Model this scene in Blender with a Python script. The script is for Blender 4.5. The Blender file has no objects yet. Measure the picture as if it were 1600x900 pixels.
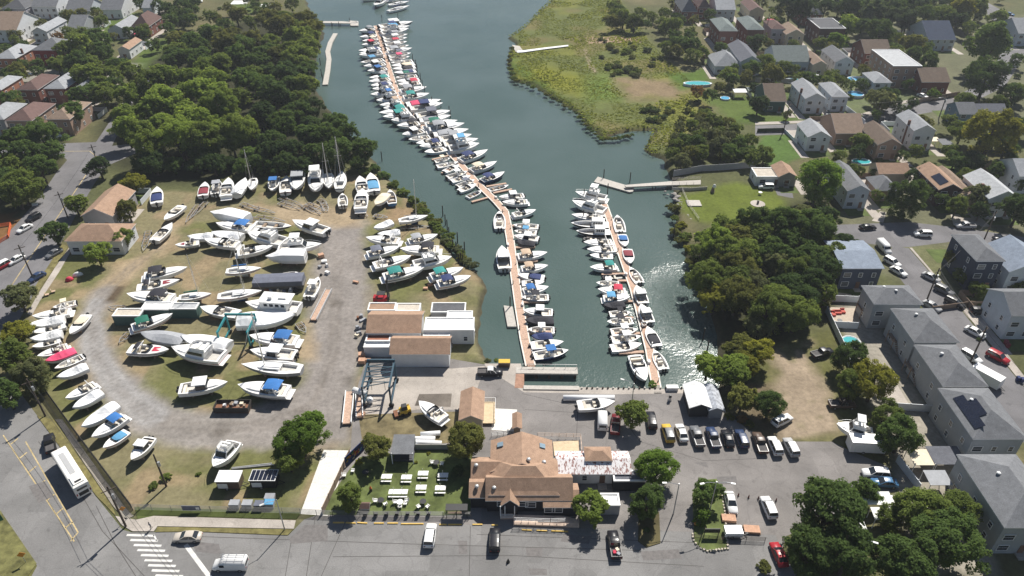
import bpy, bmesh, math, random
import numpy as np
from mathutils import Vector, Matrix
from mathutils.geometry import tessellate_polygon
R = math.radians
random.seed(7)
rng = np.random.default_rng(7)
SC = bpy.context.scene
COL = SC.collection

# ------------------------------------------------------------ camera, sky, sun, exposure
CAM_H, FPX, PITCH = 106.0, 1142.0, R(35.0)
cam_d = bpy.data.cameras.new('camera'); cam_d.sensor_width = 36.0; cam_d.lens = 36.0 * FPX / 1600.0
cam_d.clip_start = 0.5; cam_d.clip_end = 6000.0
cam = bpy.data.objects.new('camera', cam_d); COL.objects.link(cam)
cam.location = (0, 0, CAM_H); cam.rotation_euler = (R(90) - PITCH, 0, 0)
SC.camera = cam
SUN_EL, SUN_AZ = R(50.0), R(27.0)            # azimuth clockwise from +Y
world = bpy.data.worlds.new('World'); SC.world = world; world.use_nodes = True
wn = world.node_tree; bg = wn.nodes['Background']
sky = wn.nodes.new('ShaderNodeTexSky'); sky.sky_type = 'NISHITA'; sky.sun_disc = False
sky.sun_elevation = SUN_EL; sky.sun_rotation = SUN_AZ; sky.air_density = 1.0; sky.dust_density = 0.6; sky.ozone_density = 1.2
wn.links.new(sky.outputs[0], bg.inputs[0]); bg.inputs[1].default_value = 0.052
sun_d = bpy.data.lights.new('sun', 'SUN'); sun_d.energy = 5.0; sun_d.angle = R(0.53); sun_d.color = (1.0, 0.955, 0.88)
sun = bpy.data.objects.new('sun', sun_d); COL.objects.link(sun)
sdir = Vector((math.sin(SUN_AZ) * math.cos(SUN_EL), math.cos(SUN_AZ) * math.cos(SUN_EL), math.sin(SUN_EL)))
sun.rotation_euler = sdir.to_track_quat('Z', 'Y').to_euler(); sun.location = (60, 120, 200)
SC.view_settings.view_transform = 'Standard'; SC.view_settings.look = 'None'
SC.view_settings.exposure = 0.5; SC.view_settings.gamma = 1.0; SC.view_settings.use_curve_mapping = False
SC.render.engine = 'CYCLES'
SC.cycles.max_bounces = 5; SC.cycles.diffuse_bounces = 3; SC.cycles.glossy_bounces = 2
SC.cycles.transmission_bounces = 2; SC.cycles.transparent_max_bounces = 4
SC.cycles.caustics_reflective = False; SC.cycles.caustics_refractive = False
SC.cycles.sample_clamp_indirect = 4.0

WATER_Z = -1.3
HAZE = 0.00016
_cp, _sp = math.cos(PITCH), math.sin(PITCH)
def G(px, py, z=0.0):
    """survey point: where the sight line through photo pixel (px, py) meets height z"""
    u = (px - 800.0) / FPX; w = (py - 450.0) / FPX
    dy = _cp - w * _sp; dz = -(_sp + w * _cp)
    t = (z - CAM_H) / dz
    return Vector((u * t, dy * t, z))
def PXM(py, z=0.0):
    """photo pixels per metre across the view at row py"""
    w = (py - 450.0) / FPX
    return FPX * (_sp + w * _cp) / (CAM_H - z)

# ------------------------------------------------------------ materials
def _n(nt, t, **kw):
    n = nt.nodes.new(t)
    for k, v in kw.items():
        if k in n.inputs: n.inputs[k].default_value = v
        else: setattr(n, k, v)
    return n
_M = {}
def mat(name, rgb, rough=0.6, metal=0.0, var=0.12, scale=1.5, spec=0.4, objvar=0.0, coat=0.0, bump=0.0):
    """principled surface whose colour is broken up by two octaves of noise"""
    if name in _M: return _M[name]
    m = bpy.data.materials.new(name); m.use_nodes = True; nt = m.node_tree
    b = nt.nodes['Principled BSDF']; b.inputs['Roughness'].default_value = rough; b.inputs['Metallic'].default_value = metal
    b.inputs['Specular IOR Level'].default_value = spec; b.inputs['Coat Weight'].default_value = coat
    tc = _n(nt, 'ShaderNodeTexCoord')
    no = _n(nt, 'ShaderNodeTexNoise', Scale=scale, Detail=5.0, Roughness=0.65)
    nt.links.new(tc.outputs['Object'], no.inputs['Vector'])
    mr = _n(nt, 'ShaderNodeMapRange'); mr.inputs['From Min'].default_value = 0.25; mr.inputs['From Max'].default_value = 0.75
    mr.inputs['To Min'].default_value = 1 - var; mr.inputs['To Max'].default_value = 1 + var
    nt.links.new(no.outputs['Fac'], mr.inputs['Value'])
    last = mr.outputs['Result']
    if objvar:
        oi = _n(nt, 'ShaderNodeObjectInfo'); m2 = _n(nt, 'ShaderNodeMapRange')
        m2.inputs['To Min'].default_value = 1 - objvar; m2.inputs['To Max'].default_value = 1 + objvar
        nt.links.new(oi.outputs['Random'], m2.inputs['Value'])
        mu = _n(nt, 'ShaderNodeMath', operation='MULTIPLY'); nt.links.new(last, mu.inputs[0]); nt.links.new(m2.outputs['Result'], mu.inputs[1]); last = mu.outputs[0]
    mx = _n(nt, 'ShaderNodeVectorMath', operation='SCALE'); mx.inputs[0].default_value = rgb
    nt.links.new(last, mx.inputs['Scale']); nt.links.new(mx.outputs[0], b.inputs['Base Color'])
    if bump:
        bp = _n(nt, 'ShaderNodeBump', Strength=bump, Distance=0.05); nt.links.new(no.outputs['Fac'], bp.inputs['Height']); nt.links.new(bp.outputs[0], b.inputs['Normal'])
    _M[name] = m
    return m
def leaf_mat(name, rgb, var=0.35):
    if name in _M: return _M[name]
    m = bpy.data.materials.new(name); m.use_nodes = True; nt = m.node_tree
    for n in list(nt.nodes): nt.nodes.remove(n)
    out = _n(nt, 'ShaderNodeOutputMaterial')
    geo = _n(nt, 'ShaderNodeNewGeometry'); oi = _n(nt, 'ShaderNodeObjectInfo'); tc = _n(nt, 'ShaderNodeTexCoord')
    no = _n(nt, 'ShaderNodeTexNoise', Scale=3.2, Detail=2.0); nt.links.new(tc.outputs['Object'], no.inputs['Vector'])
    a = _n(nt, 'ShaderNodeMath', operation='ADD'); nt.links.new(geo.outputs['Random Per Island'], a.inputs[0]); nt.links.new(no.outputs['Fac'], a.inputs[1])
    a2 = _n(nt, 'ShaderNodeMath', operation='ADD'); nt.links.new(a.outputs[0], a2.inputs[0]); nt.links.new(oi.outputs['Random'], a2.inputs[1])
    mr = _n(nt, 'ShaderNodeMapRange'); mr.inputs['From Min'].default_value = 0.6; mr.inputs['From Max'].default_value = 2.4
    nt.links.new(a2.outputs[0], mr.inputs['Value'])
    cr = _n(nt, 'ShaderNodeValToRGB'); e = cr.color_ramp.elements
    d = tuple(c * (1 - var) for c in rgb); l = (rgb[0] * (1 + var * 1.25), rgb[1] * (1 + var * 1.1), rgb[2] * (1 + var * 0.4))
    e[0].color = (*d, 1); e[1].color = (*l, 1); nt.links.new(mr.outputs['Result'], cr.inputs['Fac'])
    df = _n(nt, 'ShaderNodeBsdfDiffuse'); tr = _n(nt, 'ShaderNodeBsdfTranslucent'); mx = _n(nt, 'ShaderNodeMixShader'); mx.inputs[0].default_value = 0.5
    nt.links.new(cr.outputs[0], df.inputs[0]); tv = _n(nt, 'ShaderNodeVectorMath', operation='MULTIPLY'); tv.inputs[1].default_value = (1.75, 1.6, 1.0); nt.links.new(cr.outputs[0], tv.inputs[0]); nt.links.new(tv.outputs[0], tr.inputs[0]); nt.links.new(df.outputs[0], mx.inputs[1]); nt.links.new(tr.outputs[0], mx.inputs[2])
    nt.links.new(mx.outputs[0], out.inputs[0])
    _M[name] = m
    return m

# ------------------------------------------------------------ mesh builder
class MB:
    def __init__(s): s.v = []; s.f = []; s.mi = []
    def add(s, vs, fs, mi=0):
        o = len(s.v); s.v += [tuple(v) for v in vs]
        for f in fs: s.f.append(tuple(i + o for i in f)); s.mi.append(mi)
        return s
    def box(s, cx, cy, cz, sx, sy, sz, rz=0.0, mi=0, taper=1.0):
        """box standing on cz (its bottom), top scaled by taper"""
        c, n = math.cos(rz), math.sin(rz); vs = []
        for z, k in ((cz, 1.0), (cz + sz, taper)):
            for x, y in ((-1, -1), (1, -1), (1, 1), (-1, 1)):
                X, Y = x * sx * k / 2, y * sy * k / 2
                vs.append((cx + X * c - Y * n, cy + X * n + Y * c, z))
        return s.add(vs, [(0, 3, 2, 1), (4, 5, 6, 7), (0, 1, 5, 4), (1, 2, 6, 5), (2, 3, 7, 6), (3, 0, 4, 7)], mi)
    def prism(s, poly, z0, z1, mi=0):
        n = len(poly)
        ar = sum(poly[i][0] * poly[(i + 1) % n][1] - poly[(i + 1) % n][0] * poly[i][1] for i in range(n))
        p = list(poly) if ar > 0 else list(poly)[::-1]
        vs = [(x, y, z0) for x, y in p] + [(x, y, z1) for x, y in p]
        fs = [(i, (i + 1) % n, n + (i + 1) % n, n + i) for i in range(n)]
        tr = tessellate_polygon([[Vector((x, y, 0)) for x, y in p]])
        for t in tr:
            a, b, c = t
            A, B, C_ = p[a], p[b], p[c]
            if (B[0] - A[0]) * (C_[1] - A[1]) - (B[1] - A[1]) * (C_[0] - A[0]) < 0: t = (a, c, b)
            fs.append((t[0] + n, t[1] + n, t[2] + n)); fs.append((t[2], t[1], t[0]))
        return s.add(vs, fs, mi)
    def sheet(s, poly, z, mi=0):
        n = len(poly); vs = [(q[0], q[1], z) for q in poly]; fs = []
        for a, b, c in tessellate_polygon([[Vector((x, y, 0)) for x, y, _ in vs]]):
            A, B, C_ = vs[a], vs[b], vs[c]
            fs.append((a, b, c) if (B[0] - A[0]) * (C_[1] - A[1]) - (B[1] - A[1]) * (C_[0] - A[0]) > 0 else (a, c, b))
        return s.add(vs, fs, mi)
    def tube(s, p0, p1, r0, r1=None, n=6, mi=0, cap=True):
        p0, p1 = Vector(p0), Vector(p1); r1 = r0 if r1 is None else r1
        d = (p1 - p0); 
        if d.length < 1e-6: return s
        d.normalize(); a = d.orthogonal().normalized(); b = d.cross(a); vs = []
        for p, r in ((p0, r0), (p1, r1)):
            for i in range(n):
                t = 2 * math.pi * i / n; vs.append(p + a * (math.cos(t) * r) + b * (math.sin(t) * r))
        fs = [(i, (i + 1) % n, n + (i + 1) % n, n + i) for i in range(n)]
        if cap: fs += [tuple(range(n))[::-1], tuple(range(n, 2 * n))]
        return s.add(vs, fs, mi)
    def loft(s, rings, mi=0, closed=True, caps=True):
        n = len(rings[0]); vs = [p for r in rings for p in r]; fs = []
        for k in range(len(rings) - 1):
            for i in range(n if closed else n - 1):
                j = (i + 1) % n; fs.append((k * n + i, k * n + j, (k + 1) * n + j, (k + 1) * n + i))
        if caps and closed: fs.append(tuple(range(n))[::-1]); fs.append(tuple(range((len(rings) - 1) * n, len(rings) * n)))
        return s.add(vs, fs, mi)
    def dome(s, cx, cy, cz, rx, ry, rz, n=10, k=4, mi=0):
        rings = []
        for j in range(k + 1):
            t = (math.pi / 2) * j / k
            rings.append([(cx + rx * max(math.cos(t), 0.02) * math.cos(2 * math.pi * i / n), cy + ry * max(math.cos(t), 0.02) * math.sin(2 * math.pi * i / n), cz + rz * math.sin(t)) for i in range(n)])
        return s.loft(rings, mi)
    def mesh(s, name, mats, smooth=False):
        me = bpy.data.meshes.new(name); me.from_pydata(s.v, [], s.f)
        for m in (mats if isinstance(mats, (list, tuple)) else [mats]): me.materials.append(m)
        if any(s.mi): me.polygons.foreach_set('material_index', s.mi)
        if smooth: me.polygons.foreach_set('use_smooth', [True] * len(s.f))
        me.update()
        return me
    def build(s, name, mats, parent=None, smooth=False, **kw):
        return link(name, s.mesh(name, mats, smooth), parent, **kw)

def link(name, data, parent=None, loc=None, rz=None, scale=None, label=None, cat=None, group=None, kind=None, rot=None):
    o = bpy.data.objects.new(name, data); COL.objects.link(o)
    if parent is not None: o.parent = parent
    if loc is not None: o.location = loc
    if rz is not None: o.rotation_euler = (0, 0, rz)
    if rot is not None: o.rotation_euler = rot
    if scale is not None: o.scale = scale if hasattr(scale, '__len__') else (scale,) * 3
    for k, v in (('label', label), ('category', cat), ('group', group), ('kind', kind)):
        if v: o[k] = v
    return o
def thing(name, label, cat, loc, rz=0.0, group=None, scale=None):
    return link(name, None, None, loc, rz, scale, label, cat, group)
def P2(pts, z=0.0): return [tuple(G(x, y, z))[:2] for x, y in pts]
ORD = ['first', 'second', 'third', 'fourth', 'fifth', 'sixth', 'seventh', 'eighth', 'ninth', 'tenth', 'eleventh', 'twelfth', 'thirteenth', 'fourteenth', 'fifteenth', 'sixteenth', 'seventeenth', 'eighteenth', 'nineteenth', 'twentieth']
def ordinal(i):
    if i < 20: return ORD[i]
    t = ['twenty', 'thirty', 'forty', 'fifty', 'sixty', 'seventy'][i // 10 - 2] if (i + 1) % 10 else None
    k = i + 1
    if k % 10 == 0: return {30: 'thirtieth', 40: 'fortieth', 50: 'fiftieth', 60: 'sixtieth'}[k]
    return ['twenty', 'thirty', 'forty', 'fifty', 'sixty'][k // 10 - 2] + '-' + ORD[k % 10 - 1]
# ------------------------------------------------------------ ground, water, roads
SHORE = [(470,-45),(482,0),(492,25),(503,40),(514,52),(505,68),(498,90),(496,120),(499,140),(508,158),(524,180),(543,203),(562,225),(588,245),(600,268),(640,308),(668,322),(688,350),(704,372),(714,396),(730,416),(747,422),(758,436),(764,455),(759,475),(761,500),(757,528),(763,552),(775,566),
         (815,569),(819,607),(1085,609),(1115,611),(1122,590),(1118,555),(1112,520),(1106,488),(1088,452),(1076,422),(1064,400),(1059,370),(1053,345),(1047,320),(1046,300),(1048,288),(1040,278),(1036,262),(1030,250),(1012,246),(1000,236),(1004,217),(1016,206),(985,208),(966,212),(945,221),(934,215),(915,200),(900,180),(870,160),(845,145),(820,132),(800,128),(793,115),(789,95),(795,80),(802,72),(791,60),(802,54),(822,38),(842,18),(860,0),(905,-45)]
shore = np.array([tuple(G(x, y, WATER_Z))[:2] for x, y in SHORE])
def sdist(P, poly):
    """signed distance to a closed polygon, negative inside"""
    d = np.full(len(P), 1e9); ins = np.zeros(len(P), bool); n = len(poly)
    for i in range(n):
        a, b = poly[i], poly[(i + 1) % n]; ab = b - a; t = np.clip(((P - a) @ ab) / (ab @ ab + 1e-9), 0, 1)
        d = np.minimum(d, np.linalg.norm(P - a - t[:, None] * ab, axis=1))
        c = (a[1] > P[:, 1]) != (b[1] > P[:, 1]); xx = a[0] + (P[:, 1] - a[1]) / (b[1] - a[1] + 1e-12) * ab[0]
        ins ^= c & (P[:, 0] < xx)
    return np.where(ins, -d, d)
def ldist(P, pts):
    d = np.full(len(P), 1e9)
    for i in range(len(pts) - 1):
        a, b = np.array(pts[i][:2]), np.array(pts[i + 1][:2]); ab = b - a; t = np.clip(((P - a) @ ab) / (ab @ ab + 1e-9), 0, 1)
        w = pts[i][2] + t * (pts[i + 1][2] - pts[i][2])
        d = np.minimum(d, np.linalg.norm(P - a - t[:, None] * ab, axis=1) - w)
    return d
def vnoise(P, s, seed):
    """smooth value noise on the plane"""
    r = np.random.default_rng(seed); T = r.random((64, 64)); q = P / s; i = np.floor(q).astype(int); f = q - i; f = f * f * (3 - 2 * f)
    a = T[i[:, 0] % 64, i[:, 1] % 64]; b = T[(i[:, 0] + 1) % 64, i[:, 1] % 64]; c = T[i[:, 0] % 64, (i[:, 1] + 1) % 64]; d = T[(i[:, 0] + 1) % 64, (i[:, 1] + 1) % 64]
    return (a * (1 - f[:, 0]) + b * f[:, 0]) * (1 - f[:, 1]) + (c * (1 - f[:, 0]) + d * f[:, 0]) * f[:, 1]
def axis(lo, hi, c0, c1, fine, coarse):
    a = [-4000, -2000, -1000, -600] if lo < -200 else [-600, -200, 0]
    a = [v for v in a if v < lo]; x = lo
    while x < hi: a.append(x); x += fine if c0 <= x < c1 else coarse
    return np.array(a + [v for v in (hi, 600, 1000, 2000, 5000) if v >= hi])
gx = axis(-330, 330, -125, 125, 0.9, 1.9); gy = axis(40, 520, 60, 240, 0.9, 1.9)
XX, YY = np.meshgrid(gx, gy); P = np.stack([XX.ravel(), YY.ravel()], 1)
sd = sdist(P, shore)
nz = vnoise(P, 7, 1) - 0.5; nz2 = vnoise(P, 2.3, 2) - 0.5; nz3 = vnoise(P, 23, 3) - 0.5
sdn = sd + nz * 1.6 + nz2 * 1.0
h = np.clip(sdn / 3.5, 0, 1); h = h * h * (3 - 2 * h)
Z = -1.9 + 1.9 * h - np.clip(-sd, 0, 6) * 0.25 
Z = np.where(h >= 1, 0.0, Z)
col = np.empty((len(P), 3))
def put(mask, rgb):
    mask = np.clip(mask, 0, 1)[:, None]; col[:] = col * (1 - mask) + np.array(rgb) * mask
def zone(poly, rgb, soft=1.0, rag=1.5, amt=1.0):
    d = sdist(P, np.array(P2(poly))) + (nz * 1.0 + nz2 * 0.7) * rag
    put(amt * np.clip(0.5 - d / (2 * soft), 0, 1), rgb)
def path(pts, rgb, soft=0.8, rag=1.5, amt=1.0):
    d = ldist(P, [(*tuple(G(x, y))[:2], w) for x, y, w in pts]) + (nz * 1.0 + nz2 * 0.7) * rag
    put(amt * np.clip(0.5 - d / (2 * soft), 0, 1), rgb)
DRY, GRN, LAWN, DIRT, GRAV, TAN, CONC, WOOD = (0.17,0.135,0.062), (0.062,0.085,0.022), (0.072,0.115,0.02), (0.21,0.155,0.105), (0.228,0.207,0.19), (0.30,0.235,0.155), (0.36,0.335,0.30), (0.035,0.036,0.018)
col[:] = (0.085, 0.09, 0.04)
put((nz3 + nz * 0.5 + 0.1) * 1.6, (0.13, 0.115, 0.06))
# yard grass, its dry patches and the worn tracks
YARD = [(205,800),(60,600),(45,480),(110,400),(190,330),(230,300),(300,300),(420,290),(600,265),(700,370),(765,430),(765,560),(620,560),(560,640),(545,700),(505,705),(470,810),(330,806)]
zone(YARD, (0.18,0.16,0.09), 1.5)
zone(YARD, GRN, 2, 2, 1.0) if False else put(np.where(sdist(P, np.array(P2(YARD))) < 0, np.clip((nz3 * 1.4 + nz * 1.3 + nz2 * 0.5) * 1.5 + 0.12, 0, 0.8), 0), (0.115,0.122,0.042))
put(np.where(sdist(P, np.array(P2(YARD))) < 0, np.clip((vnoise(P, 4.5, 9) - 0.62) * 4, 0, 0.7), 0), (0.27,0.20,0.125))
path([(268,352,1.2),(250,385,2.0),(205,418,3),(165,455,3.4)], TAN, 1.6, 2)
path([(165,455,2.6),(142,500,3.2),(150,560,3.4),(190,615,4.2),(240,655,5),(320,672,5),(420,662,6.5),(500,630,7)], (0.235,0.215,0.195), 1.3, 1.5)
path([(152,470,1.4),(140,505,2.2),(152,560,2.3),(190,612,2.6),(240,650,3)], (0.28,0.27,0.262), 0.5, 0.8)
zone([(500,338),(568,345),(577,420),(568,520),(556,600),(550,690),(420,700),(380,672),(470,610),(480,560),(476,500),(492,420),(495,380)], GRAV, 2, 2)
zone([(400,325),(480,318),(560,330),(560,352),(500,352),(430,345)], TAN, 2, 2.5)
for k_ in (-5, 5):
    path([(250+k_,385,.25),(205+k_,418,.3),(165+k_,455,.3),(143+k_,500,.3),(152+k_,560,.3),(190+k_,613,.3),(240+k_,655-k_,.3),(320,670-k_,.3),(420,664-k_,.3),(490,632-k_,.3),(520+k_,560,.3),(525+k_,470,.3),(530+k_,380,.3)], (0.16,0.14,0.12), 0.5, 0.5, 0.55)
for q_ in ([(520,470),(534,472),(530,480),(516,478)], [(330,674),(350,672),(352,680),(332,682)], [(455,640),(480,636),(486,646),(460,652)], [(540,590),(552,588),(550,600),(541,602)]): zone(q_, (0.12,0.105,0.09), 0.8, 1.0, 0.7)
zone([(182,446),(200,446),(178,472),(165,470)], (0.10,0.075,0.05), 0.6, 0.8)
zone([(470,500),(490,500),(490,560),(470,560)], TAN, 1.5, 2)
zone([(600,310),(660,330),(640,350),(600,345)], (0.24,0.17,0.10), 2, 2.5)
# strip in front of the white workshop
zone([(556,652),(640,640),(720,645),(720,690),(600,692),(556,685)], (0.15,0.12,0.07), 1.2, 2)
# creek-side marsh on the far bank
MARSH = [(790,60),(860,-10),(960,-10),(1010,60),(1060,110),(1110,150),(1090,190),(1030,240),(1000,240),(1020,205),(935,222),(880,170),(800,130),(785,95)]
zone(MARSH, (0.105,0.12,0.038), 4, 3)
put(np.where(sdist(P, np.array(P2(MARSH))) < 1, np.clip((nz3 * 1.8 + nz * 1.2 + 0.15) * 1.3, 0, 0.9), 0), (0.145,0.15,0.032))
put(np.where(sdist(P, np.array(P2(MARSH))) < 1, np.clip((vnoise(P, 11, 12) - 0.6) * 4, 0, 0.7), 0), (0.15,0.125,0.055))
zone([(910,118),(965,115),(975,155),(920,160),(905,135)], (0.105,0.15,0.032), 5, 6)
zone([(795,118),(850,100),(910,120),(905,150),(850,140)], (0.16,0.165,0.022), 5, 4)
zone([(958,122),(1040,124),(1075,145),(1050,150),(985,155),(970,140)], (0.20,0.15,0.09), 4, 6)
zone([(920,58),(1000,58),(1000,66),(920,68)], (0.30,0.215,0.15), 1, 2)
zone([(1040,115),(1100,108),(1115,128),(1065,142)], LAWN, 2, 3)
path([(914,78,0.5),(921,100,0.6),(930,113,0.6)], (0.27,0.22,0.15), 0.6, 0.8)
path([(795,78,2.0),(800,100,3),(830,125,3.5),(870,150,3),(905,180,3),(935,212,3)], (0.085,0.12,0.02), 2, 3)
# lawns of the far bank and the gardens behind
zone([(1050,310),(1085,300),(1150,285),(1215,300),(1230,325),(1180,340),(1140,350),(1085,345),(1060,330)], (0.105,0.13,0.024), 1.5, 1.5)
zone([(1190,210),(1245,208),(1262,245),(1205,262),(1180,235)], (0.075,0.125,0.03), 1, 1)
zone([(1420,388),(1475,380),(1500,420),(1500,470),(1470,440)], (0.11,0.12,0.03), 1, 1.5)
for g in ([(1310,105),(1410,112),(1440,180),(1330,190)], [(1100,150),(1330,150),(1330,200),(1200,195),(1130,190)], [(1480,250),(1520,245),(1530,275),(1490,275)], [(1290,150),(1340,150),(1345,170),(1300,175)], [(205,65),(300,55),(300,105),(215,110)], [(0,40),(130,15),(215,20),(215,60),(130,70)], [(360,5),(420,5),(420,22),(370,20)]):
    zone(g, LAWN, 2.5, 3, 0.8)
zone([(1255,300),(1700,250),(1700,560),(1500,480),(1400,440),(1320,380)], (0.15,0.145,0.10), 2, 3, 0.5)
zone([(1200,40),(1700,20),(1700,200),(1250,190)], (0.14,0.14,0.095), 3, 4, 0.5)
zone([(1300,470),(1345,450),(1500,720),(1560,900),(1430,900),(1400,740)], (0.32,0.29,0.25), 1, 1, 0.8)
# bare earth and rough grass right of the marina
zone([(1185,540),(1310,520),(1330,640),(1400,720),(1240,700),(1190,680)], (0.10,0.10,0.035), 2, 2)
zone([(1205,545),(1262,540),(1300,640),(1312,690),(1210,690),(1215,620)], (0.27,0.215,0.155), 2.0, 4)
put(np.where(sdist(P, np.array(P2([(1200,540),(1310,520),(1330,640),(1310,700),(1210,695)]))) < 0, np.clip((nz + nz2 * .8 + nz3 * .6 - .05) * 3, 0, .75), 0), (0.12,0.115,0.05))
zone([(1120,600),(1200,600),(1215,690),(1165,668)], (0.12,0.095,0.06), 1.5, 2)
# wood floors
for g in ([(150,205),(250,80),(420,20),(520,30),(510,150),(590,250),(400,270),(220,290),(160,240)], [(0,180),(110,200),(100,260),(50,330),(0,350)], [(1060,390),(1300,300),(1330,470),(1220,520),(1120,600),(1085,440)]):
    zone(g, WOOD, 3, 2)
zone([(-60,800),(0,790),(60,880),(40,960),(-60,960)], (0.12,0.115,0.04), 0.6, 0.6)
for g in ([(0,150),(210,120),(215,100),(0,100)], [(0,20),(100,28),(100,48),(0,60)]): zone(g, (0.30,0.28,0.255), 2, 2, 0.7)
zone([(-40,345),(20,330),(40,345),(0,440),(-60,430)], (0.20,0.09,0.035), 1.5, 3, 0.75)
# wet mud along the waterline
put(np.where((Z < -0.25), np.clip((-Z - 0.2) * 1.6, 0, 1), 0) * 0.85, (0.055, 0.048, 0.032))
nxg, nyg = len(gx), len(gy)
idx = np.arange(nxg * nyg).reshape(nyg, nxg)
F = np.stack([idx[:-1, :-1], idx[:-1, 1:], idx[1:, 1:], idx[1:, :-1]], -1).reshape(-1, 4)
me = bpy.data.meshes.new('ground'); me.vertices.add(len(P)); me.vertices.foreach_set('co', np.column_stack([P, Z]).astype(np.float32).ravel())
me.loops.add(F.size); me.loops.foreach_set('vertex_index', F.ravel().astype(np.int32)); me.polygons.add(len(F)); me.polygons.foreach_set('loop_start', (np.arange(len(F)) * 4).astype(np.int32))
me.update(); me.validate()
me.polygons.foreach_set('use_smooth', [True] * len(F))
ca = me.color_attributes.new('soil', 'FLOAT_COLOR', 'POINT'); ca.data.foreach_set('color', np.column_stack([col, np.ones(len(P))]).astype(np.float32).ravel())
gm = bpy.data.materials.new('ground'); gm.use_nodes = True; nt = gm.node_tree; b = nt.nodes['Principled BSDF']; b.inputs['Roughness'].default_value = 0.95; b.inputs['Specular IOR Level'].default_value = 0.1
at = _n(nt, 'ShaderNodeAttribute', attribute_name='soil'); ge = _n(nt, 'ShaderNodeNewGeometry')
n1 = _n(nt, 'ShaderNodeTexNoise', Scale=0.9, Detail=8.0, Roughness=0.72); n2 = _n(nt, 'ShaderNodeTexNoise', Scale=0.16, Detail=4.0)
nt.links.new(ge.outputs['Position'], n1.inputs['Vector']); nt.links.new(ge.outputs['Position'], n2.inputs['Vector'])
s1 = _n(nt, 'ShaderNodeMapRange'); s1.inputs['From Min'].default_value = 0.3; s1.inputs['From Max'].default_value = 0.7; s1.inputs['To Min'].default_value = 0.72; s1.inputs['To Max'].default_value = 1.3; nt.links.new(n1.outputs['Fac'], s1.inputs['Value'])
s2 = _n(nt, 'ShaderNodeMapRange'); s2.inputs['From Min'].default_value = 0.3; s2.inputs['From Max'].default_value = 0.7; s2.inputs['To Min'].default_value = 0.85; s2.inputs['To Max'].default_value = 1.15; nt.links.new(n2.outputs['Fac'], s2.inputs['Value'])
mu = _n(nt, 'ShaderNodeMath', operation='MULTIPLY'); nt.links.new(s1.outputs[0], mu.inputs[0]); nt.links.new(s2.outputs[0], mu.inputs[1])
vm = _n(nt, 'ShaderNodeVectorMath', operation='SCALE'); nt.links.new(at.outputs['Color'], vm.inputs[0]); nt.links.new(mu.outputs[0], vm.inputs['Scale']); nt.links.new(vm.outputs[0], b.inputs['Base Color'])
bp = _n(nt, 'ShaderNodeBump', Strength=0.5, Distance=0.12); nt.links.new(n1.outputs['Fac'], bp.inputs['Height']); nt.links.new(bp.outputs[0], b.inputs['Normal'])
me.materials.append(gm)
link('ground', me, kind='structure')

# water
wm = bpy.data.materials.new('creek_water'); wm.use_nodes = True; nt = wm.node_tree; b = nt.nodes['Principled BSDF']
b.inputs['Roughness'].default_value = 0.17; b.inputs['IOR'].default_value = 1.33; b.inputs['Specular IOR Level'].default_value = 0.5
ge = _n(nt, 'ShaderNodeNewGeometry')
nb = _n(nt, 'ShaderNodeTexNoise', Scale=0.03, Detail=3.0); nt.links.new(ge.outputs['Position'], nb.inputs['Vector'])
cr = _n(nt, 'ShaderNodeValToRGB'); cr.color_ramp.elements[0].color = (0.056, 0.088, 0.078, 1); cr.color_ramp.elements[1].color = (0.074, 0.108, 0.100, 1); cr.color_ramp.elements[0].position = 0.35; cr.color_ramp.elements[1].position = 0.65
nt.links.new(nb.outputs['Fac'], cr.inputs[0]); nt.links.new(cr.outputs[0], b.inputs['Base Color'])
w1 = _n(nt, 'ShaderNodeTexNoise', Scale=1.1, Detail=4.0, Roughness=0.6); w2 = _n(nt, 'ShaderNodeTexNoise', Scale=0.05, Detail=2.0)
nt.links.new(ge.outputs['Position'], w1.inputs['Vector']); nt.links.new(ge.outputs['Position'], w2.inputs['Vector'])
st = _n(nt, 'ShaderNodeMapRange'); st.inputs['From Min'].default_value = 0.38; st.inputs['From Max'].default_value = 0.62; st.inputs['To Min'].default_value = 0.03; st.inputs['To Max'].default_value = 0.15; nt.links.new(w2.outputs['Fac'], st.inputs['Value'])
gc = G(1092, 478, WATER_Z); ds = _n(nt, 'ShaderNodeVectorMath', operation='DISTANCE'); ds.inputs[1].default_value = gc; nt.links.new(ge.outputs['Position'], ds.inputs[0])      # a gust roughens the water off the right bank
gu = _n(nt, 'ShaderNodeMapRange', interpolation_type='SMOOTHSTEP'); gu.inputs['From Min'].default_value = 4.0; gu.inputs['From Max'].default_value = 23.0; gu.inputs['To Min'].default_value = 1.05; gu.inputs['To Max'].default_value = 0.0; nt.links.new(ds.outputs['Value'], gu.inputs['Value'])
sa = _n(nt, 'ShaderNodeMath', operation='ADD'); nt.links.new(st.outputs[0], sa.inputs[0]); nt.links.new(gu.outputs[0], sa.inputs[1]); st = sa
g2 = _n(nt, 'ShaderNodeMapRange', interpolation_type='SMOOTHSTEP'); g2.inputs['From Min'].default_value = 15.0; g2.inputs['From Max'].default_value = 75.0; g2.inputs['To Min'].default_value = 0.05; g2.inputs['To Max'].default_value = 0.0; nt.links.new(ds.outputs['Value'], g2.inputs['Value'])
sb_ = _n(nt, 'ShaderNodeMath', operation='ADD'); nt.links.new(st.outputs[0], sb_.inputs[0]); nt.links.new(g2.outputs[0], sb_.inputs[1]); st = sb_
bp = _n(nt, 'ShaderNodeBump', Distance=0.75); nt.links.new(w1.outputs['Fac'], bp.inputs['Height']); nt.links.new(st.outputs[0], bp.inputs['Strength']); nt.links.new(bp.outputs[0], b.inputs['Normal'])
wmin = shore.min(0); wmax = shore.max(0)
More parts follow.
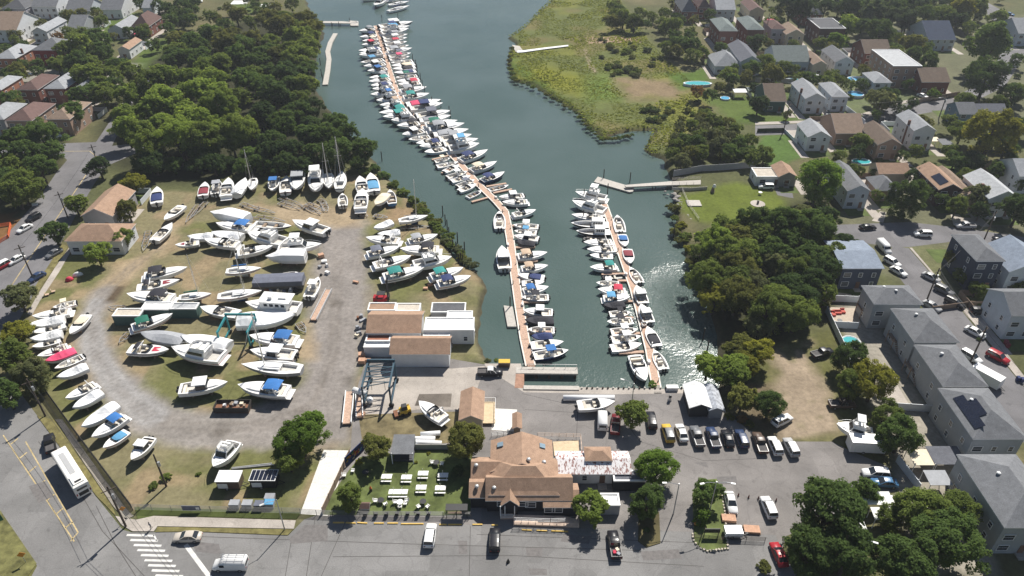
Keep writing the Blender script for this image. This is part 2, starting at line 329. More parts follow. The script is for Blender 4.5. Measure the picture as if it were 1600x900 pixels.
MB().sheet([(wmin[0]-6, wmin[1]-6), (wmax[0]+6, wmin[1]-6), (wmax[0]+6, wmax[1]+40), (wmin[0]-6, wmax[1]+40)], WATER_Z).build('water', wm, kind='structure')

# paved surfaces
def paving(name, rgb, var=0.22, crack=0.5, patch=0.0, sc=0.12, crs=0.16):
    m = bpy.data.materials.new(name); m.use_nodes = True; nt = m.node_tree; b = nt.nodes['Principled BSDF']; b.inputs['Roughness'].default_value = 0.9; b.inputs['Specular IOR Level'].default_value = 0.2
    ge = _n(nt, 'ShaderNodeNewGeometry'); mp = _n(nt, 'ShaderNodeVectorMath', operation='ADD')
    wz = _n(nt, 'ShaderNodeTexNoise', Scale=0.35, Detail=3.0); nt.links.new(ge.outputs['Position'], wz.inputs['Vector']); sv = _n(nt, 'ShaderNodeVectorMath', operation='SCALE'); sv.inputs['Scale'].default_value = 2.2
    nt.links.new(wz.outputs['Color'], sv.inputs[0]); nt.links.new(ge.outputs['Position'], mp.inputs[0]); nt.links.new(sv.outputs[0], mp.inputs[1])
    a = _n(nt, 'ShaderNodeTexNoise', Scale=sc, Detail=6.0, Roughness=0.62); nt.links.new(ge.outputs['Position'], a.inputs['Vector'])
    f = _n(nt, 'ShaderNodeTexNoise', Scale=5.0, Detail=3.0); nt.links.new(ge.outputs['Position'], f.inputs['Vector'])
    r1 = _n(nt, 'ShaderNodeMapRange'); r1.inputs['From Min'].default_value = 0.3; r1.inputs['From Max'].default_value = 0.7; r1.inputs['To Min'].default_value = 1 - var; r1.inputs['To Max'].default_value = 1 + var * 0.7; nt.links.new(a.outputs['Fac'], r1.inputs['Value'])
    r2 = _n(nt, 'ShaderNodeMapRange'); r2.inputs['From Min'].default_value = 0.3; r2.inputs['From Max'].default_value = 0.7; r2.inputs['To Min'].default_value = 0.88; r2.inputs['To Max'].default_value = 1.12; nt.links.new(f.outputs['Fac'], r2.inputs['Value'])
    v = _n(nt, 'ShaderNodeTexVoronoi', feature='DISTANCE_TO_EDGE', Scale=crs); nt.links.new(mp.outputs[0], v.inputs['Vector'])
    r3 = _n(nt, 'ShaderNodeMapRange'); r3.inputs['From Min'].default_value = 0.004; r3.inputs['From Max'].default_value = 0.02; r3.inputs['To Min'].default_value = 1 - crack; r3.inputs['To Max'].default_value = 1.0; nt.links.new(v.outputs['Distance'], r3.inputs['Value'])
    k = r1.outputs[0]
    for q in (r2, r3):
        mm = _n(nt, 'ShaderNodeMath', operation='MULTIPLY'); nt.links.new(k, mm.inputs[0]); nt.links.new(q.outputs[0], mm.inputs[1]); k = mm.outputs[0]
    if patch:
        vc = _n(nt, 'ShaderNodeTexVoronoi', distance='CHEBYCHEV', Scale=0.11); nt.links.new(ge.outputs['Position'], vc.inputs['Vector'])
        sp = _n(nt, 'ShaderNodeSeparateColor'); nt.links.new(vc.outputs['Color'], sp.inputs[0]); r4 = _n(nt, 'ShaderNodeMapRange'); r4.inputs['To Min'].default_value = 1 - patch; r4.inputs['To Max'].default_value = 1 + patch * 0.5; nt.links.new(sp.outputs[0], r4.inputs['Value'])
        mm = _n(nt, 'ShaderNodeMath', operation='MULTIPLY'); nt.links.new(k, mm.inputs[0]); nt.links.new(r4.outputs[0], mm.inputs[1]); k = mm.outputs[0]
    if crack:     # oil drips and worn spots
        o = _n(nt, 'ShaderNodeTexNoise', Scale=0.55, Detail=4.0, Roughness=.7); nt.links.new(ge.outputs['Position'], o.inputs['Vector']); r5 = _n(nt, 'ShaderNodeMapRange'); r5.inputs['From Min'].default_value = .58; r5.inputs['From Max'].default_value = .72; r5.inputs['To Min'].default_value = 1.0; r5.inputs['To Max'].default_value = .74
        nt.links.new(o.outputs['Fac'], r5.inputs['Value']); mm = _n(nt, 'ShaderNodeMath', operation='MULTIPLY'); nt.links.new(k, mm.inputs[0]); nt.links.new(r5.outputs[0], mm.inputs[1]); k = mm.outputs[0]
    vm = _n(nt, 'ShaderNodeVectorMath', operation='SCALE'); vm.inputs[0].default_value = rgb; nt.links.new(k, vm.inputs['Scale']); nt.links.new(vm.outputs[0], b.inputs['Base Color'])
    return m
ASPH = paving('worn_asphalt', (0.205, 0.20, 0.195), 0.2, 0.10, 0.12)
ASPH2 = paving('street_asphalt', (0.165, 0.16, 0.165), 0.2, 0.10, 0.1)
LOT = paving('lot_asphalt', (0.215, 0.20, 0.19), 0.24, 0.12, 0.10)
PALE = paving('pale_concrete', (0.40, 0.36, 0.32), 0.2, 0.12, 0.08, 0.2, 0.3)
WHITEC = paving('white_concrete', (0.66, 0.64, 0.60), 0.08, 0.12)
LAWNM = paving('lawn_grass', (0.105, 0.130, 0.042), 0.55, 0.0, 0.0, 0.35)
VERGE = paving('dry_verge', (0.17, 0.15, 0.06), 0.5, 0.0, 0.0, 0.6)
PAINT = mat('road_paint_white', (0.62, 0.61, 0.58), 0.7, var=0.25, scale=0.8)
YPAINT = mat('road_paint_yellow', (0.42, 0.33, 0.17), 0.7, var=0.5, scale=0.8)
def sheet(name, pts, z, m, kind='structure'): return MB().sheet(P2(pts), z).build(name, m, kind=kind)
def slab(name, pts, z0, z1, m, kind='structure'): return MB().prism(P2(pts, z1), z0, z1).build(name, m, kind=kind)
sheet('street', [(207,832),(300,831),(450,837),(475,812),(520,812),(735,820),(930,826),(1212,836),(1226,870),(1320,1010),(-180,1010),(-10,1010),(58,884),(0,800),(-40,745),(-140,600),(-60,560),(20,598),(60,652),(95,698),(150,776),(180,813),(192,828)], 0.010, ASPH)
sheet('marina_lot', [(548,700),(552,640),(560,600),(577,545),(700,560),(760,570),(814,571),(819,606),(1112,610),(1135,645),(1170,672),(1213,690),(1300,690),(1330,705),(1385,728),(1405,765),(1310,800),(1228,838),(1222,860),(1212,836),(930,826),(735,820),(520,812),(475,812),(508,800)], 0.014, LOT)
slab('quay', [(814,568),(819,603),(1000,607),(1112,608),(1112,614),(960,616),(819,613),(760,576),(757,568)], -2.6, 0.02, PALE)
sheet('concrete_apron', [(567,596),(612,572),(705,576),(758,572),(742,618),(740,640),(655,640),(560,652)], 0.022, PALE)
sheet('concrete_pad', [(770,638),(808,640),(806,674),(768,672)], 0.024, WHITEC)
sheet('asphalt_patch', [(655,616),(706,615),(704,636),(648,634)], 0.028, paving('dark_patch', (0.15,0.13,0.11), 0.5, 0.2))
sheet('driveway', [(469,803),(506,703),(548,704),(540,722),(512,806)], 0.022, WHITEC)
sheet('dirt_strip', [(560,648),(720,643),(722,690),(640,698),(566,690)], 0.026, paving('dry_dirt', (0.17,0.14,0.075), 0.55, 0.0, 0.0, 0.4))
slab('beer_garden_lawn', [(545,735),(562,714),(650,703),(738,703),(735,806),(505,804),(520,770)], 0.0, 0.06, LAWNM)
slab('corner_lawn', [(-60,712),(0,797),(57,880),(40,905),(-60,905)], 0.0, 0.12, paving('rough_lawn', (0.15, 0.145, 0.055), 0.6, 0.0, 0.0, 0.5))
slab('traffic_island', [(1082,770),(1098,750),(1120,748),(1130,775),(1137,858),(1105,862),(1085,848)], 0.0, 0.14, LAWNM)
slab('planting_bed', [(998,800),(1030,800),(1032,848),(1010,855),(997,845)], 0.0, 0.14, paving('mulch', (0.10,0.085,0.04), 0.5, 0))
slab('sidewalk', [(212,812),(240,806),(462,813),(459,826),(246,822),(240,830),(207,830),(190,820),(180,806)], 0.0, 0.12, PALE)
slab('sidewalk', [(86,655),(97,655),(196,794),(209,806),(196,812),(176,790)], 0.0, 0.12, paving('old_sidewalk', (0.26,0.235,0.20), 0.3, 0.5))
slab('verge', [(246,823),(458,827),(449,836),(300,830),(243,831)], 0.0, 0.11, VERGE)
slab('verge', [(58,650),(84,655),(176,792),(181,806),(150,774)], 0.0, 0.11, VERGE)
slab('fence_strip_grass', [(210,792),(470,800),(464,811),(245,805),(215,811)], 0.0, 0.07, paving('green_verge', (0.085,0.105,0.03), 0.5, 0))
# left road
sheet('left_road', [(170,258),(150,283),(122,330),(95,380),(62,443),(30,500),(-60,640),(-120,560),(-60,440),(0,377),(30,345),(62,308),(88,270),(105,250),(97,243),(60,240),(-40,238),(-40,226),(95,224),(150,222),(205,140),(222,118),(265,100),(272,104),(235,125),(215,145),(175,228),(230,222),(230,232)], 0.012, ASPH2)
slab('left_sidewalk', [(110,384),(113,388),(92,425),(62,470),(50,492),(42,490),(58,462),(86,418)], 0.0, 0.11, PALE)
slab('left_verge', [(106,386),(84,420),(56,460),(48,458),(80,408),(98,380)], 0.0, 0.1, VERGE)
# right streets: all run along or across the view
def rect(name, x0, x1, y0, y1, z, m): return MB().sheet([(x0,y0),(x1,y0),(x1,y1),(x0,y1)], z).build(name, m, kind='structure')
xs0, xs1 = G(1500,560).x, G(1520,508).x
sheet('side_street', [(1395,384),(1420,388),(1455,428),(1500,482),(1530,520),(1600,605),(1700,730),(1700,820),(1600,692),(1520,575),(1440,478),(1402,430),(1385,405)], 0.012, ASPH2)
slab('right_sidewalk', [(1503,482),(1515,481),(1560,535),(1610,600),(1700,710),(1700,728),(1600,603),(1533,519)], 0.0, 0.1, PALE)
slab('right_sidewalk', [(1421,387),(1425,387),(1460,428),(1505,481),(1501,481),(1456,427)], 0.0, 0.1, PALE)
sheet('cross_street', [(1290,352),(1420,347),(1500,356),(1700,385),(1700,425),(1600,402),(1530,388),(1484,378),(1420,386),(1394,386),(1310,374)], 0.010, ASPH2)
sheet('upper_street', [(1180,196),(1290,192),(1345,184),(1380,170),(1440,157),(1500,148),(1545,120),(1570,70),(1580,60),(1610,62),(1600,90),(1570,135),(1510,165),(1440,178),(1385,192),(1320,206),(1180,212)], 0.010, ASPH2)
slab('upper_sidewalk', [(1180,191),(1290,187),(1340,180),(1345,183),(1290,191),(1180,195)], 0.0, 0.1, PALE)
slab('upper_sidewalk', [(1345,178),(1400,160),(1430,153),(1432,156),(1400,165),(1350,182)], 0.0, 0.1, PALE)
sheet('top_street', [(1530,15),(1545,5),(1600,35),(1610,55),(1590,62)], 0.010, ASPH2)
sheet('garden_drive', [(1205,285),(1235,288),(1240,310),(1215,305)], 0.010, ASPH2)
for q in ([(1485,335),(1520,335),(1530,352),(1490,352)], [(1375,330),(1385,332),(1380,348),(1362,345)], [(1505,487),(1555,487),(1572,512),(1530,515)], [(1280,165),(1300,160),(1322,195),(1300,195)]): sheet('driveway', q, 0.016, PALE)
# painted markings
mk = MB()
def stripe(a, b, wd, z=0.016, m=mk):
    p, q = G(*a), G(*b); d = (q - p).normalized(); n = Vector((-d.y, d.x, 0)) * wd / 2
    m.add([(p.x-n.x,p.y-n.y,z),(q.x-n.x,q.y-n.y,z),(q.x+n.x,q.y+n.y,z),(p.x+n.x,p.y+n.y,z)], [(0,1,2,3)])
for i in range(12):
    x = 198 + 5.6 * i; y = 836 + 7.75 * i + i * i * 0.02
    stripe((x, y), (x + 43, y + 1.2), 0.42)
stripe((290, 851), (345, 925), 0.7)
stripe((240,835),(245,845),0.25)
mk.build('crosswalk_marking', PAINT, kind='structure')
yk = MB()
stripe((5, 680), (116, 846), 0.22, m=yk); stripe((40, 690), (122, 832), 0.22, m=yk); stripe((110,846),(122,832),0.22,m=yk)
for i in range(7):
    x = 17 + 14.2 * i; y = 694 + 21.8 * i
    stripe((x, y), (x + 11, y - 9), 0.3, m=yk)
stripe((142,262),(12,455),0.3,m=yk); stripe((60,237),(140,236),0.25,m=yk); stripe((140,236),(152,246),0.25,m=yk)
yk.build('centre_line_marking', YPAINT, kind='structure')
# tar seams and the joint lines of the street
tk = MB()
for a, b in (((455,845),(445,905)),((492,812),(478,905)),((735,822),(733,905)),((540,815),(500,905))): stripe(a, b, 0.10, 0.0145, tk)
for pts in ([(60,690),(120,760),(160,830),(230,905)],[(150,790),(180,850),(215,905)],[(300,838),(640,850),(1000,860)],[(520,870),(800,868),(1100,885)],[(815,615),(970,650),(1000,690)],[(820,640),(905,645)],[(905,610),(900,690)],[(1000,690),(1100,720),(1200,716)],[(745,835),(930,842),(1190,852)]):
    for a, b in zip(pts, pts[1:]): stripe(a, b, 0.10, 0.0185, tk)
tk.build('tar_seam_marking', mat('tar', (0.07,0.065,0.06), 0.8), kind='structure')
pk = MB()
pk.sheet(P2([(1084,723),(1103,722),(1107,731)]), 0.020); pk.sheet(P2([(826,888),(854,889),(855,899),(828,898)]), 0.0135)
pk.sheet(P2([(716,845),(730,845),(730,866),(717,866)]), 0.0135); pk.sheet(P2([(822,855),(848,856),(847,870),(823,869)]), 0.0135)
for q in ([(300,846),(342,850),(346,866),(306,862)],[(452,842),(476,820),(512,820),(512,845),(455,850)],[(880,835),(925,838),(920,850),(876,846)],[(1000,862),(1060,858),(1066,872),(1006,876)],[(575,600),(600,598),(604,612),(578,614)],[(1120,745),(1150,744),(1152,756),(1122,757)],[(905,700),(930,698),(934,706),(908,708)],[(45,760),(70,752),(84,776),(60,786)],[(1470,520),(1488,518),(1496,532),(1478,534)]): pk.sheet(P2(q), 0.0195)
pk.build('patch_marking', mat('patch', (0.15,0.14,0.135), 0.9, var=0.3), kind='structure')
# ------------------------------------------------------------ buildings
def shingle(name, rgb, row=2.6):
    if name in _M: return _M[name]
    m = mat(name, rgb, 0.9, var=0.22, scale=0.9, spec=0.15, objvar=0.08); nt = m.node_tree; b = nt.nodes['Principled BSDF']
    tc = nt.nodes.new('ShaderNodeTexCoord'); br = _n(nt, 'ShaderNodeTexNoise', Scale=6.0, Detail=3.0); nt.links.new(tc.outputs['Object'], br.inputs['Vector'])
    src = b.inputs['Base Color'].links[0].from_socket; mr = _n(nt, 'ShaderNodeMapRange'); mr.inputs['From Min'].default_value = .3; mr.inputs['From Max'].default_value = .7; mr.inputs['To Min'].default_value = .82; mr.inputs['To Max'].default_value = 1.15
    nt.links.new(br.outputs['Fac'], mr.inputs['Value']); v = _n(nt, 'ShaderNodeVectorMath', operation='SCALE'); nt.links.new(src, v.inputs[0]); nt.links.new(mr.outputs[0], v.inputs['Scale']); nt.links.new(v.outputs[0], b.inputs['Base Color'])
    return m
def siding(name, rgb, period=0.22, brick=False):
    if name in _M: return _M[name]
    m = mat(name, rgb, 0.75, var=0.1, scale=0.7, spec=0.25); nt = m.node_tree; b = nt.nodes['Principled BSDF']; src = b.inputs['Base Color'].links[0].from_socket
    tc = nt.nodes.new('ShaderNodeTexCoord'); w = _n(nt, 'ShaderNodeTexWave', wave_type='BANDS', bands_direction='Z', wave_profile='SAW', Scale=(1.1 if not brick else 2.2)); w.inputs['Distortion'].default_value = 0.0 if not brick else 1.5; w.inputs['Detail'].default_value = 2.0
    nt.links.new(tc.outputs['Object'], w.inputs['Vector']); mr = _n(nt, 'ShaderNodeMapRange'); mr.inputs['To Min'].default_value = .8; mr.inputs['To Max'].default_value = 1.05; nt.links.new(w.outputs['Fac'], mr.inputs['Value'])
    v = _n(nt, 'ShaderNodeVectorMath', operation='SCALE'); nt.links.new(src, v.inputs[0]); nt.links.new(mr.outputs[0], v.inputs['Scale']); nt.links.new(v.outputs[0], b.inputs['Base Color'])
    return m
RC = {k: shingle('roof_' + k, c) for k, c in dict(grey=(.165,.17,.18), dark=(.11,.112,.12), light=(.30,.31,.325), brown=(.33,.22,.155), redbrown=(.14,.09,.08), darkbrown=(.15,.115,.09), tan=(.25,.185,.14), blue=(.21,.245,.30), navy=(.05,.065,.10), green=(.16,.185,.18), pale=(.40,.41,.42), white=(.76,.76,.75), rust=(.30,.13,.085), red=(.24,.045,.045), slate=(.13,.135,.155), mottled=(.50,.45,.38)).items()}
WC = {k: siding('wall_' + k, c) for k, c in dict(grey=(.36,.38,.40), white=(.70,.71,.72), pale=(.54,.58,.62), blue=(.20,.27,.34), navy=(.045,.058,.09), darkblue=(.06,.075,.11), teal=(.07,.13,.12), cream=(.58,.50,.38), tan=(.40,.29,.20), stone=(.34,.33,.33), lav=(.42,.40,.44), black=(.022,.024,.032), dark=(.04,.04,.045)).items()}
WC.update({k: siding('wall_' + k, c, brick=True) for k, c in dict(brick=(.20,.085,.065), red=(.30,.045,.04), orange=(.36,.165,.105), darkbrick=(.09,.05,.045), tanbrick=(.36,.25,.19)).items()})
TRIM = mat('white_trim', (.72, .72, .71), .5, var=.05); PANE = mat('window_pane', (.03, .038, .05), .1, var=.15, spec=.7)
DOORM = mat('door_paint', (.18, .10, .07), .5, objvar=.4); BRICKM = mat('chimney_brick', (.16, .08, .06), .9, var=.25, scale=4)
def _win(w, h):
    f = MB(); t = .1
    for x, z, a, b in ((0, h - t, w, t), (0, 0, w, t), (-w / 2 + t / 2, t, t, h - 2 * t), (w / 2 - t / 2, t, t, h - 2 * t)): f.box(x, 0, z, a, .12, b)
    p = MB(); p.box(0, .02, t, w - 2 * t, .04, h - 2 * t); p.box(0, -.01, h / 2 - .03, w - 2 * t, .03, .06, mi=1)
    return f.mesh('window', TRIM), p.mesh('pane', [PANE, TRIM])
WIN = {s: _win(*s) for s in ((1.0, 1.35), (1.9, 1.4), (.75, .95))}
def window(root, size, loc, rz):
    o = link('window', WIN[size][0], root, loc, rz); link('pane', WIN[size][1], o)
def volume(root, w, d, h, roof, ax, rc, wc, cx=0, cy=0, rise=None, over=.35, z0=0.0):
    """one house volume: walls and the roof on top; ax is the ridge's direction"""
    span = d if ax == 'x' else w; rise = span * .27 if rise is None else rise
    m = MB(); x, y = w / 2, d / 2
    if roof == 'gable':
        if ax == 'x': v = [(-x,-y,z0),(x,-y,z0),(x,y,z0),(-x,y,z0),(-x,-y,h),(x,-y,h),(x,y,h),(-x,y,h),(-x,0,h+rise),(x,0,h+rise)]; f = [(0,1,5,4),(2,3,7,6),(1,2,6,9,5),(3,0,4,8,7)]
        else: v = [(-x,-y,z0),(x,-y,z0),(x,y,z0),(-x,y,z0),(-x,-y,h),(x,-y,h),(x,y,h),(-x,y,h),(0,-y,h+rise),(0,y,h+rise)]; f = [(0,1,5,8,4),(2,3,7,9,6),(1,2,6,5),(3,0,4,7)]
        m.add([(a + cx, b + cy, c) for a, b, c in v], f)
    else: m.box(cx, cy, z0, w, d, h - z0)
    m.build('wall', wc, root)
    r = MB(); o = over; X, Y = x + o, y + o; e = h - rise * o / (span / 2) * .9 if roof != 'flat' else h; t = .16
    if roof == 'gable':
        if ax == 'x': top = [(-X,-Y,e),(X,-Y,e),(X,0,h+rise+.02),(-X,0,h+rise+.02),(X,Y,e),(-X,Y,e)]; q = [(0,1,2,3),(3,2,4,5)]
        else: top = [(-X,-Y,e),(-X,Y,e),(0,Y,h+rise+.02),(0,-Y,h+rise+.02),(X,Y,e),(X,-Y,e)]; q = [(3,2,1,0),(5,4,2,3)]
        vs = [(a, b, c + t) for a, b, c in top] + top; fs = list(q) + [tuple(i + 6 for i in g)[::-1] for g in q]
        V6 = [(a + cx, b + cy, c) for a, b, c in vs]; r.add(V6, fs); r.add(V6, [(i, j, j + 6, i + 6) for i, j in ((0,1),(1,2),(2,4),(4,5),(5,3),(3,0))], 1)
    elif roof == 'hip':
        k = min(w, d) / 2; L = (max(w, d) / 2 - k * .98); ridge = [(-L, 0), (L, 0)] if w >= d else [(0, -L), (0, L)]
        base = [(-X,-Y,e),(X,-Y,e),(X,Y,e),(-X,Y,e)]; T = [(a, b, c + t) for a, b, c in base] + [(*p, h + rise + .05) for p in ridge] + base
        fs = [(0,1,5,4),(1,2,5),(2,3,4,5),(3,0,4)] if w >= d else [(0,1,4),(1,2,5,4),(2,3,5),(3,0,4,5)]
        V6 = [(a + cx, b + cy, c) for a, b, c in T]; r.add(V6, fs + [(9,8,7,6)]); r.add(V6, [(0,6,7,1),(1,7,8,2),(2,8,9,3),(3,9,6,0)], 1)
    else:
        r.box(cx, cy, h + .004, w - .02, d - .02, .12)
        for p in ((cx, cy - y + .12, w + .1, .3), (cx, cy + y - .12, w + .1, .3)): r.box(p[0], p[1], h + .002, p[2], p[3] + .02, .3, mi=1)
        for s in (-1, 1): r.box(cx + s * (x - .12), cy, h + .006, .31, d + .05, .29, mi=1)
    return r.build('roof', [rc, TRIM], root), rise
RC['crumple'] = mat('crumpled_sheet', (.36,.38,.42), .5, var=.7, scale=1.6); HOUSES = []
def house(ax, bx, yf, yb, h, roof, axis, rc, wc, label, name='house', cat='house', rise=None, win=True, chim=False, sky=0, door=True, ref=None, vents=0, wc2=None):
    A, B, K = G(ax, yf, h), G(bx, yf, h), G(ax, yb, h); w = abs(B.x - A.x); d = max(2.5, K.y - A.y)
    cx, cy = (A.x + B.x) / 2, A.y + d / 2
    root = thing(name, label, cat, (cx, cy, 0)); rf, rs = volume(root, w, d, h, roof, axis, RC[rc], WC[wc], rise=rise)
    HOUSES.append(((ax + bx) / 2, (yf * .6 + yb * .4), ref or label, cx, cy, w, d))
    if win:
        fl = [.9] + ([3.6] if h > 5 else []) + ([6.3] if h > 8 else [])
        for z in fl:
            if z + 1.5 > h: continue
            n = max(1, int(w / 3.0))
            for i in range(n):
                x = -w / 2 + w * (i + .5) / n
                if door and z < 1 and i == n // 2 and n > 1: continue
                window(root, (1.9, 1.4) if (i + int(z)) % 3 == 0 and w / n > 2.6 else (1.0, 1.35), (x, -d / 2 - .05, z), 0)
            n = max(1, int(d / 4.2)); s = -1 if cx > 0 else 1
            for i in range(n): window(root, (1.0, 1.35), (s * (w / 2 + .05), -d / 2 + d * (i + .5) / n, z), s * math.pi / 2)
        if door:
            x = -w / 2 + w * (max(1, int(w / 3)) // 2 + .5) / max(1, int(w / 3)); dd = MB(); dd.box(x, -d / 2 - .04, .15, 1.0, .1, 2.05); dd.build('door', DOORM, root)
            st = MB(); st.box(x, -d / 2 - .7, 0, 1.6, 1.3, .16); st.box(x, -d / 2 - .45, .16, 1.6, .8, .12); st.build('step', PALE, root)
    if chim:
        c = MB(); c.box((-.5 if cx > 0 else .5) * w * .98, -d * .15, .0, .7, .7, h + rs * .9); c.build('chimney', BRICKM, root)
    for i in range(vents):
        v = MB(); vx, vy = (-.18 + .2 * i) * w, (.12 - .22 * i) * d; zz = h + rs * (.35 if roof == 'hip' else .5)
        v.tube((vx, vy, zz), (vx, vy, zz + 1.1), .16, .16, 8); v.dome(vx, vy, zz + 1.05, .38, .38, .22, 8, 3); v.build('roof_vent', STEEL if 'STEEL' in globals() else TRIM, rf)
    return root, w, d, rs
def solar(root, w, d, h, rs, quads):
    pm = mat('solar_panel', (.012, .015, .028), .15, var=.2, spec=.6); 
    for u0, u1, v0, v1 in quads:   # panels on the west slope of a hip roof with ridge along y
        m = MB(); sl = rs / (w / 2)
        P_ = [(-w / 2 + u * w / 2, -d / 2 + v * d, h + sl * u * w / 2 + .32) for u, v in ((u0, v0), (u1, v0), (u1, v1), (u0, v1))]
        m.add(P_ + [(a, b, c - .08) for a, b, c in P_], [(0,1,2,3),(7,6,5,4),(0,4,5,1),(1,5,6,2),(2,6,7,3),(3,7,4,0)]); m.build('solar_panel', pm, root)
H = house
H(1367,1440,474,447,7.2,'hip','x','grey','grey','grey house with square skylight, uppermost of the right grey row',ref='uppermost grey row house',vents=2)
H(1430,1496,533,483,7.2,'hip','y','grey','grey','grey house second from top in the right grey row, round roof vent',ref='second grey row house',vents=2)
H(1475,1541,602,540,7.2,'hip','y','grey','grey','grey house with wooden rear stair, third in the right grey row',ref='third grey row house',vents=2)
r4, w4, d4, s4 = H(1522,1602,684,608,7.2,'hip','y','grey','grey','grey house with black solar panels on its hipped roof',ref='grey house with solar panels',vents=1)
solar(r4, w4, d4, 7.2, s4, [(.15,.5,.12,.75),(.5,.78,.3,.62)])
H(1571,1668,822,712,7.2,'hip','y','grey','grey','large grey house with pipe vents in the lower right corner',ref='lower right grey house',vents=3)
H(1317,1379,419,377,6.3,'gable','x','blue','darkblue','dark blue house with low blue-grey metal roof beside the street corner',rise=1.0,ref='dark blue metal-roofed house')
H(1527,1569,407,367,8.8,'hip','y','grey','navy','tall navy house with white-framed windows on the corner lawn',ref='tall navy house')
H(1578,1650,424,384,6.5,'gable','y','blue','pale','pale house with dormer right of the tall navy house',ref='pale dormer house')
H(1582,1670,492,452,7.0,'gable','x','grey','pale','pale house with balcony at the right edge by the driveway',ref='pale balcony house')
H(1325,1359,298,259,6.0,'gable','y','grey','pale','pale blue gabled house beside the large round tree',ref='pale blue gabled house')
H(1374,1421,271,256,3.4,'gable','x','brown','cream','low brown-roofed garage behind the pale blue gabled house',name='garage',cat='garage',win=False,ref='low brown-roofed garage')
H(1372,1404,297,277,3.8,'hip','x','grey','tanbrick','small tan brick house with grey hipped roof',ref='small tan brick house')
r5, w5, d5, s5 = H(1468,1503,296,262,5.6,'gable','y','brown','darkbrick','dark brick gabled house with a solar panel on its roof',ref='dark brick solar house')
solar(r5, w5, d5, 5.6, s5, [(.2,.85,.1,.5)])
H(1499,1531,309,267,4.2,'gable','y','tan','cream','cream house with broad tan roof right of the dark brick one',ref='cream tan-roofed house')
H(1546,1593,310,275,6.2,'gable','y','pale','white','white gabled house with two brick chimneys near the right edge',chim=True,ref='white two-chimney house')
H(1594,1660,275,250,6,'gable','x','light','white','white house cut by the right edge above the white gabled one',ref='white edge house')
H(1198,1228,158,136,4.4,'gable','x','darkbrown','teal','dark green house with brown roof and front gable',ref='dark green house')
H(1259,1290,154,130,6,'gable','y','light','pale','pale house with tall brick chimney by the upper street',chim=True,ref='pale chimney house')
H(1301,1326,151,130,6,'hip','y','light','pale','pale house with plain hipped roof beside the round pool',ref='pale house by the round pool')
H(1263,1298,214,194,5.2,'gable','y','light','white','white house with grey roof below the upper street',ref='white house below the upper street')
H(1307,1351,208,182,4.6,'gable','x','tan','tanbrick','brick house with wide dormer facing the upper street',ref='brick dormer house')
H(1372,1409,226,198,5.4,'gable','y','darkbrown','tanbrick','tan brick house with long dark brown roof',ref='tan house with dark brown roof')
H(1429,1462,204,180,7,'gable','y','light','white','tall white house with brick chimney on its gable end',chim=True,ref='tall white house')
H(1500,1527,178,163,5.2,'gable','x','grey','blue','blue house with white porch beside the upper street',ref='blue porch house')
H(1528,1574,178,165,4.8,'gable','x','slate','navy','long dark-roofed house joined to the blue porch house',ref='long dark-roofed house')
H(1158,1189,96,70,6,'gable','y','slate','pale','white steep-gabled house with black roof face',ref='steep-gabled white house')
H(1118,1159,103,86,3.8,'hip','x','light','pale','low white house beside the marsh lawn',ref='low white marsh house')
H(1125,1152,48,30,8,'hip','y','green','brick','left one of two matching tall red brick houses',ref='left brick twin house')
H(1168,1194,46,28,8,'hip','y','green','brick','right one of two matching tall red brick houses',ref='right brick twin house')
H(1206,1227,45,33,7,'hip','y','redbrown','lav','lilac grey house with rusty red roof',ref='lilac grey house')
H(1229,1257,54,42,6,'gable','y','tan','cream','cream house with small tan roof right of the lilac grey one',ref='cream small-roofed house')
H(1212,1265,96,78,4.8,'gable','x','green','pale','long pale house with green-grey roof',ref='long pale house')
H(1271,1292,101,85,4.8,'gable','y','tan','cream','narrow tan-roofed house with brick chimney',chim=True,ref='narrow tan-roofed house')
H(1306,1335,97,78,5.5,'gable','y','grey','white','white house with dormer beside the curved street',ref='white dormer house')
H(1281,1322,45,29,8,'flat','x','dark','darkbrick','dark brick flat-roofed block with a white roof patch',name='apartment_block',cat='apartment block',ref='dark brick block')
H(1352,1392,83,68,6,'gable','x','darkbrown','brick','brick house with dark brown roof behind the white-roofed block',ref='brown-roofed brick house')
H(1396,1441,104,78,9,'flat','x','pale','tanbrick','flat white-roofed apartment block with pale side walls',name='apartment_block',cat='apartment block',ref='white-roofed block')
H(1441,1484,128,111,5,'gable','x','darkbrown','brick','brick house with brown gable roof under the big dark tree',ref='brick house by the dark tree')
H(1366,1393,129,114,5.6,'hip','y','light','pale','small pale house in front of the white-roofed block',ref='small pale house')
H(1451,1493,62,42,5.2,'gable','x','navy','pale','house with navy roof and white front gable among trees',ref='navy-roofed house')
H(1592,1650,52,36,6,'gable','x','light','pale','pale blue house at the upper right edge',ref='upper right edge house')
H(1258,1285,22,9,6,'hip','x','grey','brick','brick house half hidden behind the top right grove',ref='brick house by the top right grove')
H(1066,1089,18,2,6,'hip','x','grey','brick','brick house with grey hip roof at the top of the marsh',ref='brick house at the marsh top')
H(1092,1110,12,0,6,'hip','x','redbrown','brick','brown-roofed brick house behind the marsh trees',ref='brick house behind the marsh')
H(1120,1149,15,2,6,'gable','x','light','pale','pale two-storey house at the top behind the brick twins',ref='pale house behind the twins')
H(1172,1194,17,3,5,'gable','y','redbrown','cream','brown-gabled house at the top behind the brick twins',ref='brown-gabled house')
H(1182,1225,277,263,3.0,'flat','x','mottled','white','white flat-roofed garage beside the lawn',name='garage',cat='garage',ref='white flat-roofed garage')
H(1217,1245,276,259,3.4,'gable','y','brown','stone','brown-roofed cottage joined to the white flat garage',ref='brown-roofed cottage')
